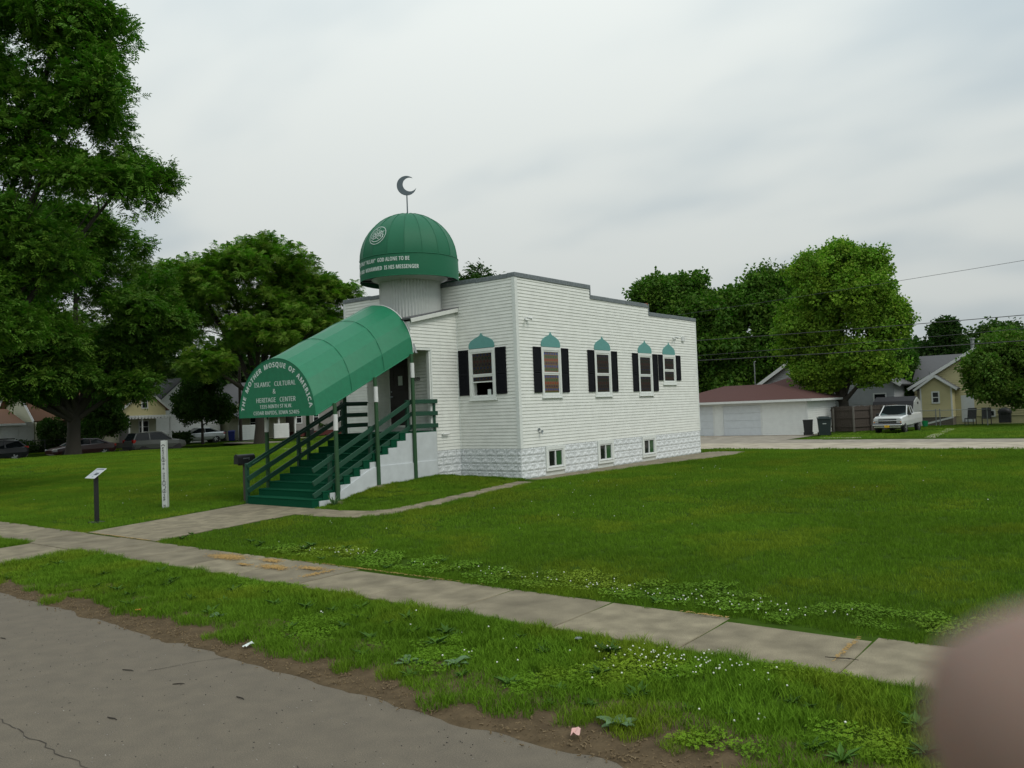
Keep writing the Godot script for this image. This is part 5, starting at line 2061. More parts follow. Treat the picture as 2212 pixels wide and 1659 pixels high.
func build_left_side():
	var g: Geo
	var sy := -0.34
	# cars along the side street
	var t := vehicle("parked_suv", "grey SUV with black wheels parked on the side street", "car", Vector3(-51.6, sy, -16.6), PI / 2, M.car_grey,
		[[-2.36, 0.80, 0.45, 0.98, 1.02, 0.74], [-2.2, 0.92, 0.34, 1.04, 1.08, 0.80], [-0.8, 0.94, 0.30, 1.06, 1.08, 0.82], [0.9, 0.94, 0.30, 1.02, 1.06, 0.82], [1.6, 0.92, 0.32, 0.96, 1.02, 0.78], [2.2, 0.84, 0.36, 0.86, 0.90, 0.70], [2.36, 0.70, 0.42, 0.72, 0.76, 0.60]],
		[[-2.30, 0.80, 1.02, 0.74, 1.06], [-1.95, 0.82, 1.06, 0.64, 1.64], [0.15, 0.82, 1.06, 0.66, 1.70], [1.15, 0.80, 1.03, 0.74, 1.07]], [-1.42, 1.40], 0.36, 0.90, M.rubber, M.car_glass)
	for s in [-1.0, 1.0]:
		box_part("tail_light", Vector3(-2.36, 0.86, minf(0.62 * s, 0.90 * s)), Vector3(-2.12, 1.12, maxf(0.62 * s, 0.90 * s)), M.tail_red, t, 0.02)
	box_part("rear_bumper", Vector3(-2.42, 0.34, -0.86), Vector3(-2.2, 0.62, 0.86), M.black, t, 0.03)
	box_part("rocker", Vector3(-1.0, 0.26, -0.955), Vector3(1.0, 0.40, 0.955), M.black, t, 0.02)
	t = vehicle("parked_sedan", "dark maroon sedan parked behind the big tree trunk", "car", Vector3(-51.8, sy, -10.6), -PI / 2, M.car_maroon,
		[[-2.40, 0.74, 0.40, 0.86, 0.92, 0.64], [-2.2, 0.87, 0.28, 0.92, 1.00, 0.74], [-1.2, 0.90, 0.24, 0.94, 1.02, 0.78], [0.6, 0.90, 0.24, 0.92, 0.98, 0.78], [1.2, 0.89, 0.24, 0.88, 0.94, 0.76], [2.1, 0.82, 0.28, 0.74, 0.78, 0.66], [2.4, 0.66, 0.36, 0.60, 0.64, 0.54]],
		[[-1.95, 0.74, 0.99, 0.64, 1.02], [-0.95, 0.78, 0.98, 0.58, 1.40], [0.15, 0.78, 0.97, 0.60, 1.44], [1.25, 0.75, 0.92, 0.66, 0.95]], [-1.40, 1.42], 0.33, 0.87, M.rim_alloy, M.windscreen)
	for s in [-1.0, 1.0]:
		box_part("headlight", Vector3(2.10, 0.58, minf(0.52 * s, 0.80 * s)), Vector3(2.36, 0.72, maxf(0.52 * s, 0.80 * s)), M.lens, t, 0.02)
		box_part("tail_light", Vector3(-2.40, 0.78, minf(0.55 * s, 0.82 * s)), Vector3(-2.2, 0.94, maxf(0.55 * s, 0.82 * s)), M.tail_red, t, 0.02)
	t = vehicle("parked_suv", "black SUV with silver wheels parked on the side street", "car", Vector3(-51.2, sy, -3.9), -PI / 2, M.car_black,
		[[-2.34, 0.78, 0.48, 1.02, 1.06, 0.70], [-2.15, 0.91, 0.32, 1.06, 1.12, 0.78], [-0.8, 0.93, 0.28, 1.02, 1.06, 0.80], [0.9, 0.93, 0.28, 1.00, 1.04, 0.80], [1.6, 0.91, 0.30, 0.94, 1.00, 0.76], [2.2, 0.82, 0.34, 0.82, 0.86, 0.68], [2.36, 0.68, 0.42, 0.70, 0.74, 0.58]],
		[[-2.20, 0.78, 1.05, 0.70, 1.09], [-1.70, 0.80, 1.04, 0.62, 1.56], [0.15, 0.80, 1.03, 0.64, 1.66], [1.15, 0.78, 1.01, 0.72, 1.05]], [-1.36, 1.36], 0.36, 0.89, M.rim_alloy, M.car_glass)
	for s in [-1.0, 1.0]:
		box_part("tail_light", Vector3(-2.34, 0.98, minf(0.52 * s, 0.86 * s)), Vector3(-2.05, 1.14, maxf(0.52 * s, 0.86 * s)), M.tail_red, t, 0.02)
		box_part("roof_rack", Vector3(-1.5, 1.66, minf(0.56 * s, 0.60 * s)), Vector3(0.3, 1.74, maxf(0.56 * s, 0.60 * s)), M.black, t, 0.01)
	t = vehicle("parked_sedan", "silver sedan parked in the driveway beside blue bin", "car", Vector3(-62.6, -0.1, -27.2), -PI / 2 - 0.25, M.car_silver,
		[[-2.45, 0.78, 0.42, 0.90, 0.98, 0.70], [-2.2, 0.90, 0.28, 0.96, 1.06, 0.78], [-1.2, 0.93, 0.24, 0.98, 1.06, 0.80], [0.6, 0.93, 0.24, 0.95, 1.00, 0.80], [1.2, 0.92, 0.24, 0.92, 0.98, 0.78], [2.1, 0.86, 0.28, 0.80, 0.85, 0.70], [2.45, 0.70, 0.36, 0.66, 0.70, 0.58]],
		[[-1.95, 0.78, 1.03, 0.66, 1.06], [-1.0, 0.80, 1.02, 0.60, 1.47], [0.15, 0.80, 1.01, 0.62, 1.52], [1.3, 0.78, 0.96, 0.68, 0.99]], [-1.45, 1.45], 0.35, 0.90, M.rim_alloy, M.car_glass)
	for s in [-1.0, 1.0]:
		box_part("tail_light", Vector3(-2.47, 0.82, minf(0.52 * s, 0.86 * s)), Vector3(-2.2, 0.98, maxf(0.52 * s, 0.86 * s)), M.tail_red, t, 0.02)
	box_part("licence_plate", Vector3(-2.48, 0.60, -0.16), Vector3(-2.465, 0.74, 0.16), M.lettering, t, 0.0)
	bin("recycling_bin", "bright blue wheeled recycling bin beside the silver sedan", Vector3(-61.8, -0.1, -30.5), 0.9, M.bin_blue, 1.12, 0.66, true)
	bin("recycling_bin", "dark grey wheeled bin between the silver sedan and blue bin", Vector3(-62.2, -0.1, -29.75), 0.9, M.bin_black, 1.12, 0.62, true)
	# yellow bungalow, its front towards +x
	t = thing("cream_bungalow", "cream bungalow with orange-brown roof, white porch and front gable", "house", Vector3(0, -0.1, 0))
	var F := frame(Vector3(-59.0, 0, -10.3), Vector3(1, 0, 0))
	g = Geo.new()
	g.X = F
	lap_wall(g, 0, 10.4, 0.3, 3.0, 0.17, Vector2(INF, INF), [[3.5, 5.0, 1.0, 2.4]])
	part("siding", g, M.siding_cream, t)
	g = Geo.new()
	g.X = frame(Vector3(-66.5, 0, -10.3), Vector3(0, 0, 1))
	lap_wall(g, 0, 7.5, 0.3, 3.0, 0.17, Vector2(3.75, 6.4))
	part("siding", g, M.siding_cream, t)
	g = Geo.new()
	g.X = frame(Vector3(-66.5, 0, -10.3), Vector3(0, 0, 1))
	g.prism(PackedVector2Array([Vector2(0, 0), Vector2(7.49, 0), Vector2(7.49, 3.0), Vector2(3.75, 6.3), Vector2(0, 3.0)]), -10.4, -0.01)
	part("wall", g, M.siding_cream, t)
	g = Geo.new()
	roof_slab(g, Vector3(-58.4, 2.75, -9.8), Vector3(-58.4, 2.75, -21.0), Vector3(-62.75, 6.55, -21.0), Vector3(-62.75, 6.55, -9.8))
	roof_slab(g, Vector3(-67.1, 2.75, -9.8), Vector3(-67.1, 2.75, -21.0), Vector3(-62.76, 6.55, -21.0), Vector3(-62.76, 6.55, -9.8))
	part("roof", g, M.shingle_tan, t)
	g = Geo.new()
	g.beam(Vector3(-58.36, 2.68, -9.78), Vector3(-62.75, 6.50, -9.78), 0.04, 0.26)
	g.beam(Vector3(-67.14, 2.68, -9.782), Vector3(-62.75, 6.50, -9.782), 0.04, 0.26)
	part("rake_board", g, M.white_paint, t)
	small_window(t, F, 3.5, 5.0, 1.0, 2.4, M.white_paint)
	var cg := holder("front_gable", t)
	g = Geo.new()
	g.X = frame(Vector3(-57.6, 0, -16.9), Vector3(1, 0, 0))
	lap_wall(g, 0, 4.0, 2.95, 3.6, 0.17, Vector2(2.0, 5.25))
	part("siding", g, M.siding_yellow, cg)
	g = Geo.new()
	g.X = frame(Vector3(-57.6, 0, -16.9), Vector3(1, 0, 0))
	g.prism(PackedVector2Array([Vector2(0, 2.95), Vector2(4.0, 2.95), Vector2(4.0, 3.6), Vector2(2.0, 5.2), Vector2(0, 3.6)]), -4.2, -0.01)
	part("wall", g, M.siding_yellow, cg)
	g = Geo.new()
	g.X = frame(Vector3(-57.6, 0, -16.9), Vector3(1, 0, 0))
	roof_slab(g, Vector3(-0.35, 3.42, 0.3), Vector3(-0.35, 3.42, -4.4), Vector3(2.0, 5.42, -4.4), Vector3(2.0, 5.42, 0.3))
	roof_slab(g, Vector3(4.35, 3.42, 0.3), Vector3(4.35, 3.42, -4.4), Vector3(2.01, 5.42, -4.4), Vector3(2.01, 5.42, 0.3))
	part("roof", g, M.shingle_tan, cg)
	g = Geo.new()
	g.X = frame(Vector3(-57.6, 0, -16.9), Vector3(1, 0, 0))
	g.beam(Vector3(-0.38, 3.36, 0.32), Vector3(2.0, 5.38, 0.32), 0.03, 0.2)
	g.beam(Vector3(4.38, 3.36, 0.322), Vector3(2.0, 5.38, 0.322), 0.03, 0.2)
	part("rake_board", g, M.white_paint, cg)
	var P := frame(Vector3(-57.6, 0, -16.9), Vector3(1, 0, 0))
	small_window(t, P, 1.68, 2.32, 3.55, 4.65, M.white_paint)
	# porch
	var po := holder("porch", t, P)
	g = Geo.new()
	g.box(Vector3(0, 0, -1.4), Vector3(4.0, 0.55, 1.0))
	part("deck", g, M.wood_post, po)
	g = Geo.new()
	g.box(Vector3(-0.1, 2.72, -1.4), Vector3(4.2, 2.93, 1.15))
	for k in 15:
		g.box(Vector3(-0.1 + k * 0.3, 2.62, 1.151), Vector3(0.08 + k * 0.3, 2.86, 1.25))
	part("awning", g, M.white_paint, po)
	for x in [0.06, 1.25, 3.94]:
		g = Geo.new()
		g.box(Vector3(x - 0.06, 0.55, 0.86), Vector3(x + 0.06, 2.72, 0.98))
		part("post", g, M.white_paint, po)
	g = Geo.new()
	g.box(Vector3(1.32, 1.36, 0.88), Vector3(3.87, 1.46, 0.96))
	g.box(Vector3(1.32, 0.62, 0.90), Vector3(3.87, 0.69, 0.95))
	for k in 17:
		g.box(Vector3(1.38 + k * 0.15, 0.691, 0.90), Vector3(1.44 + k * 0.15, 1.359, 0.94))
	part("railing", g, M.white_paint, po)
	small_window(po, Transform3D(Basis(), Vector3(0, 0, -1.4)), 2.1, 3.1, 1.3, 2.5, M.white_paint)
	g = Geo.new()
	g.box(Vector3(0.3, 0.56, -1.39), Vector3(1.1, 2.5, -1.36))
	part("front_door", g, M.siding_taupe, po)
	# low white annex
	t = thing("white_annex", "long low white building with brown roof behind the black SUV", "building", Vector3(0, -0.1, 0))
	g = Geo.new()
	g.X = frame(Vector3(-66.0, 0, -9.0), Vector3(0, 0, 1))
	g.box(Vector3(-2.0, 0, -1.2), Vector3(6.6, 2.7, -0.01))
	part("wall", g, M.siding_white, t)
	g = Geo.new()
	g.X = frame(Vector3(-59.4, 0, 2.5), Vector3(1, 0, 0))
	lap_wall(g, 0, 11.5, 0.2, 2.7, 0.14)
	part("siding", g, M.siding_white, t)
	g = Geo.new()
	g.box(Vector3(-66, 0, -9.0), Vector3(-59.42, 2.7, 2.5))
	part("wall", g, M.siding_white, t)
	g = Geo.new()
	roof_slab(g, Vector3(-58.9, 2.62, 3.0), Vector3(-58.9, 2.62, -9.4), Vector3(-62.7, 3.9, -9.4), Vector3(-62.7, 3.9, 3.0))
	roof_slab(g, Vector3(-66.5, 2.62, 3.0), Vector3(-66.5, 2.62, -9.4), Vector3(-62.71, 3.9, -9.4), Vector3(-62.71, 3.9, 3.0))
	part("roof", g, M.shingle_tan, t)
	g = Geo.new()
	g.box(Vector3(-58.9, 2.46, -9.4), Vector3(-58.86, 2.62, 3.0))
	part("fascia", g, M.white_paint, t)
	g = Geo.new()
	g.tube(Vector3(-61.0, 3.1, -7.6), Vector3(-61.0, 4.0, -7.6), 0.12, 0.12, 8)
	part("flue", g, M.galvanised, t)
	# white house and taupe house further along
	t = thing("white_house", "white clapboard house with steep grey gable behind the silver sedan", "house", Vector3(0, -0.1, 0))
	F = frame(Vector3(-65.0, 0, -22.6), Vector3(1, 0, 0))
	g = Geo.new()
	g.X = F
	lap_wall(g, 0, 8.6, 0.2, 3.0, 0.22)
	part("siding", g, M.siding_white, t)
	g = Geo.new()
	g.X = F
	g.prism(PackedVector2Array([Vector2(0, 0), Vector2(8.6, 0), Vector2(8.6, 3.0), Vector2(4.3, 6.6), Vector2(0, 3.0)]), -9.0, -0.01)
	part("wall", g, M.siding_white, t)
	g = Geo.new()
	g.X = F
	roof_slab(g, Vector3(-0.5, 2.75, 0.4), Vector3(-0.5, 2.75, -9.3), Vector3(4.3, 6.85, -9.3), Vector3(4.3, 6.85, 0.4))
	roof_slab(g, Vector3(9.1, 2.75, 0.4), Vector3(9.1, 2.75, -9.3), Vector3(4.31, 6.85, -9.3), Vector3(4.31, 6.85, 0.4))
	part("roof", g, M.shingle_grey, t)
	small_window(t, F, 0.7, 1.15, 1.55, 2.15, M.white_paint, false)
	small_window(t, F, 3.6, 4.7, 3.6, 5.0, M.white_paint)
	# house with the screened porch and low white walls
	t = thing("porch_house", "tan house with shaded porch and low white siding walls", "house", Vector3(0, -0.1, 0))
	F = frame(Vector3(-64.0, 0, -31.6), Vector3(1, 0, 0))
	g = Geo.new()
	g.X = F
	lap_wall(g, 0, 7.4, 0.2, 3.2, 0.2, Vector2(3.7, 6.2))
	part("siding", g, M.siding_cream, t)
	g = Geo.new()
	g.X = F
	g.prism(PackedVector2Array([Vector2(0, 0), Vector2(7.4, 0), Vector2(7.4, 3.2), Vector2(3.7, 6.1), Vector2(0, 3.2)]), -9.0, -0.01)
	part("wall", g, M.siding_cream, t)
	g = Geo.new()
	g.X = F
	roof_slab(g, Vector3(-0.5, 2.95, 0.4), Vector3(-0.5, 2.95, -9.3), Vector3(3.7, 6.4, -9.3), Vector3(3.7, 6.4, 0.4))
	roof_slab(g, Vector3(7.9, 2.95, 0.4), Vector3(7.9, 2.95, -9.3), Vector3(3.71, 6.4, -9.3), Vector3(3.71, 6.4, 0.4))
	roof_slab(g, Vector3(-0.2, 2.45, 2.3), Vector3(7.6, 2.45, 2.3), Vector3(7.6, 3.2, 0.03), Vector3(-0.2, 3.2, 0.03))
	part("roof", g, M.shingle_grey, t)
	for x in [0.1, 2.4, 5.0, 7.2]:
		g = Geo.new()
		g.X = F
		g.box(Vector3(x - 0.09, 0.0, 1.85), Vector3(x + 0.09, 2.4, 2.03))
		part("post", g, M.white_paint, t)
	for q in [[-0.1, 2.35], [4.3, 6.3]]:
		g = Geo.new()
		g.X = F * Transform3D(Basis(), Vector3(0, 0, 2.05))
		lap_wall(g, q[0], q[1], 0.05, 1.6, 0.2)
		g.box(Vector3(q[0], 0, -0.15), Vector3(q[1], 1.62, -0.005))
		part("low_wall", g, M.siding_white, t)
	small_window(t, F, 2.6, 3.6, 1.2, 2.5, M.white_paint)
	# taupe house seen under the canopy
	t = thing("taupe_house", "taupe clapboard house on a red brick base seen behind the stairs", "house", Vector3(0, -0.1, 0))
	F = frame(Vector3(-63.0, 0, -39.4), Vector3(1, 0, 0))
	g = Geo.new()
	g.X = F
	lap_wall(g, 0, 9.0, 0.6, 5.2, 0.13)
	part("siding", g, M.siding_taupe, t)
	g = Geo.new()
	g.X = F
	g.box(Vector3(0, 0.601, -9.0), Vector3(9.0, 5.2, -0.01))
	part("wall", g, M.siding_taupe, t)
	g = Geo.new()
	g.X = F
	g.box(Vector3(-0.02, 0, -8.98), Vector3(9.02, 0.6, 0.0))
	part("foundation", g, M.brick_red, t)
	g = Geo.new()
	g.X = F
	roof_slab(g, Vector3(-0.5, 5.1, 0.5), Vector3(9.5, 5.1, 0.5), Vector3(9.5, 8.0, -4.5), Vector3(-0.5, 8.0, -4.5))
	roof_slab(g, Vector3(-0.5, 5.1, -9.5), Vector3(9.5, 5.1, -9.5), Vector3(9.5, 8.001, -4.52), Vector3(-0.5, 8.001, -4.52))
	part("roof", g, M.shingle_grey, t)
	for x in [0.25, 2.7, 6.6]:
		small_window(t, F, x, x + 0.85, 1.5, 2.9, M.white_paint)
	box_part("air_conditioner", Vector3(-62.9, 0.0, -41.6), Vector3(-62.2, 0.75, -40.8), M.bin_black, t)
	# utility pole
	t = thing("utility_pole", "brown wooden utility pole standing by the low white porch wall", "utility pole", Vector3(-58.8, -0.1, -29.6))
	g = Geo.new()
	g.tube(Vector3(0, 0, 0), Vector3(0.1, 9.5, 0), 0.17, 0.12, 10)
	part("shaft", g, M.wood_old, t)
	g = Geo.new()
	g.beam(Vector3(-0.1, 9.1, -1.2), Vector3(0.2, 9.1, 1.2), 0.1, 0.12)
	part("crossarm", g, M.wood_old, t)
	# front yard fence of the bungalow and pale walks
	t = thing("yard_fence", "dark wire fence with slim posts before the cream bungalow", "fence", Vector3(-57.2, -0.1, 0))
	g = Geo.new()
	g.tube(Vector3(0, 1.15, -14.5), Vector3(0, 1.15, 3.0), 0.025, 0.025, 6)
	g.tube(Vector3(0, 0.75, -14.5), Vector3(0, 0.75, 3.0), 0.015, 0.015, 6)
	part("rail", g, M.wire, t)
	for k in 13:
		g = Geo.new()
		g.tube(Vector3(0, 0, -14.5 + k * 1.45), Vector3(0, 1.2, -14.5 + k * 1.45), 0.03, 0.03, 6)
		part("post", g, M.wire, t)
	g = Geo.new()
	slab_strip(g, -60.0, -57.0, -31.0, -32.2, 0.06)
	slab_strip(g, -57.5, -49.0, -26.6, -28.6, 0.05)
	slab_strip(g, -62.0, -57.0, -36.0, -37.2, 0.06)
	setting("driveway", g, M.alley_pale)

# ---------------------------------------------------------------- trees
func leaf(g: Geo, base: Vector3, dir: Vector3, side: Vector3, l: float, w: float):
	var up := side.cross(dir).normalized()
	var m := base + dir * l * 0.45 + up * l * 0.04
	var tip := base + dir * l - up * l * 0.10
	var a := m + side * w * 0.5 + up * w * 0.12
	var b := m - side * w * 0.5 + up * w * 0.12
	g.tri(base, a, tip)
	g.tri(base, tip, b)

func rand_dir(r: RandomNumberGenerator) -> Vector3:
	var z := r.randf_range(-1, 1)
	var a := r.randf() * TAU
	var s := sqrt(1 - z * z)
	return Vector3(s * cos(a), z, s * sin(a))

func cluster(kind: String, size: float, sd: int) -> ArrayMesh:
	# a spray of leaves about `size` across
	var r := RandomNumberGenerator.new()
	r.seed = sd
	var g := Geo.new()
	if kind == "ash":
		for k in 7:
			var d := rand_dir(r)
			d.y = d.y * 0.5 + 0.05
			d = d.normalized()
			var o := d * size * 0.08
			var s := d.cross(Vector3.UP).normalized()
			for i in 4:
				var p := o + d * size * (0.12 + 0.10 * i) + Vector3(0, -size * 0.012 * i * i, 0)
				for sd2 in [-1.0, 1.0]:
					leaf(g, p, (d * 0.6 + s * sd2 * 0.9 + Vector3(0, -0.25, 0)).normalized(), (d - s * sd2 * 0.6).normalized(), size * 0.21, size * 0.085)
			leaf(g, o + d * size * 0.5, (d + Vector3(0, -0.4, 0)).normalized(), s, size * 0.21, size * 0.085)
	elif kind == "locust":
		for k in 9:
			var d := rand_dir(r)
			d.y *= 0.35
			d = d.normalized()
			var s := d.cross(Vector3.UP).normalized()
			for i in 5:
				var p := d * size * (0.08 + 0.09 * i) + Vector3(0, -size * 0.01 * i * i, 0)
				for sd2 in [-1.0, 1.0]:
					leaf(g, p, (d * 0.5 + s * sd2 + Vector3(0, -0.1, 0)).normalized(), (d - s * sd2 * 0.4).normalized(), size * 0.16, size * 0.075)
	else:
		for k in 26:
			var d := rand_dir(r)
			var p := d * size * r.randf_range(0.12, 0.5)
			var out := (d + Vector3(0, -0.3, 0) + rand_dir(r) * 0.7).normalized()
			var s := out.cross(rand_dir(r)).normalized()
			leaf(g, p, out, s, size * 0.27, size * 0.22)
	return g.mesh()

func many(called: String, parent: Node, mesh: Mesh, mat: Material, xs: Array, cols: Array) -> MultiMeshInstance3D:
	var mm := MultiMesh.new()
	mm.transform_format = MultiMesh.TRANSFORM_3D
	mm.use_colors = true
	mm.mesh = mesh
	mm.instance_count = xs.size()
	for k in xs.size():
		mm.set_instance_transform(k, xs[k])
		mm.set_instance_color(k, cols[k])
	var o := MultiMeshInstance3D.new()
	o.multimesh = mm
	o.material_override = mat
	if parent == null:
		o.name = numbered(called)
		add_child(o)
	else:
		o.name = called
		parent.add_child(o, true)
	return o

func tree(called: String, label: String, at: Vector3, r0: float, fork: float, lobes: Array, count: int, mesh: Mesh, col: Color, group := "", spread := 0.32, inner := 0.45) -> Node3D:
	var t := thing(called, label, "tree", at, 0.0, group)
	var r := RandomNumberGenerator.new()
	r.seed = hash(label) % 100000
	var g := Geo.new()
	var lean := Vector3(r.randf_range(-0.1, 0.1), 0, r.randf_range(-0.1, 0.1)) * fork * 0.4
	g.path([Vector3(0, -0.3, 0), Vector3(0, 0.15, 0), Vector3(lean.x * 0.3, fork * 0.35, lean.z * 0.3), Vector3(lean.x, fork, lean.z)], [r0 * 1.55, r0 * 1.2, r0 * 0.95, r0 * 0.85], 11)
	var w := []
	var total := 0.0
	for l in lobes:
		var v: float = pow(l[1].x * l[1].y * l[1].z, 0.62)
		w.append(v)
		total += v
	for l in lobes:
		var c: Vector3 = l[0]
		var f := Vector3(lean.x, fork * r.randf_range(0.85, 1.0), lean.z)
		var mid := f.lerp(c, 0.5) + Vector3(r.randf_range(-0.3, 0.3), r.randf_range(-0.05, 0.12) * c.y, r.randf_range(-0.3, 0.3))
		var rr: float = r0 * clampf(0.30 + 0.25 * l[1].x / 3.0, 0.3, 0.62)
		var pts := []
		var rad := []
		for k in 7:
			var u := k / 6.0
			pts.append(f.lerp(mid, u).lerp(mid.lerp(c, u), u))
			rad.append(lerpf(rr, rr * 0.28, u))
		g.path(pts, rad, 7)
		for b in 7:
			var s: Vector3 = pts[2 + r.randi() % 5]
			var e: Vector3 = c + rand_dir(r) * l[1] * r.randf_range(0.55, 0.9)
			var m2 := s.lerp(e, 0.5) + Vector3(0, 0.2, 0)
			g.path([s, m2, e], [rr * 0.22, rr * 0.13, rr * 0.03], 5)
	part("trunk", g, M.bark, t)
	var subs := []
	for l in lobes:
		var own := []
		for k in 11:
			var d := rand_dir(r)
			var f := r.randf_range(0.36, 0.54)
			own.append([l[0] + d * l[1] * r.randf_range(0.50, 0.72), l[1] * f])
		own.append([l[0], l[1] * 0.62])
		subs.append(own)
	var xs := []
	var cs := []
	for k in count:
		var q := r.randf() * total
		var i := 0
		while q > w[i] and i < lobes.size() - 1:
			q -= w[i]
			i += 1
		var l: Array = subs[i][r.randi() % subs[i].size()]
		var d := rand_dir(r)
		if d.y < -0.2 and r.randf() < 0.5:
			d.y = -d.y
		var rad := lerpf(inner, 1.0, sqrt(r.randf())) + r.randf_range(-0.05, 0.10)
		if r.randf() < 0.07:
			rad += r.randf_range(0.1, 0.35)
		var p: Vector3 = l[0] + d * l[1] * rad
		var B := Basis(Vector3.UP, r.randf() * TAU) * Basis(Vector3.RIGHT, r.randf_range(-spread, spread) * 2.0) * Basis(Vector3(0, 0, 1), r.randf_range(-spread, spread) * 2.0)
		B = B.scaled(Vector3.ONE * r.randf_range(0.7, 1.25))
		xs.append(Transform3D(B, p))
		var v := r.randf_range(0.72, 1.28)
		var hue := r.randf_range(-0.12, 0.12)
		cs.append(Color(col.r * v * (1.0 + hue), col.g * v, col.b * v * (1.0 - hue)))
	many("crown", t, mesh, M.leaf, xs, cs).set_meta("kind", "stuff")
	return t

func build_trees():
	var ash := cluster("ash", 0.62, 3)
	var ash_far := cluster("ash", 1.25, 4)
	var locust := cluster("locust", 1.12, 5)
	var broad := cluster("broad", 0.72, 6)
	var maple_leaf := cluster("broad", 0.62, 9)
	var broad_mid := cluster("broad", 1.15, 8)
	var broad_far := cluster("broad", 1.7, 7)
	var V := func(x, y, z): return Vector3(x, y, z)
	# the ash whose boughs hang in from the left
	tree("ash_tree", "tall ash tree whose boughs overhang the front lawn", Vector3(-16.5, gy(9.3), 9.3), 0.33, 4.2, [
		[V.call(4.1, 10.9, -3.9), V.call(1.55, 1.25, 1.6)], [V.call(3.5, 13.3, -2.6), V.call(1.85, 1.7, 1.9)], [V.call(3.2, 16.0, -2.2), V.call(1.9, 1.8, 2.0)], [V.call(2.9, 10.8, -1.7), V.call(1.8, 1.2, 1.8)], [V.call(2.1, 13.0, -0.3), V.call(2.2, 1.9, 2.2)],
		[V.call(1.5, 15.9, 0.2), V.call(2.3, 2.0, 2.3)], [V.call(-1.5, 12.4, 1.5), V.call(2.8, 2.4, 2.8)], [V.call(-2.0, 15.4, 0.0), V.call(2.6, 2.2, 2.6)], [V.call(0.8, 10.4, 1.4), V.call(1.8, 1.3, 1.8)], [V.call(1.9, 8.9, -0.6), V.call(1.7, 1.1, 1.7)], [V.call(0.2, 8.2, -0.8), V.call(1.8, 1.2, 1.8)], [V.call(1.3, 7.0, -0.6), V.call(1.7, 1.3, 1.7)], [V.call(2.0, 5.9, -0.8), V.call(1.3, 0.9, 1.3)], [V.call(2.4, 8.0, -2.0), V.call(1.6, 1.2, 1.5)], [V.call(1.0, 5.6, 0.2), V.call(1.4, 1.0, 1.3)]], 7800, ash, Color(0.110, 0.220, 0.028))
	# the great tree before the bungalow
	tree("ash_tree", "broad dark tree with low fork before the cream bungalow", Vector3(-48.6, -0.05, -8.6), 0.50, 2.9, [
		[V.call(1.0, 14.6, 0.0), V.call(5.0, 3.8, 5.0)], [V.call(-3.0, 12.0, 4.0), V.call(4.6, 3.8, 4.6)], [V.call(2.0, 10.0, -4.4), V.call(3.8, 3.2, 3.6)], [V.call(1.5, 8.2, 3.6), V.call(4.0, 2.7, 4.2)], [V.call(-1.0, 7.4, -2.4), V.call(3.6, 2.2, 3.4)], [V.call(2.2, 6.2, 1.2), V.call(2.8, 1.7, 3.0)], [V.call(-2, 9.5, 8.0), V.call(4, 3.6, 4)], [V.call(0.5, 11.4, -6.2), V.call(2.6, 2.6, 2.4)], [V.call(-1.0, 16.6, 3.6), V.call(4.6, 2.8, 4.4)], [V.call(0, 14.4, 8.0), V.call(3.8, 3.4, 3.6)], [V.call(2.0, 5.0, 3.6), V.call(2.6, 1.2, 3.0)], [V.call(2.2, 5.0, -2.8), V.call(2.2, 1.1, 2.4)], [V.call(1.5, 5.6, 7.0), V.call(2.6, 1.6, 2.6)]], 7600, ash_far, Color(0.085, 0.168, 0.022))
	# honey locust
	tree("locust_tree", "airy wide-crowned locust tree behind the entrance canopy", Vector3(-50.6, -0.15, -26.2), 0.50, 4.2, [
		[V.call(0.5, 16.4, -1.0), V.call(5.2, 2.7, 4.6)], [V.call(3.2, 13.2, -5.4), V.call(3.8, 3.2, 3.8)], [V.call(-1.5, 12.6, 4.0), V.call(4.4, 3.0, 4.2)], [V.call(2.5, 9.6, 1.6), V.call(4.4, 2.2, 4.4)], [V.call(0.0, 9.0, -5.4), V.call(3.8, 2.3, 3.6)], [V.call(1.0, 7.4, 6.2), V.call(3.0, 1.7, 3.0)], [V.call(1.4, 12.6, -0.4), V.call(4.4, 3.0, 4.6)], [V.call(2.0, 6.3, -1.8), V.call(3.0, 1.4, 3.4)], [V.call(-1.0, 14.6, 5.6), V.call(3.4, 2.8, 3.2)], [V.call(3.0, 11.0, -4.0), V.call(3.4, 2.4, 3.4)], [V.call(0.5, 15.4, -4.4), V.call(3.8, 2.5, 3.6)], [V.call(0.5, 15.6, 3.0), V.call(3.8, 2.5, 3.6)]], 6400, locust, Color(0.155, 0.262, 0.036), "", 0.25, 0.3)
	tree("locust_tree", "darker leaning tree between the bungalow and the locust", Vector3(-66.0, -0.1, -21.5), 0.5, 4.5, [
		[V.call(0, 15.5, 0), V.call(5.4, 4.2, 5.0)], [V.call(2, 11.0, -4), V.call(4.4, 3.2, 4.2)], [V.call(1, 10.4, 4), V.call(4.4, 3.0, 4.2)], [V.call(2, 7.6, 0), V.call(4.0, 2.2, 4.6)]], 2300, locust, Color(0.095, 0.172, 0.027), "", 0.25, 0.3)
	tree("young_maple", "small round maple with slim trunk beside the silver sedan", Vector3(-57.6, -0.1, -24.6), 0.13, 2.0, [
		[V.call(0, 4.4, 0), V.call(2.5, 2.0, 2.5)], [V.call(0.5, 3.0, 1.2), V.call(1.8, 1.0, 1.6)], [V.call(0.5, 3.0, -1.4), V.call(1.9, 1.0, 1.6)], [V.call(0, 6.0, 0), V.call(1.6, 1.4, 1.6)]], 1300, broad, Color(0.042, 0.085, 0.016))
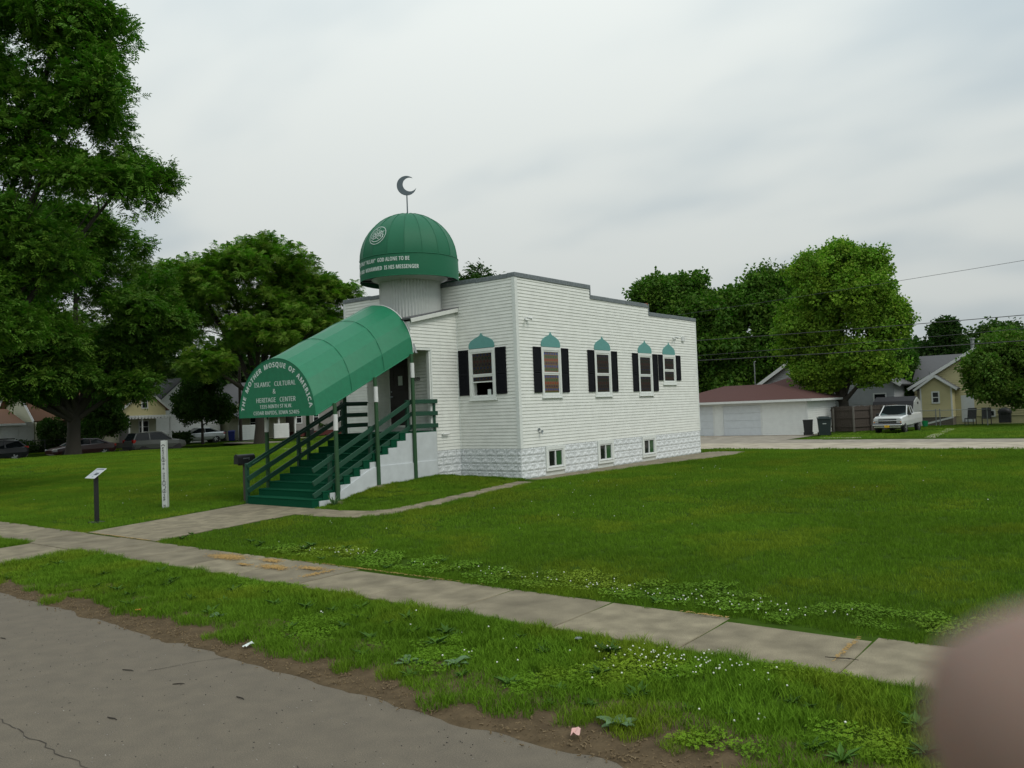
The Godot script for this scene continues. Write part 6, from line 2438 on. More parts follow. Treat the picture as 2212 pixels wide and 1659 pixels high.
	tree("ornamental_tree", "small leafy tree against the porch of the cream bungalow", Vector3(-56.0, -0.1, -14.2), 0.10, 0.9, [
		[V.call(0, 3.4, 0), V.call(1.7, 1.5, 1.7)], [V.call(0.3, 1.9, 0.8), V.call(1.2, 0.9, 1.2)], [V.call(0.3, 2.0, -1.0), V.call(1.3, 1.0, 1.2)]], 800, broad, Color(0.058, 0.115, 0.02))
	tree("garden_shrub", "leafy shrub by the corner of the cream bungalow", Vector3(-57.6, -0.1, -10.9), 0.06, 0.5, [[V.call(0, 1.6, 0), V.call(1.0, 1.1, 1.0)]], 180, broad, Color(0.045, 0.085, 0.02))
	for k in 5:
		tree("foundation_shrub", ["low bush under the bungalow's front window", "low bush behind the yard fence posts", "low bush beside the fence gate", "low bush next to the maroon sedan", "flowering low bush beside the porch rail"][k], Vector3(-57.9, -0.1, -13.4 + k * 2.3 if k < 4 else -22.4), 0.04, 0.2, [[V.call(0, 0.55, 0), V.call(0.6, 0.55, 1.1)]], 120, broad, Color(0.05, 0.09, 0.025), "shrubs before the bungalow")
	# trees on the right
	tree("maple_tree", "bright green upright maple behind the plank fence", Vector3(-1.25, -0.15, -36.8), 0.36, 2.1, [
		[V.call(-0.2, 8.6, 0), V.call(3.9, 3.0, 3.6)], [V.call(-0.9, 10.8, 0), V.call(2.3, 2.0, 2.2)], [V.call(0.6, 10.6, 0.4), V.call(1.9, 1.8, 1.9)], [V.call(2.0, 10.6, 0), V.call(1.4, 1.7, 1.6)], [V.call(-2.6, 6.6, 0.6), V.call(2.4, 2.0, 2.4)], [V.call(2.3, 7.2, 0.4), V.call(2.1, 2.4, 2.2)], [V.call(0, 5.0, 0.8), V.call(3.2, 1.7, 2.8)], [V.call(-1.6, 3.5, 1.0), V.call(1.9, 1.0, 1.6)], [V.call(2.0, 4.0, 0.6), V.call(2.2, 1.2, 1.8)]], 6800, maple_leaf, Color(0.172, 0.292, 0.032))
	tree("oak_tree", "large dark rounded tree behind the stepped parapet", Vector3(-20.5, -0.15, -51.0), 0.5, 4.0, [
		[V.call(0, 11.3, 0), V.call(4.2, 2.9, 4.0)], [V.call(-3.0, 8.6, 0), V.call(3.2, 2.8, 3.4)], [V.call(3.0, 9.4, 1), V.call(3.4, 2.6, 3.2)], [V.call(0, 6.6, 2), V.call(4.6, 2.4, 3.4)], [V.call(0.8, 3.8, 2), V.call(4.4, 1.8, 3.0)]], 4200, broad_mid, Color(0.078, 0.155, 0.022))
	tree("oak_tree", "large dark rounded tree standing left of the bright maple", Vector3(-13.2, -0.15, -52.0), 0.5, 4.0, [
		[V.call(0, 11.0, 0), V.call(3.9, 2.8, 4.0)], [V.call(3.2, 8.6, 0), V.call(3.0, 2.8, 3.4)], [V.call(-2.6, 8.0, 1), V.call(3.2, 2.8, 3.2)], [V.call(0, 6.0, 2), V.call(4.2, 2.4, 3.4)], [V.call(0, 3.6, 2), V.call(4.0, 1.8, 3.0)]], 4000, broad_mid, Color(0.080, 0.158, 0.022))
	tree("hedge_tree", "drooping green evergreen between the maple and the yellow house", Vector3(-0.6, -0.15, -47.0), 0.25, 1.5, [
		[V.call(0, 4.2, 0), V.call(2.0, 2.2, 1.8)], [V.call(-1.8, 3.2, 0), V.call(1.8, 2.4, 1.6)], [V.call(0.3, 1.9, 0.4), V.call(2.2, 1.6, 1.6)]], 1700, broad, Color(0.058, 0.12, 0.02))
	tree("lilac_tree", "wide low blossoming tree before the yellow house", Vector3(8.8, -0.15, -40.4), 0.20, 1.2, [
		[V.call(0, 4.4, 0), V.call(2.6, 1.9, 2.2)], [V.call(-1.9, 3.2, 0.4), V.call(1.7, 1.6, 1.8)], [V.call(2.4, 3.8, 0), V.call(2.6, 2.2, 2.2)], [V.call(-0.6, 2.2, 0.8), V.call(2.2, 1.0, 1.6)]], 3000, broad, Color(0.100, 0.175, 0.028))
	tree("spruce_tree", "dark pointed tree rising behind the yellow house roof", Vector3(0.2, -0.15, -64.0), 0.35, 2.0, [
		[V.call(0, 7.4, 0), V.call(1.2, 1.4, 1.2)], [V.call(0, 5.6, 0), V.call(2.4, 1.7, 2.2)], [V.call(0.4, 3.6, 0), V.call(3.2, 1.9, 2.8)]], 1500, broad_mid, Color(0.036, 0.070, 0.018))
	for q in [[4.5, -76.0, 9.3, 5.0, "hazy tall tree far behind the yellow house"], [-3.5, -70.0, 7.0, 4.0, "rounded tree far behind the shed and spruce"], [10.5, -66.0, 8.6, 5.0, "broad tree far behind the lilac"], [-8.0, -74.0, 9.0, 5.0, "tall tree far behind the bright maple"]]:
		tree("far_tree", q[4], Vector3(q[0], -0.15, q[1]), 0.35, 3.0, [[Vector3(0, q[2] * 0.70, 0), Vector3(q[3], q[2] * 0.28, q[3])], [Vector3(q[3] * 0.4, q[2] * 0.45, 1), Vector3(q[3] * 0.8, q[2] * 0.28, q[3] * 0.8)]], 1000, broad_mid, Color(0.055, 0.10, 0.022), "trees far beyond the yard")
	tree("back_tree", "tree behind the mosque showing just above the parapet", Vector3(-17.5, 0, -19.5), 0.35, 4.0, [[Vector3(0, 8.0, 0), Vector3(2.6, 2.4, 2.6)], [Vector3(1.2, 6.5, 1), Vector3(2.2, 2.0, 2.2)]], 800, ash_far, Color(0.045, 0.090, 0.018))
	# woods along the horizon
	var xs := []
	var cs := []
	var r := RandomNumberGenerator.new()
	r.seed = 77
	for k in 5200:
		var a := r.randf_range(-2.55, 0.55)      # round from the left of the view to the right of it
		var d := r.randf_range(100.0, 128.0)
		var h := 8.5 + 3.0 * sin(a * 23.0) + 2.0 * sin(a * 57.0 + 1.0)
		if a > -0.6:
			h *= 0.55
		var y := pow(r.randf(), 0.8) * h
		xs.append(Transform3D(Basis(rand_dir(r), r.randf() * TAU).scaled(Vector3.ONE * r.randf_range(1.6, 2.6)), Vector3(14.0 + sin(a) * d, y, 19.0 - cos(a) * d)))
		var v := r.randf_range(0.7, 1.25)
		cs.append(Color(0.034 * v, 0.066 * v, 0.016 * v))
	var o := many("distant_woods", null, broad_far, M.leaf, xs, cs)
	tag(o, "mass of dark trees closing off the horizon behind the houses", "woods", "", "stuff")

# ---------------------------------------------------------------- grass
func grass_mesh(size: float, count: int, h: float, w: float, sd: int, bend := 0.35) -> ArrayMesh:
	var r := RandomNumberGenerator.new()
	r.seed = sd
	var g := Geo.new()
	for k in count:
		var p := Vector3(r.randf_range(-0.5, 0.5) * size, -0.01, r.randf_range(-0.5, 0.5) * size)
		var a := r.randf() * TAU
		var s := Vector3(cos(a), 0, sin(a)) * w * r.randf_range(0.6, 1.3) * 0.5
		var hh := h * r.randf_range(0.5, 1.15)
		var b := r.randf() * TAU
		var off := Vector3(cos(b), 0, sin(b)) * hh * bend * r.randf_range(0.2, 1.6)
		var m := p + Vector3(0, hh * 0.6, 0) + off * 0.35
		var tip := p + Vector3(0, hh, 0) + off
		g.tri(p - s, p + s, m + s * 0.75)
		g.tri(p - s, m + s * 0.75, m - s * 0.75)
		g.tri(m - s * 0.75, m + s * 0.75, tip)
	return g.mesh()

func clover_mesh(size: float, count: int, h: float, lw: float, sd: int) -> ArrayMesh:
	var r := RandomNumberGenerator.new()
	r.seed = sd
	var g := Geo.new()
	for k in count:
		var p := Vector3(r.randf_range(-0.5, 0.5) * size, h * r.randf_range(0.35, 1.1), r.randf_range(-0.5, 0.5) * size)
		var tilt := Vector3(r.randf_range(-0.5, 0.5), 1, r.randf_range(-0.5, 0.5)).normalized()
		var a0 := r.randf() * TAU
		for i in 3:
			var a := a0 + TAU * i / 3.0
			var d := Vector3(cos(a), 0, sin(a))
			d = (d - tilt * d.dot(tilt)).normalized()
			var s := tilt.cross(d)
			var l := lw * r.randf_range(0.8, 1.2)
			var c := p + d * l * 0.55
			g.quad(p, c + s * l * 0.45, p + d * l + tilt * l * 0.08, c - s * l * 0.45)
		g.tri(Vector3(p.x - 0.001, -0.01, p.z), Vector3(p.x + 0.001, -0.01, p.z), p)
	return g.mesh()

var side_poly := PackedVector2Array()
func hard(x: float, z: float, m: float) -> bool:
	if z > 10.28 - m and z < 11.70 + m:
		return true
	if x > -5.14 - m and x < -1.98 + m and z > 5.9 and z < 10.3:
		return true
	if x > -4.76 - m and x < -2.43 + m and z > 11.6 and z < 14.2:
		return true
	if x > -7.75 - m and x < 0.03 + m and z > -12.25 - m and z < 0.03 + m:
		return true
	if x > -5.32 - m and x < -2.20 + m and z > -0.1 and z < 5.98:
		return true
	if x < 3.0 and z < 7.0 and z > -13.4 and x > -2.2:
		if side_poly.is_empty():
			for p in [Vector2(-1.94, 5.92), Vector2(-1.2, 5.96), Vector2(-0.35, 5.80), Vector2(0.05, 5.35), Vector2(0.14, 4.5), Vector2(0.12, 2.9), Vector2(0.09, 0.9), Vector2(0.06, -0.6), Vector2(0.055, -13.2), Vector2(1.7, -13.0), Vector2(2.1, -11.0), Vector2(1.9, -9.2), Vector2(1.5, -7.0), Vector2(1.2, -4.8), Vector2(1.0, -2.8), Vector2(0.86, -0.8), Vector2(0.78, 0.9), Vector2(0.80, 3.0), Vector2(0.84, 4.9), Vector2(0.66, 5.95), Vector2(0.1, 6.60), Vector2(-0.9, 6.78), Vector2(-1.98, 6.72)]:
				side_poly.push_back(p)
		for q in [Vector2(0, 0), Vector2(m, 0), Vector2(-m, 0), Vector2(0, m), Vector2(0, -m)]:
			if Geometry2D.is_point_in_polygon(Vector2(x, z) + q, side_poly):
				return true
	return false

func seen(p: Vector3) -> bool:
	var q := px(p)
	return q.z > 0.0 and q.x > -420.0 and q.x < 2640.0 and q.y < 2050.0

func build_grass():
	var near_a := grass_mesh(0.34, 260, 0.075, 0.0065, 11)
	var lush := grass_mesh(0.36, 300, 0.135, 0.0075, 13, 0.55)
	var mid := grass_mesh(0.75, 520, 0.070, 0.011, 15)
	var far := grass_mesh(2.0, 900, 0.075, 0.024, 17)
	var clov := clover_mesh(0.34, 170, 0.06, 0.0165, 19)
	var tone := FastNoiseLite.new()
	tone.seed = 9
	tone.frequency = 0.16
	tone.fractal_octaves = 4
	var lists := {}
	for k in ["a", "lush", "mid", "far", "clov"]:
		lists[k] = [[], []]
	var r := RandomNumberGenerator.new()
	r.seed = 5
	var add := func(kind: String, x: float, z: float, sc: float, base: Color):
		var n := tone.get_noise_2d(x, z)
		var v := 1.05 + 0.28 * n + r.randf_range(-0.10, 0.10)
		var dry := clampf(tone.get_noise_2d(x * 2.3 + 50.0, z * 2.3) * 0.9 + 0.04, 0.0, 0.42)
		var c := base.lerp(Color(base.r * 2.1, base.g * 1.25, base.b * 1.3), dry)
		lists[kind][0].append(Transform3D(Basis(Vector3.UP, r.randf() * TAU).scaled(Vector3(sc, sc * r.randf_range(0.85, 1.15), sc)), Vector3(x, ground_here(x, z), z)))
		lists[kind][1].append(Color(c.r * v, c.g * v, c.b * v))
	var base := Color(0.094, 0.188, 0.014)
	var lime := Color(0.104, 0.205, 0.020)
	# verge between footpath and street
	var z := 11.74
	while z < 14.1:
		var x := -12.0
		while x < 15.5:
			var jx := x + r.randf_range(-0.08, 0.08)
			var jz := z + r.randf_range(-0.08, 0.08)
			var bare := tone.get_noise_2d(jx * 4.0, jz * 4.0 + 200.0)
			if not hard(jx, jz, 0.04) and seen(Vector3(jx, -0.4, jz)) and not (jz > 13.82 + 0.07 * sin(jx * 2.0) + 0.12 * smoothstep(2.0, 10.0, jx) - 0.06 and r.randf() < 0.94) and bare > -0.5:
				var clump := tone.get_noise_2d(jx * 3.0 + 90.0, jz * 3.0)
				if clump > 0.30 and jx > 3.0:
					add.call("clov", jx, jz, r.randf_range(0.8, 1.1), base)
					if r.randf() < 0.8:
						add.call("lush", jx, jz, 0.62, base)
				else:
					add.call("lush", jx, jz, r.randf_range(0.55, 1.0), base)
			x += 0.235
		z += 0.235
	# lawn
	z = 10.26
	while z > -14.9:
		var step := 0.29 if z > 2.0 else 0.6
		var x := -26.0
		while x < 34.0:
			var jx := x + r.randf_range(-0.09, 0.09)
			var jz := z + r.randf_range(-0.09, 0.09)
			var p := Vector3(jx, -0.1, jz)
			var d := Vector2(jx - 14.95, jz - 19.42).length()
			var coarse := d > 17.0
			var st := 0.60 if coarse else 0.29
			if seen(p):
				var edge := hard(jx, jz, 0.26)
				if coarse and not edge:
					if step > 0.5 or (int(round(z / 0.29)) % 2 == 0):
						add.call("mid", jx, jz, 1.0, base)
				elif not hard(jx, jz, 0.085):
					var strip := jz > 9.25 + 0.35 * tone.get_noise_2d(jx * 3.0, 7.0) and jx > -1.6
					if strip and r.randf() < 0.75:
						add.call("clov", jx, jz, r.randf_range(0.8, 1.25), lime)
						add.call("a", jx, jz, 0.7, base)
					else:
						add.call("a", jx, jz, 1.0, base)
			x += st
		z -= step
	# ragged fringe along both sides of the footpath
	var fx := -14.0
	while fx < 16.0:
		for q in [[10.20, "a", 0.75], [10.08, "a", 0.9], [11.80, "lush", 0.5], [11.92, "lush", 0.7]]:
			var jx := fx + r.randf_range(-0.06, 0.06)
			var jz: float = q[0] + r.randf_range(-0.05, 0.05)
			if seen(Vector3(jx, -0.4, jz)) and not hard(jx, jz, 0.0):
				add.call(q[1], jx, jz, q[2] * r.randf_range(0.7, 1.2), base)
		fx += 0.17
	# longer grass left standing against the foundation and the stairs
	fx = 0.0
	while fx < 13.0:
		for q in [Vector2(-2.15 + fx * 0.18, 0.14), Vector2(-2.1, 5.4 - fx * 0.4), Vector2(-2.28, 0.2 + fx * 0.08)]:
			var jx: float = q.x + r.randf_range(-0.05, 0.05)
			var jz: float = q.y + r.randf_range(-0.04, 0.04)
			if not hard(jx, jz, 0.0) and jz > 0.0:
				add.call("lush", jx, jz, r.randf_range(0.35, 0.8), base)
		fx += 0.14
	# edges along the paths and walls, where the coarse squares leave gaps
	z = 5.9
	while z > -14.0:
		for k in 3:
			for q in [lerpf(0.9, 1.75, clampf(-z / 11.0, 0.0, 1.0)) + k * 0.22, -2.0 + k * 0.3, -1.1 + k * 0.3, -0.25 + k * 0.1]:
				var jx: float = q + r.randf_range(-0.08, 0.08)
				var jz := z + r.randf_range(-0.08, 0.08)
				if not hard(jx, jz, 0.05) and seen(Vector3(jx, 0, jz)):
					add.call("a", jx, jz, r.randf_range(0.7, 1.1), base)
		z -= 0.26
	# far lawns: beyond on the left, and over the alley
	z = 12.0
	while z > -48.0:
		var x := -48.6
		while x < 24.0:
			var jx := x + r.randf_range(-0.4, 0.4)
			var jz := z + r.randf_range(-0.4, 0.4)
			var left := jx < -25.0 and jz > -47.0 and jz < 9.5
			var midl := jx >= -25.0 and jx < -9.0 and jz < -13.5 and jz > -40.0
			var back := jx > 0.6 and jz < -25.6 and jz > -41.0 and not (jx > 1.4 and jx < 3.9 and jz < -31.0 and jz > -36.8)
			var strip := jx > -8.0 and jz < -13.0 and jz > -14.6
			if (left or midl or back or strip) and seen(Vector3(jx, 0, jz)):
				add.call("far", jx, jz, 1.0, lime if back else base)
			x += 1.55
		z -= 1.55
	z = -1.0
	while z > -46.0:
		for q in [-57.4, -58.4]:
			if seen(Vector3(q, 0, z)):
				add.call("far", q, z, 1.0, base)
		z -= 1.5
	var names := {"a": ["lawn_grass", "short mown grass of the front lawn near the footpath", near_a], "lush": ["verge_grass", "long lush grass on the verge by the street", lush], "mid": ["lawn_grass", "short mown grass of the side lawn round the mosque", mid], "far": ["lawn_grass", "far grass reaching to the side street and the yards", far], "clov": ["clover", "patches of clover and weeds along the footpath edges", clov]}
	for k in names:
		var o := many(names[k][0], null, names[k][2], M.grass, lists[k][0], lists[k][1])
		tag(o, names[k][1], "grass" if k != "clov" else "clover", "", "stuff")
	# clover heads
	var xs := []
	var cs := []
	for q in [[11.2, 12.15, 0.9, 0.30, 90], [7.4, 9.75, 2.2, 0.25, 34], [10.6, 9.9, 1.8, 0.3, 60], [3.2, 9.6, 0.8, 0.2, 26], [9.0, 12.5, 2.5, 0.6, 18], [12.2, 13.2, 1.0, 0.4, 10], [4.0, 5.0, 7.0, 5.0, 26], [6.0, -4.0, 7.0, 6.0, 20], [-10.0, 6.0, 5.0, 4.0, 14]]:
		for k in q[4]:
			var p := Vector3(q[0] + r.randfn() * q[2] * 0.5, 0, q[1] + r.randfn() * q[3] * 0.6)
			if not hard(p.x, p.z, 0.03) and p.z < 13.35:
				p.y = ground_here(p.x, p.z) + r.randf_range(0.05, 0.10)
				xs.append(Transform3D(Basis().scaled(Vector3.ONE * r.randf_range(0.7, 1.2)), p))
				cs.append(Color(1, 1, 1))
	var g := Geo.new()
	g.ball(Vector3.ZERO, Vector3(0.0095, 0.008, 0.0095), 6, 4)
	var o := many("clover_flowers", null, g.mesh(), M.clover_flower, xs, cs)
	tag(o, "small white clover heads dotted over the grass", "flowers", "", "stuff")

func ground_here(x: float, z: float) -> float:
	var y := ground_at(x, z)
	if x < -47.0:
		y -= 0.40 * smoothstep(-47.6, -49.4, x) * (1.0 - smoothstep(-56.6, -57.4, x))
	return y

# ---------------------------------------------------------------- litter and weeds
func build_litter():
	var r := RandomNumberGenerator.new()
	r.seed = 8
	var g: Geo
	# broad-leaved weeds at the edge of the earth strip
	var n := 0
	for q in [[11.43, 13.72, 0.15, "large pale-leaved weed at the edge of the bare earth"], [8.77, 13.45, 0.13, "rosette weed growing at the verge's earth edge"], [9.25, 13.25, 0.14, "tall-leaved weed in the middle of the verge"], [5.2, 13.35, 0.12, "drooping two-leaved weed beside the bare earth"]]:
		var t := thing("weed_plant", q[3], "plant", Vector3(q[0], gy(q[1]) + 0.01, q[1]))
		for k in 9:
			g = Geo.new()
			var a := TAU * k / 9.0 + r.randf_range(-0.3, 0.3)
			var d := Vector3(cos(a), 0, sin(a))
			var s := Vector3(-sin(a), 0, cos(a))
			var l: float = q[2] * r.randf_range(0.7, 1.25)
			var rise := r.randf_range(0.25, 0.75)
			var prev := [Vector3.ZERO, Vector3.ZERO, Vector3.ZERO]
			for i in 6:
				var u := (i + 1) / 6.0
				var c := d * l * u + Vector3(0, l * (rise * u * 1.6 - 1.1 * u * u * rise + 0.03), 0)
				var w := l * 0.24 * sin(PI * minf(u * 0.9 + 0.08, 1.0)) + 0.002
				var cur := [c - s * w + Vector3(0, 0.012, 0), c, c + s * w + Vector3(0, 0.012, 0)]
				g.quad(prev[0], prev[1], cur[1], cur[0])
				g.quad(prev[1], prev[2], cur[2], cur[1])
				prev = cur
			part("weed_leaf", g, M.weed if M.has("weed") else mk("weed", Color(0.075, 0.15, 0.055), 0.6, null, 1.0, {"back": Color(0.1, 0.2, 0.05)}), t)
		n += 1
	var t2 := thing("weed_plant", "spiky dark weed at the foot of the outermost canopy pole", "plant", Vector3(-1.98, ground_at(-1.98, 5.45), 5.45))
	for k in 8:
		g = Geo.new()
		var a := TAU * k / 8.0 + 0.2
		var d := Vector3(cos(a) * 0.6, 1.0, sin(a) * 0.6).normalized()
		leaf(g, Vector3.ZERO, d, d.cross(Vector3(sin(a), 0.2, -cos(a))).normalized(), r.randf_range(0.22, 0.36), 0.06)
		part("weed_leaf", g, M.weed, t2)
	# twigs on the street and footpath
	for q in [[3.6, 15.3, 0.14, "short dark twig lying far along the street edge", 0.1], [6.3, 15.1, 0.16, "thin straight twig on the street near the white litter", 0.3], [7.2, 15.05, 0.12, "thin crooked twig on the street", 0.7], [8.1, 14.95, 0.13, "brown leaf stalk on the street by the earth strip", 0.0], [7.6, 15.9, 0.14, "dark twig in the middle of the lane", 0.15], [10.3, 16.3, 0.12, "dark twig on the near part of the street", 0.5], [12.45, 11.25, 0.30, "dark stick lying across the footpath slabs", 0.25]]:
		var on_walk: bool = q[1] < 12.0
		var t := thing("twig", q[3], "twig", Vector3(q[0], (-0.409 if on_walk else street_y(q[1])) + 0.006, q[1]), q[4])
		g = Geo.new()
		var l: float = q[2]
		g.path([Vector3(-l / 2, 0, 0), Vector3(-l * 0.1, 0.004, l * 0.05), Vector3(l * 0.2, 0.002, -l * 0.02), Vector3(l / 2, 0.0, l * 0.06)], [0.004, 0.006, 0.005, 0.003], 5)
		g.path([Vector3(l * 0.1, 0.002, 0), Vector3(l * 0.25, 0.006, l * 0.12)], [0.003, 0.002], 4)
		part("stem", g, M.twig, t)
	# pieces of litter
	for q in [[6.75, 13.95, 0.075, "crumpled white paper on the earth at the street edge", "lettering"], [11.25, 14.05, 0.07, "flat pink and white wrapper on the bare earth", "pinkish"], [9.95, 12.05, 0.06, "small grey-blue litter in the verge clover", "coping"], [3.85, 13.72, 0.07, "curled orange leaf at the edge of the grass", "amber"]]:
		var m: Material = M[q[4]] if M.has(q[4]) else mk(q[4], Color(0.6, 0.36, 0.33), 0.7)
		var t := thing("litter_scrap", q[3], "litter", Vector3(q[0], -0.455 if q[1] > 13.0 else -0.39, q[1]), r.randf() * 3.0)
		g = Geo.new()
		var grid := []
		for i in 4:
			var row := []
			for j in 4:
				row.append(Vector3((i - 1.5) / 3.0 * q[2] * 1.6, r.randf_range(0.0, q[2] * 0.5) + 0.01, (j - 1.5) / 3.0 * q[2]))
			grid.append(row)
		for i in 3:
			for j in 3:
				g.quad(grid[i][j], grid[i][j + 1], grid[i + 1][j + 1], grid[i + 1][j])
		part("scrap", g, m, t)
	# dry clippings on the footpath
	var xs := []
	var cs := []
	for q in [[1.35, 10.72, 0.42, 0.17, 900], [2.45, 10.58, 0.25, 0.10, 260], [3.05, 10.95, 0.34, 0.12, 420], [3.75, 10.72, 0.28, 0.09, 300], [2.35, 11.05, 0.16, 0.05, 110], [4.22, 10.95, 0.08, 0.35, 160], [12.4, 10.95, 0.02, 0.4, 60], [5.0, 10.34, 1.5, 0.02, 160], [-3.4, 10.32, 1.6, 0.03, 160], [10.7, 10.36, 0.25, 0.02, 60]]:
		for k in q[4]:
			var p := Vector3(q[0] + r.randfn() * q[2] * 0.55, -0.405 + r.randf() * 0.008, q[1] + r.randfn() * q[3] * 0.55)
			if p.z < 11.62 and p.z > 10.3:
				xs.append(Transform3D(Basis(Vector3.UP, r.randf() * TAU) * Basis(Vector3.RIGHT, r.randf_range(-0.2, 0.2)), p))
				cs.append(Color(1, 1, 1))
	g = Geo.new()
	g.box(Vector3(-0.022, 0, -0.003), Vector3(0.022, 0.003, 0.003))
	var o := many("dry_clippings", null, g.mesh(), M.straw, xs, cs)
	tag(o, "tan dried grass clippings scattered on the footpath", "clippings", "", "stuff")
	# loose bits on the bare earth
	xs = []
	cs = []
	for k in 2400:
		var x := r.randf_range(-1.0, 13.4)
		var z := 13.95 + r.randfn() * 0.13 + 0.12 * smoothstep(2.0, 10.0, x)
		xs.append(Transform3D(Basis(rand_dir(r), r.randf() * TAU).scaled(Vector3.ONE * r.randf_range(0.25, 0.95)), Vector3(x, lerpf(gy(13.4), -0.49, smoothstep(13.4, 14.1, z)) + 0.012, z)))
		cs.append(Color(1, 1, 1))
	g = Geo.new()
	g.box(Vector3(-0.018, -0.003, -0.005), Vector3(0.018, 0.003, 0.005))
	g.box(Vector3(0.01, -0.004, 0.006), Vector3(0.02, 0.004, 0.016))
	o = many("earth_debris", null, g.mesh(), mk("debris", Color(0.16, 0.115, 0.06), 0.95), xs, cs)
	tag(o, "dead grass and crumbs strewn over the bare earth strip", "debris", "", "stuff")
	# grit on the street
	xs = []
	cs = []
	for k in 3200:
		var z := 14.15 + pow(r.randf(), 0.8) * 4.6
		var x := r.randf_range(-6.0, 15.5)
		xs.append(Transform3D(Basis(rand_dir(r), r.randf() * TAU).scaled(Vector3.ONE * r.randf_range(0.5, 1.5)), Vector3(x, street_y(z) + 0.001, z)))
		var v := 0.075 if r.randf() < 0.5 else r.randf_range(0.20, 0.32)
		cs.append(Color(v, v * 0.93, v * 0.82))
	g = Geo.new()
	g.ball(Vector3.ZERO, Vector3(0.007, 0.003, 0.005), 5, 3)
	o = many("street_grit", null, g.mesh(), M.grit, xs, cs)
	tag(o, "fine pale and dark grit scattered over the street", "grit", "", "stuff")
	# small rosettes of broad leaves among the verge grass
	g = Geo.new()
	for k in 11:
		var a := TAU * k / 11.0 + r.randf_range(-0.2, 0.2)
		var d := Vector3(cos(a), r.randf_range(0.25, 0.9), sin(a)).normalized()
		leaf(g, Vector3.ZERO, d, Vector3(-sin(a), 0, cos(a)), r.randf_range(0.09, 0.15), 0.038)
	xs = []
	cs = []
	for k in 110:
		var p := Vector3(r.randf_range(-4.0, 14.0), 0, r.randf_range(11.85, 13.75))
		if k % 5 == 0:
			p.z = r.randf_range(9.2, 10.15)
		if not hard(p.x, p.z, 0.03):
			p.y = gy(p.z) + 0.02
			xs.append(Transform3D(Basis(Vector3.UP, r.randf() * TAU).scaled(Vector3.ONE * r.randf_range(0.6, 1.35)), p))
			var v := r.randf_range(0.7, 1.3)
			cs.append(Color(0.062 * v, 0.130 * v, 0.028 * v))
	o = many("rosette_weeds", null, g.mesh(), M.grass, xs, cs)
	tag(o, "small broad-leaved rosettes growing among the verge grass", "weeds", "", "stuff")
	# iron guard rail seen through the stair railing
	var t := thing("iron_railing", "low dark iron guard rail with wooden post on the lawn behind the stairs", "railing", Vector3(-14.6, 0, -3.1), -0.7)
	g = Geo.new()
	g.tube(Vector3(-0.9, 0.85, 0), Vector3(1.6, 0.85, 0), 0.025, 0.025, 6)
	g.tube(Vector3(-0.9, 0.2, 0), Vector3(1.6, 0.2, 0), 0.018, 0.018, 6)
	for k in 11:
		g.tube(Vector3(-0.85 + k * 0.24, 0.2, 0), Vector3(-0.85 + k * 0.24, 0.85, 0), 0.012, 0.012, 5)
	part("bars", g, M.black, t)
	box_part("post", Vector3(-0.98, 0, -0.06), Vector3(-0.86, 1.0, 0.06), M.wood_old, t)

func street_y(z: float) -> float:
	return -0.5 + 0.012 * clampf((z - 14.1) / 0.6, 0.0, 1.0) + 0.018 * clampf((z - 14.7) / 1.4, 0.0, 1.0) + 0.02 * clampf((z - 16.1) / 3.0, 0.0, 1.0)

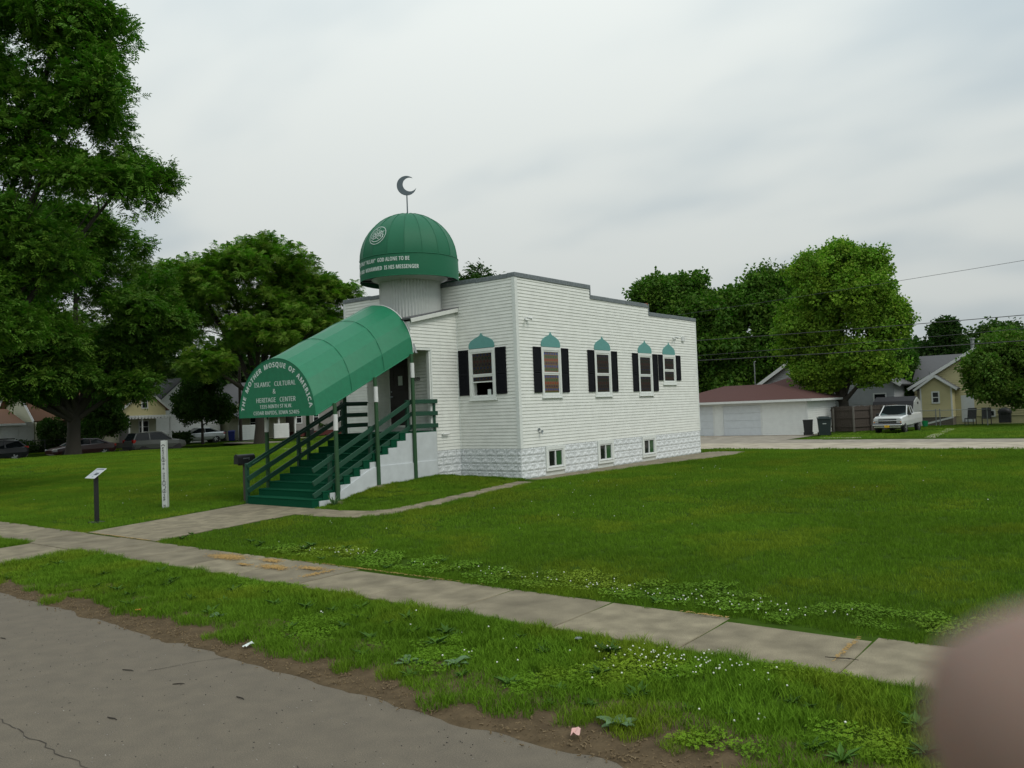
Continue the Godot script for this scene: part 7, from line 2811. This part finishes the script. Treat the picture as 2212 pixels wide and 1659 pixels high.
# ---------------------------------------------------------------- the hand in front of the lens
func build_hand():
	# a capsule skeleton in centimetres in the holder's own axes, meshed as surface nets
	var o := thing("hand", "out-of-focus fingertip of a hand held close to the lens", "hand", cam.position)
	o.basis = cam.basis
	var bones := []
	var chain := func(pts: Array, rad: Array):
		for k in pts.size() - 1:
			bones.append([pts[k], pts[k + 1], rad[k], rad[k + 1]])
	# index finger: tip, two knuckles, root
	chain.call([Vector3(3.68, -2.36, -5.5), Vector3(5.1, -4.1, -4.7), Vector3(7.0, -5.9, -3.4), Vector3(9.6, -8.0, -0.8)], [0.90, 0.94, 1.0, 1.1])
	chain.call([Vector3(7.0, -6.3, -5.6), Vector3(8.2, -7.4, -5.0), Vector3(9.7, -8.2, -3.2), Vector3(11.0, -9.4, -0.6)], [0.78, 0.88, 0.98, 1.1])
	chain.call([Vector3(8.8, -8.0, -5.0), Vector3(9.9, -9.0, -4.4), Vector3(11.2, -9.8, -2.6), Vector3(12.2, -11.0, -0.2)], [0.76, 0.84, 0.94, 1.05])
	chain.call([Vector3(10.6, -9.9, -4.0), Vector3(11.5, -10.8, -3.4), Vector3(12.6, -11.5, -1.8), Vector3(13.2, -12.6, 0.3)], [0.66, 0.72, 0.80, 0.95])
	chain.call([Vector3(5.6, -8.3, 1.4), Vector3(7.4, -10.0, 2.6), Vector3(9.6, -12.0, 4.4)], [0.82, 1.0, 1.25])
	chain.call([Vector3(9.8, -8.4, -0.4), Vector3(12.0, -12.8, 5.0)], [1.25, 1.7])
	chain.call([Vector3(11.2, -9.8, -0.2), Vector3(13.0, -13.4, 5.2)], [1.3, 1.7])
	chain.call([Vector3(12.8, -12.2, 0.6), Vector3(14.0, -14.2, 5.6)], [1.2, 1.6])
	chain.call([Vector3(13.0, -13.4, 5.4), Vector3(15.0, -18.0, 11.0)], [2.1, 2.5])
	var lo := Vector3(2.4, -21.0, -7.0)
	var cell := 0.36
	var dim := Vector3i(46, 56, 60)
	var field := PackedFloat32Array()
	field.resize(dim.x * dim.y * dim.z)
	field.fill(3.0)
	for bn in bones:
		var a: Vector3 = bn[0]
		var b: Vector3 = bn[1]
		var rm: float = maxf(bn[2], bn[3]) + 0.9
		var i0 := ((a.min(b) - Vector3.ONE * rm - lo) / cell).floor()
		var i1 := ((a.max(b) + Vector3.ONE * rm - lo) / cell).ceil()
		var ab := b - a
		var l2 := ab.length_squared()
		for z in range(maxi(0, int(i0.z)), mini(dim.z, int(i1.z))):
			for y in range(maxi(0, int(i0.y)), mini(dim.y, int(i1.y))):
				for x in range(maxi(0, int(i0.x)), mini(dim.x, int(i1.x))):
					var p := lo + Vector3(x, y, z) * cell
					var u := clampf((p - a).dot(ab) / l2, 0.0, 1.0)
					var d: float = p.distance_to(a + ab * u) - lerpf(bn[2], bn[3], u)
					var at := (z * dim.y + y) * dim.x + x
					var e := field[at]
					var k := 0.28
					var h := clampf(0.5 + 0.5 * (e - d) / k, 0.0, 1.0)
					field[at] = lerpf(e, d, h) - k * h * (1.0 - h)
	var idx := {}
	var verts := []
	var F := func(x, y, z): return field[(z * dim.y + y) * dim.x + x]
	for z in dim.z - 1:
		for y in dim.y - 1:
			for x in dim.x - 1:
				var inside := 0
				var sum := Vector3.ZERO
				var hit := 0
				var c := []
				for k in 8:
					var v: float = field[((z + (k >> 2)) * dim.y + y + ((k >> 1) & 1)) * dim.x + x + (k & 1)]
					c.append(v)
					if v < 0.0:
						inside += 1
				if inside == 0 or inside == 8:
					continue
				for e in [[0, 1], [2, 3], [4, 5], [6, 7], [0, 2], [1, 3], [4, 6], [5, 7], [0, 4], [1, 5], [2, 6], [3, 7]]:
					var va: float = c[e[0]]
					var vb: float = c[e[1]]
					if (va < 0.0) != (vb < 0.0):
						var u := va / (va - vb)
						var pa := Vector3(e[0] & 1, (e[0] >> 1) & 1, e[0] >> 2)
						var pb := Vector3(e[1] & 1, (e[1] >> 1) & 1, e[1] >> 2)
						sum += pa.lerp(pb, u)
						hit += 1
				idx[Vector3i(x, y, z)] = verts.size()
				verts.append((lo + (Vector3(x, y, z) + sum / hit) * cell) * 0.01)
	var st := SurfaceTool.new()
	st.begin(Mesh.PRIMITIVE_TRIANGLES)
	st.set_smooth_group(0)
	var axes := [Vector3i(1, 0, 0), Vector3i(0, 1, 0), Vector3i(0, 0, 1)]
	for key in idx:
		var q: Vector3i = key
		for ax in 3:
			var d: Vector3i = axes[ax]
			var u: Vector3i = axes[(ax + 1) % 3]
			var v: Vector3i = axes[(ax + 2) % 3]
			var f0: float = F.call(q.x, q.y, q.z)
			var f1: float = F.call(q.x + d.x, q.y + d.y, q.z + d.z)
			if (f0 < 0.0) == (f1 < 0.0):
				continue
			if not (idx.has(q - u) and idx.has(q - v) and idx.has(q - u - v)):
				continue
			var a: Vector3 = verts[idx[q]]
			var b: Vector3 = verts[idx[q - u]]
			var c: Vector3 = verts[idx[q - u - v]]
			var e: Vector3 = verts[idx[q - v]]
			var order := [a, b, c, a, c, e] if f0 < 0.0 else [a, c, b, a, e, c]
			# outward for front faces that run clockwise
			for k in range(0, 6, 3):
				st.add_vertex(order[k])
				st.add_vertex(order[k + 2])
				st.add_vertex(order[k + 1])
	st.index()
	st.generate_normals()
	part("palm_and_fingers", st.commit(), M.skin, o)
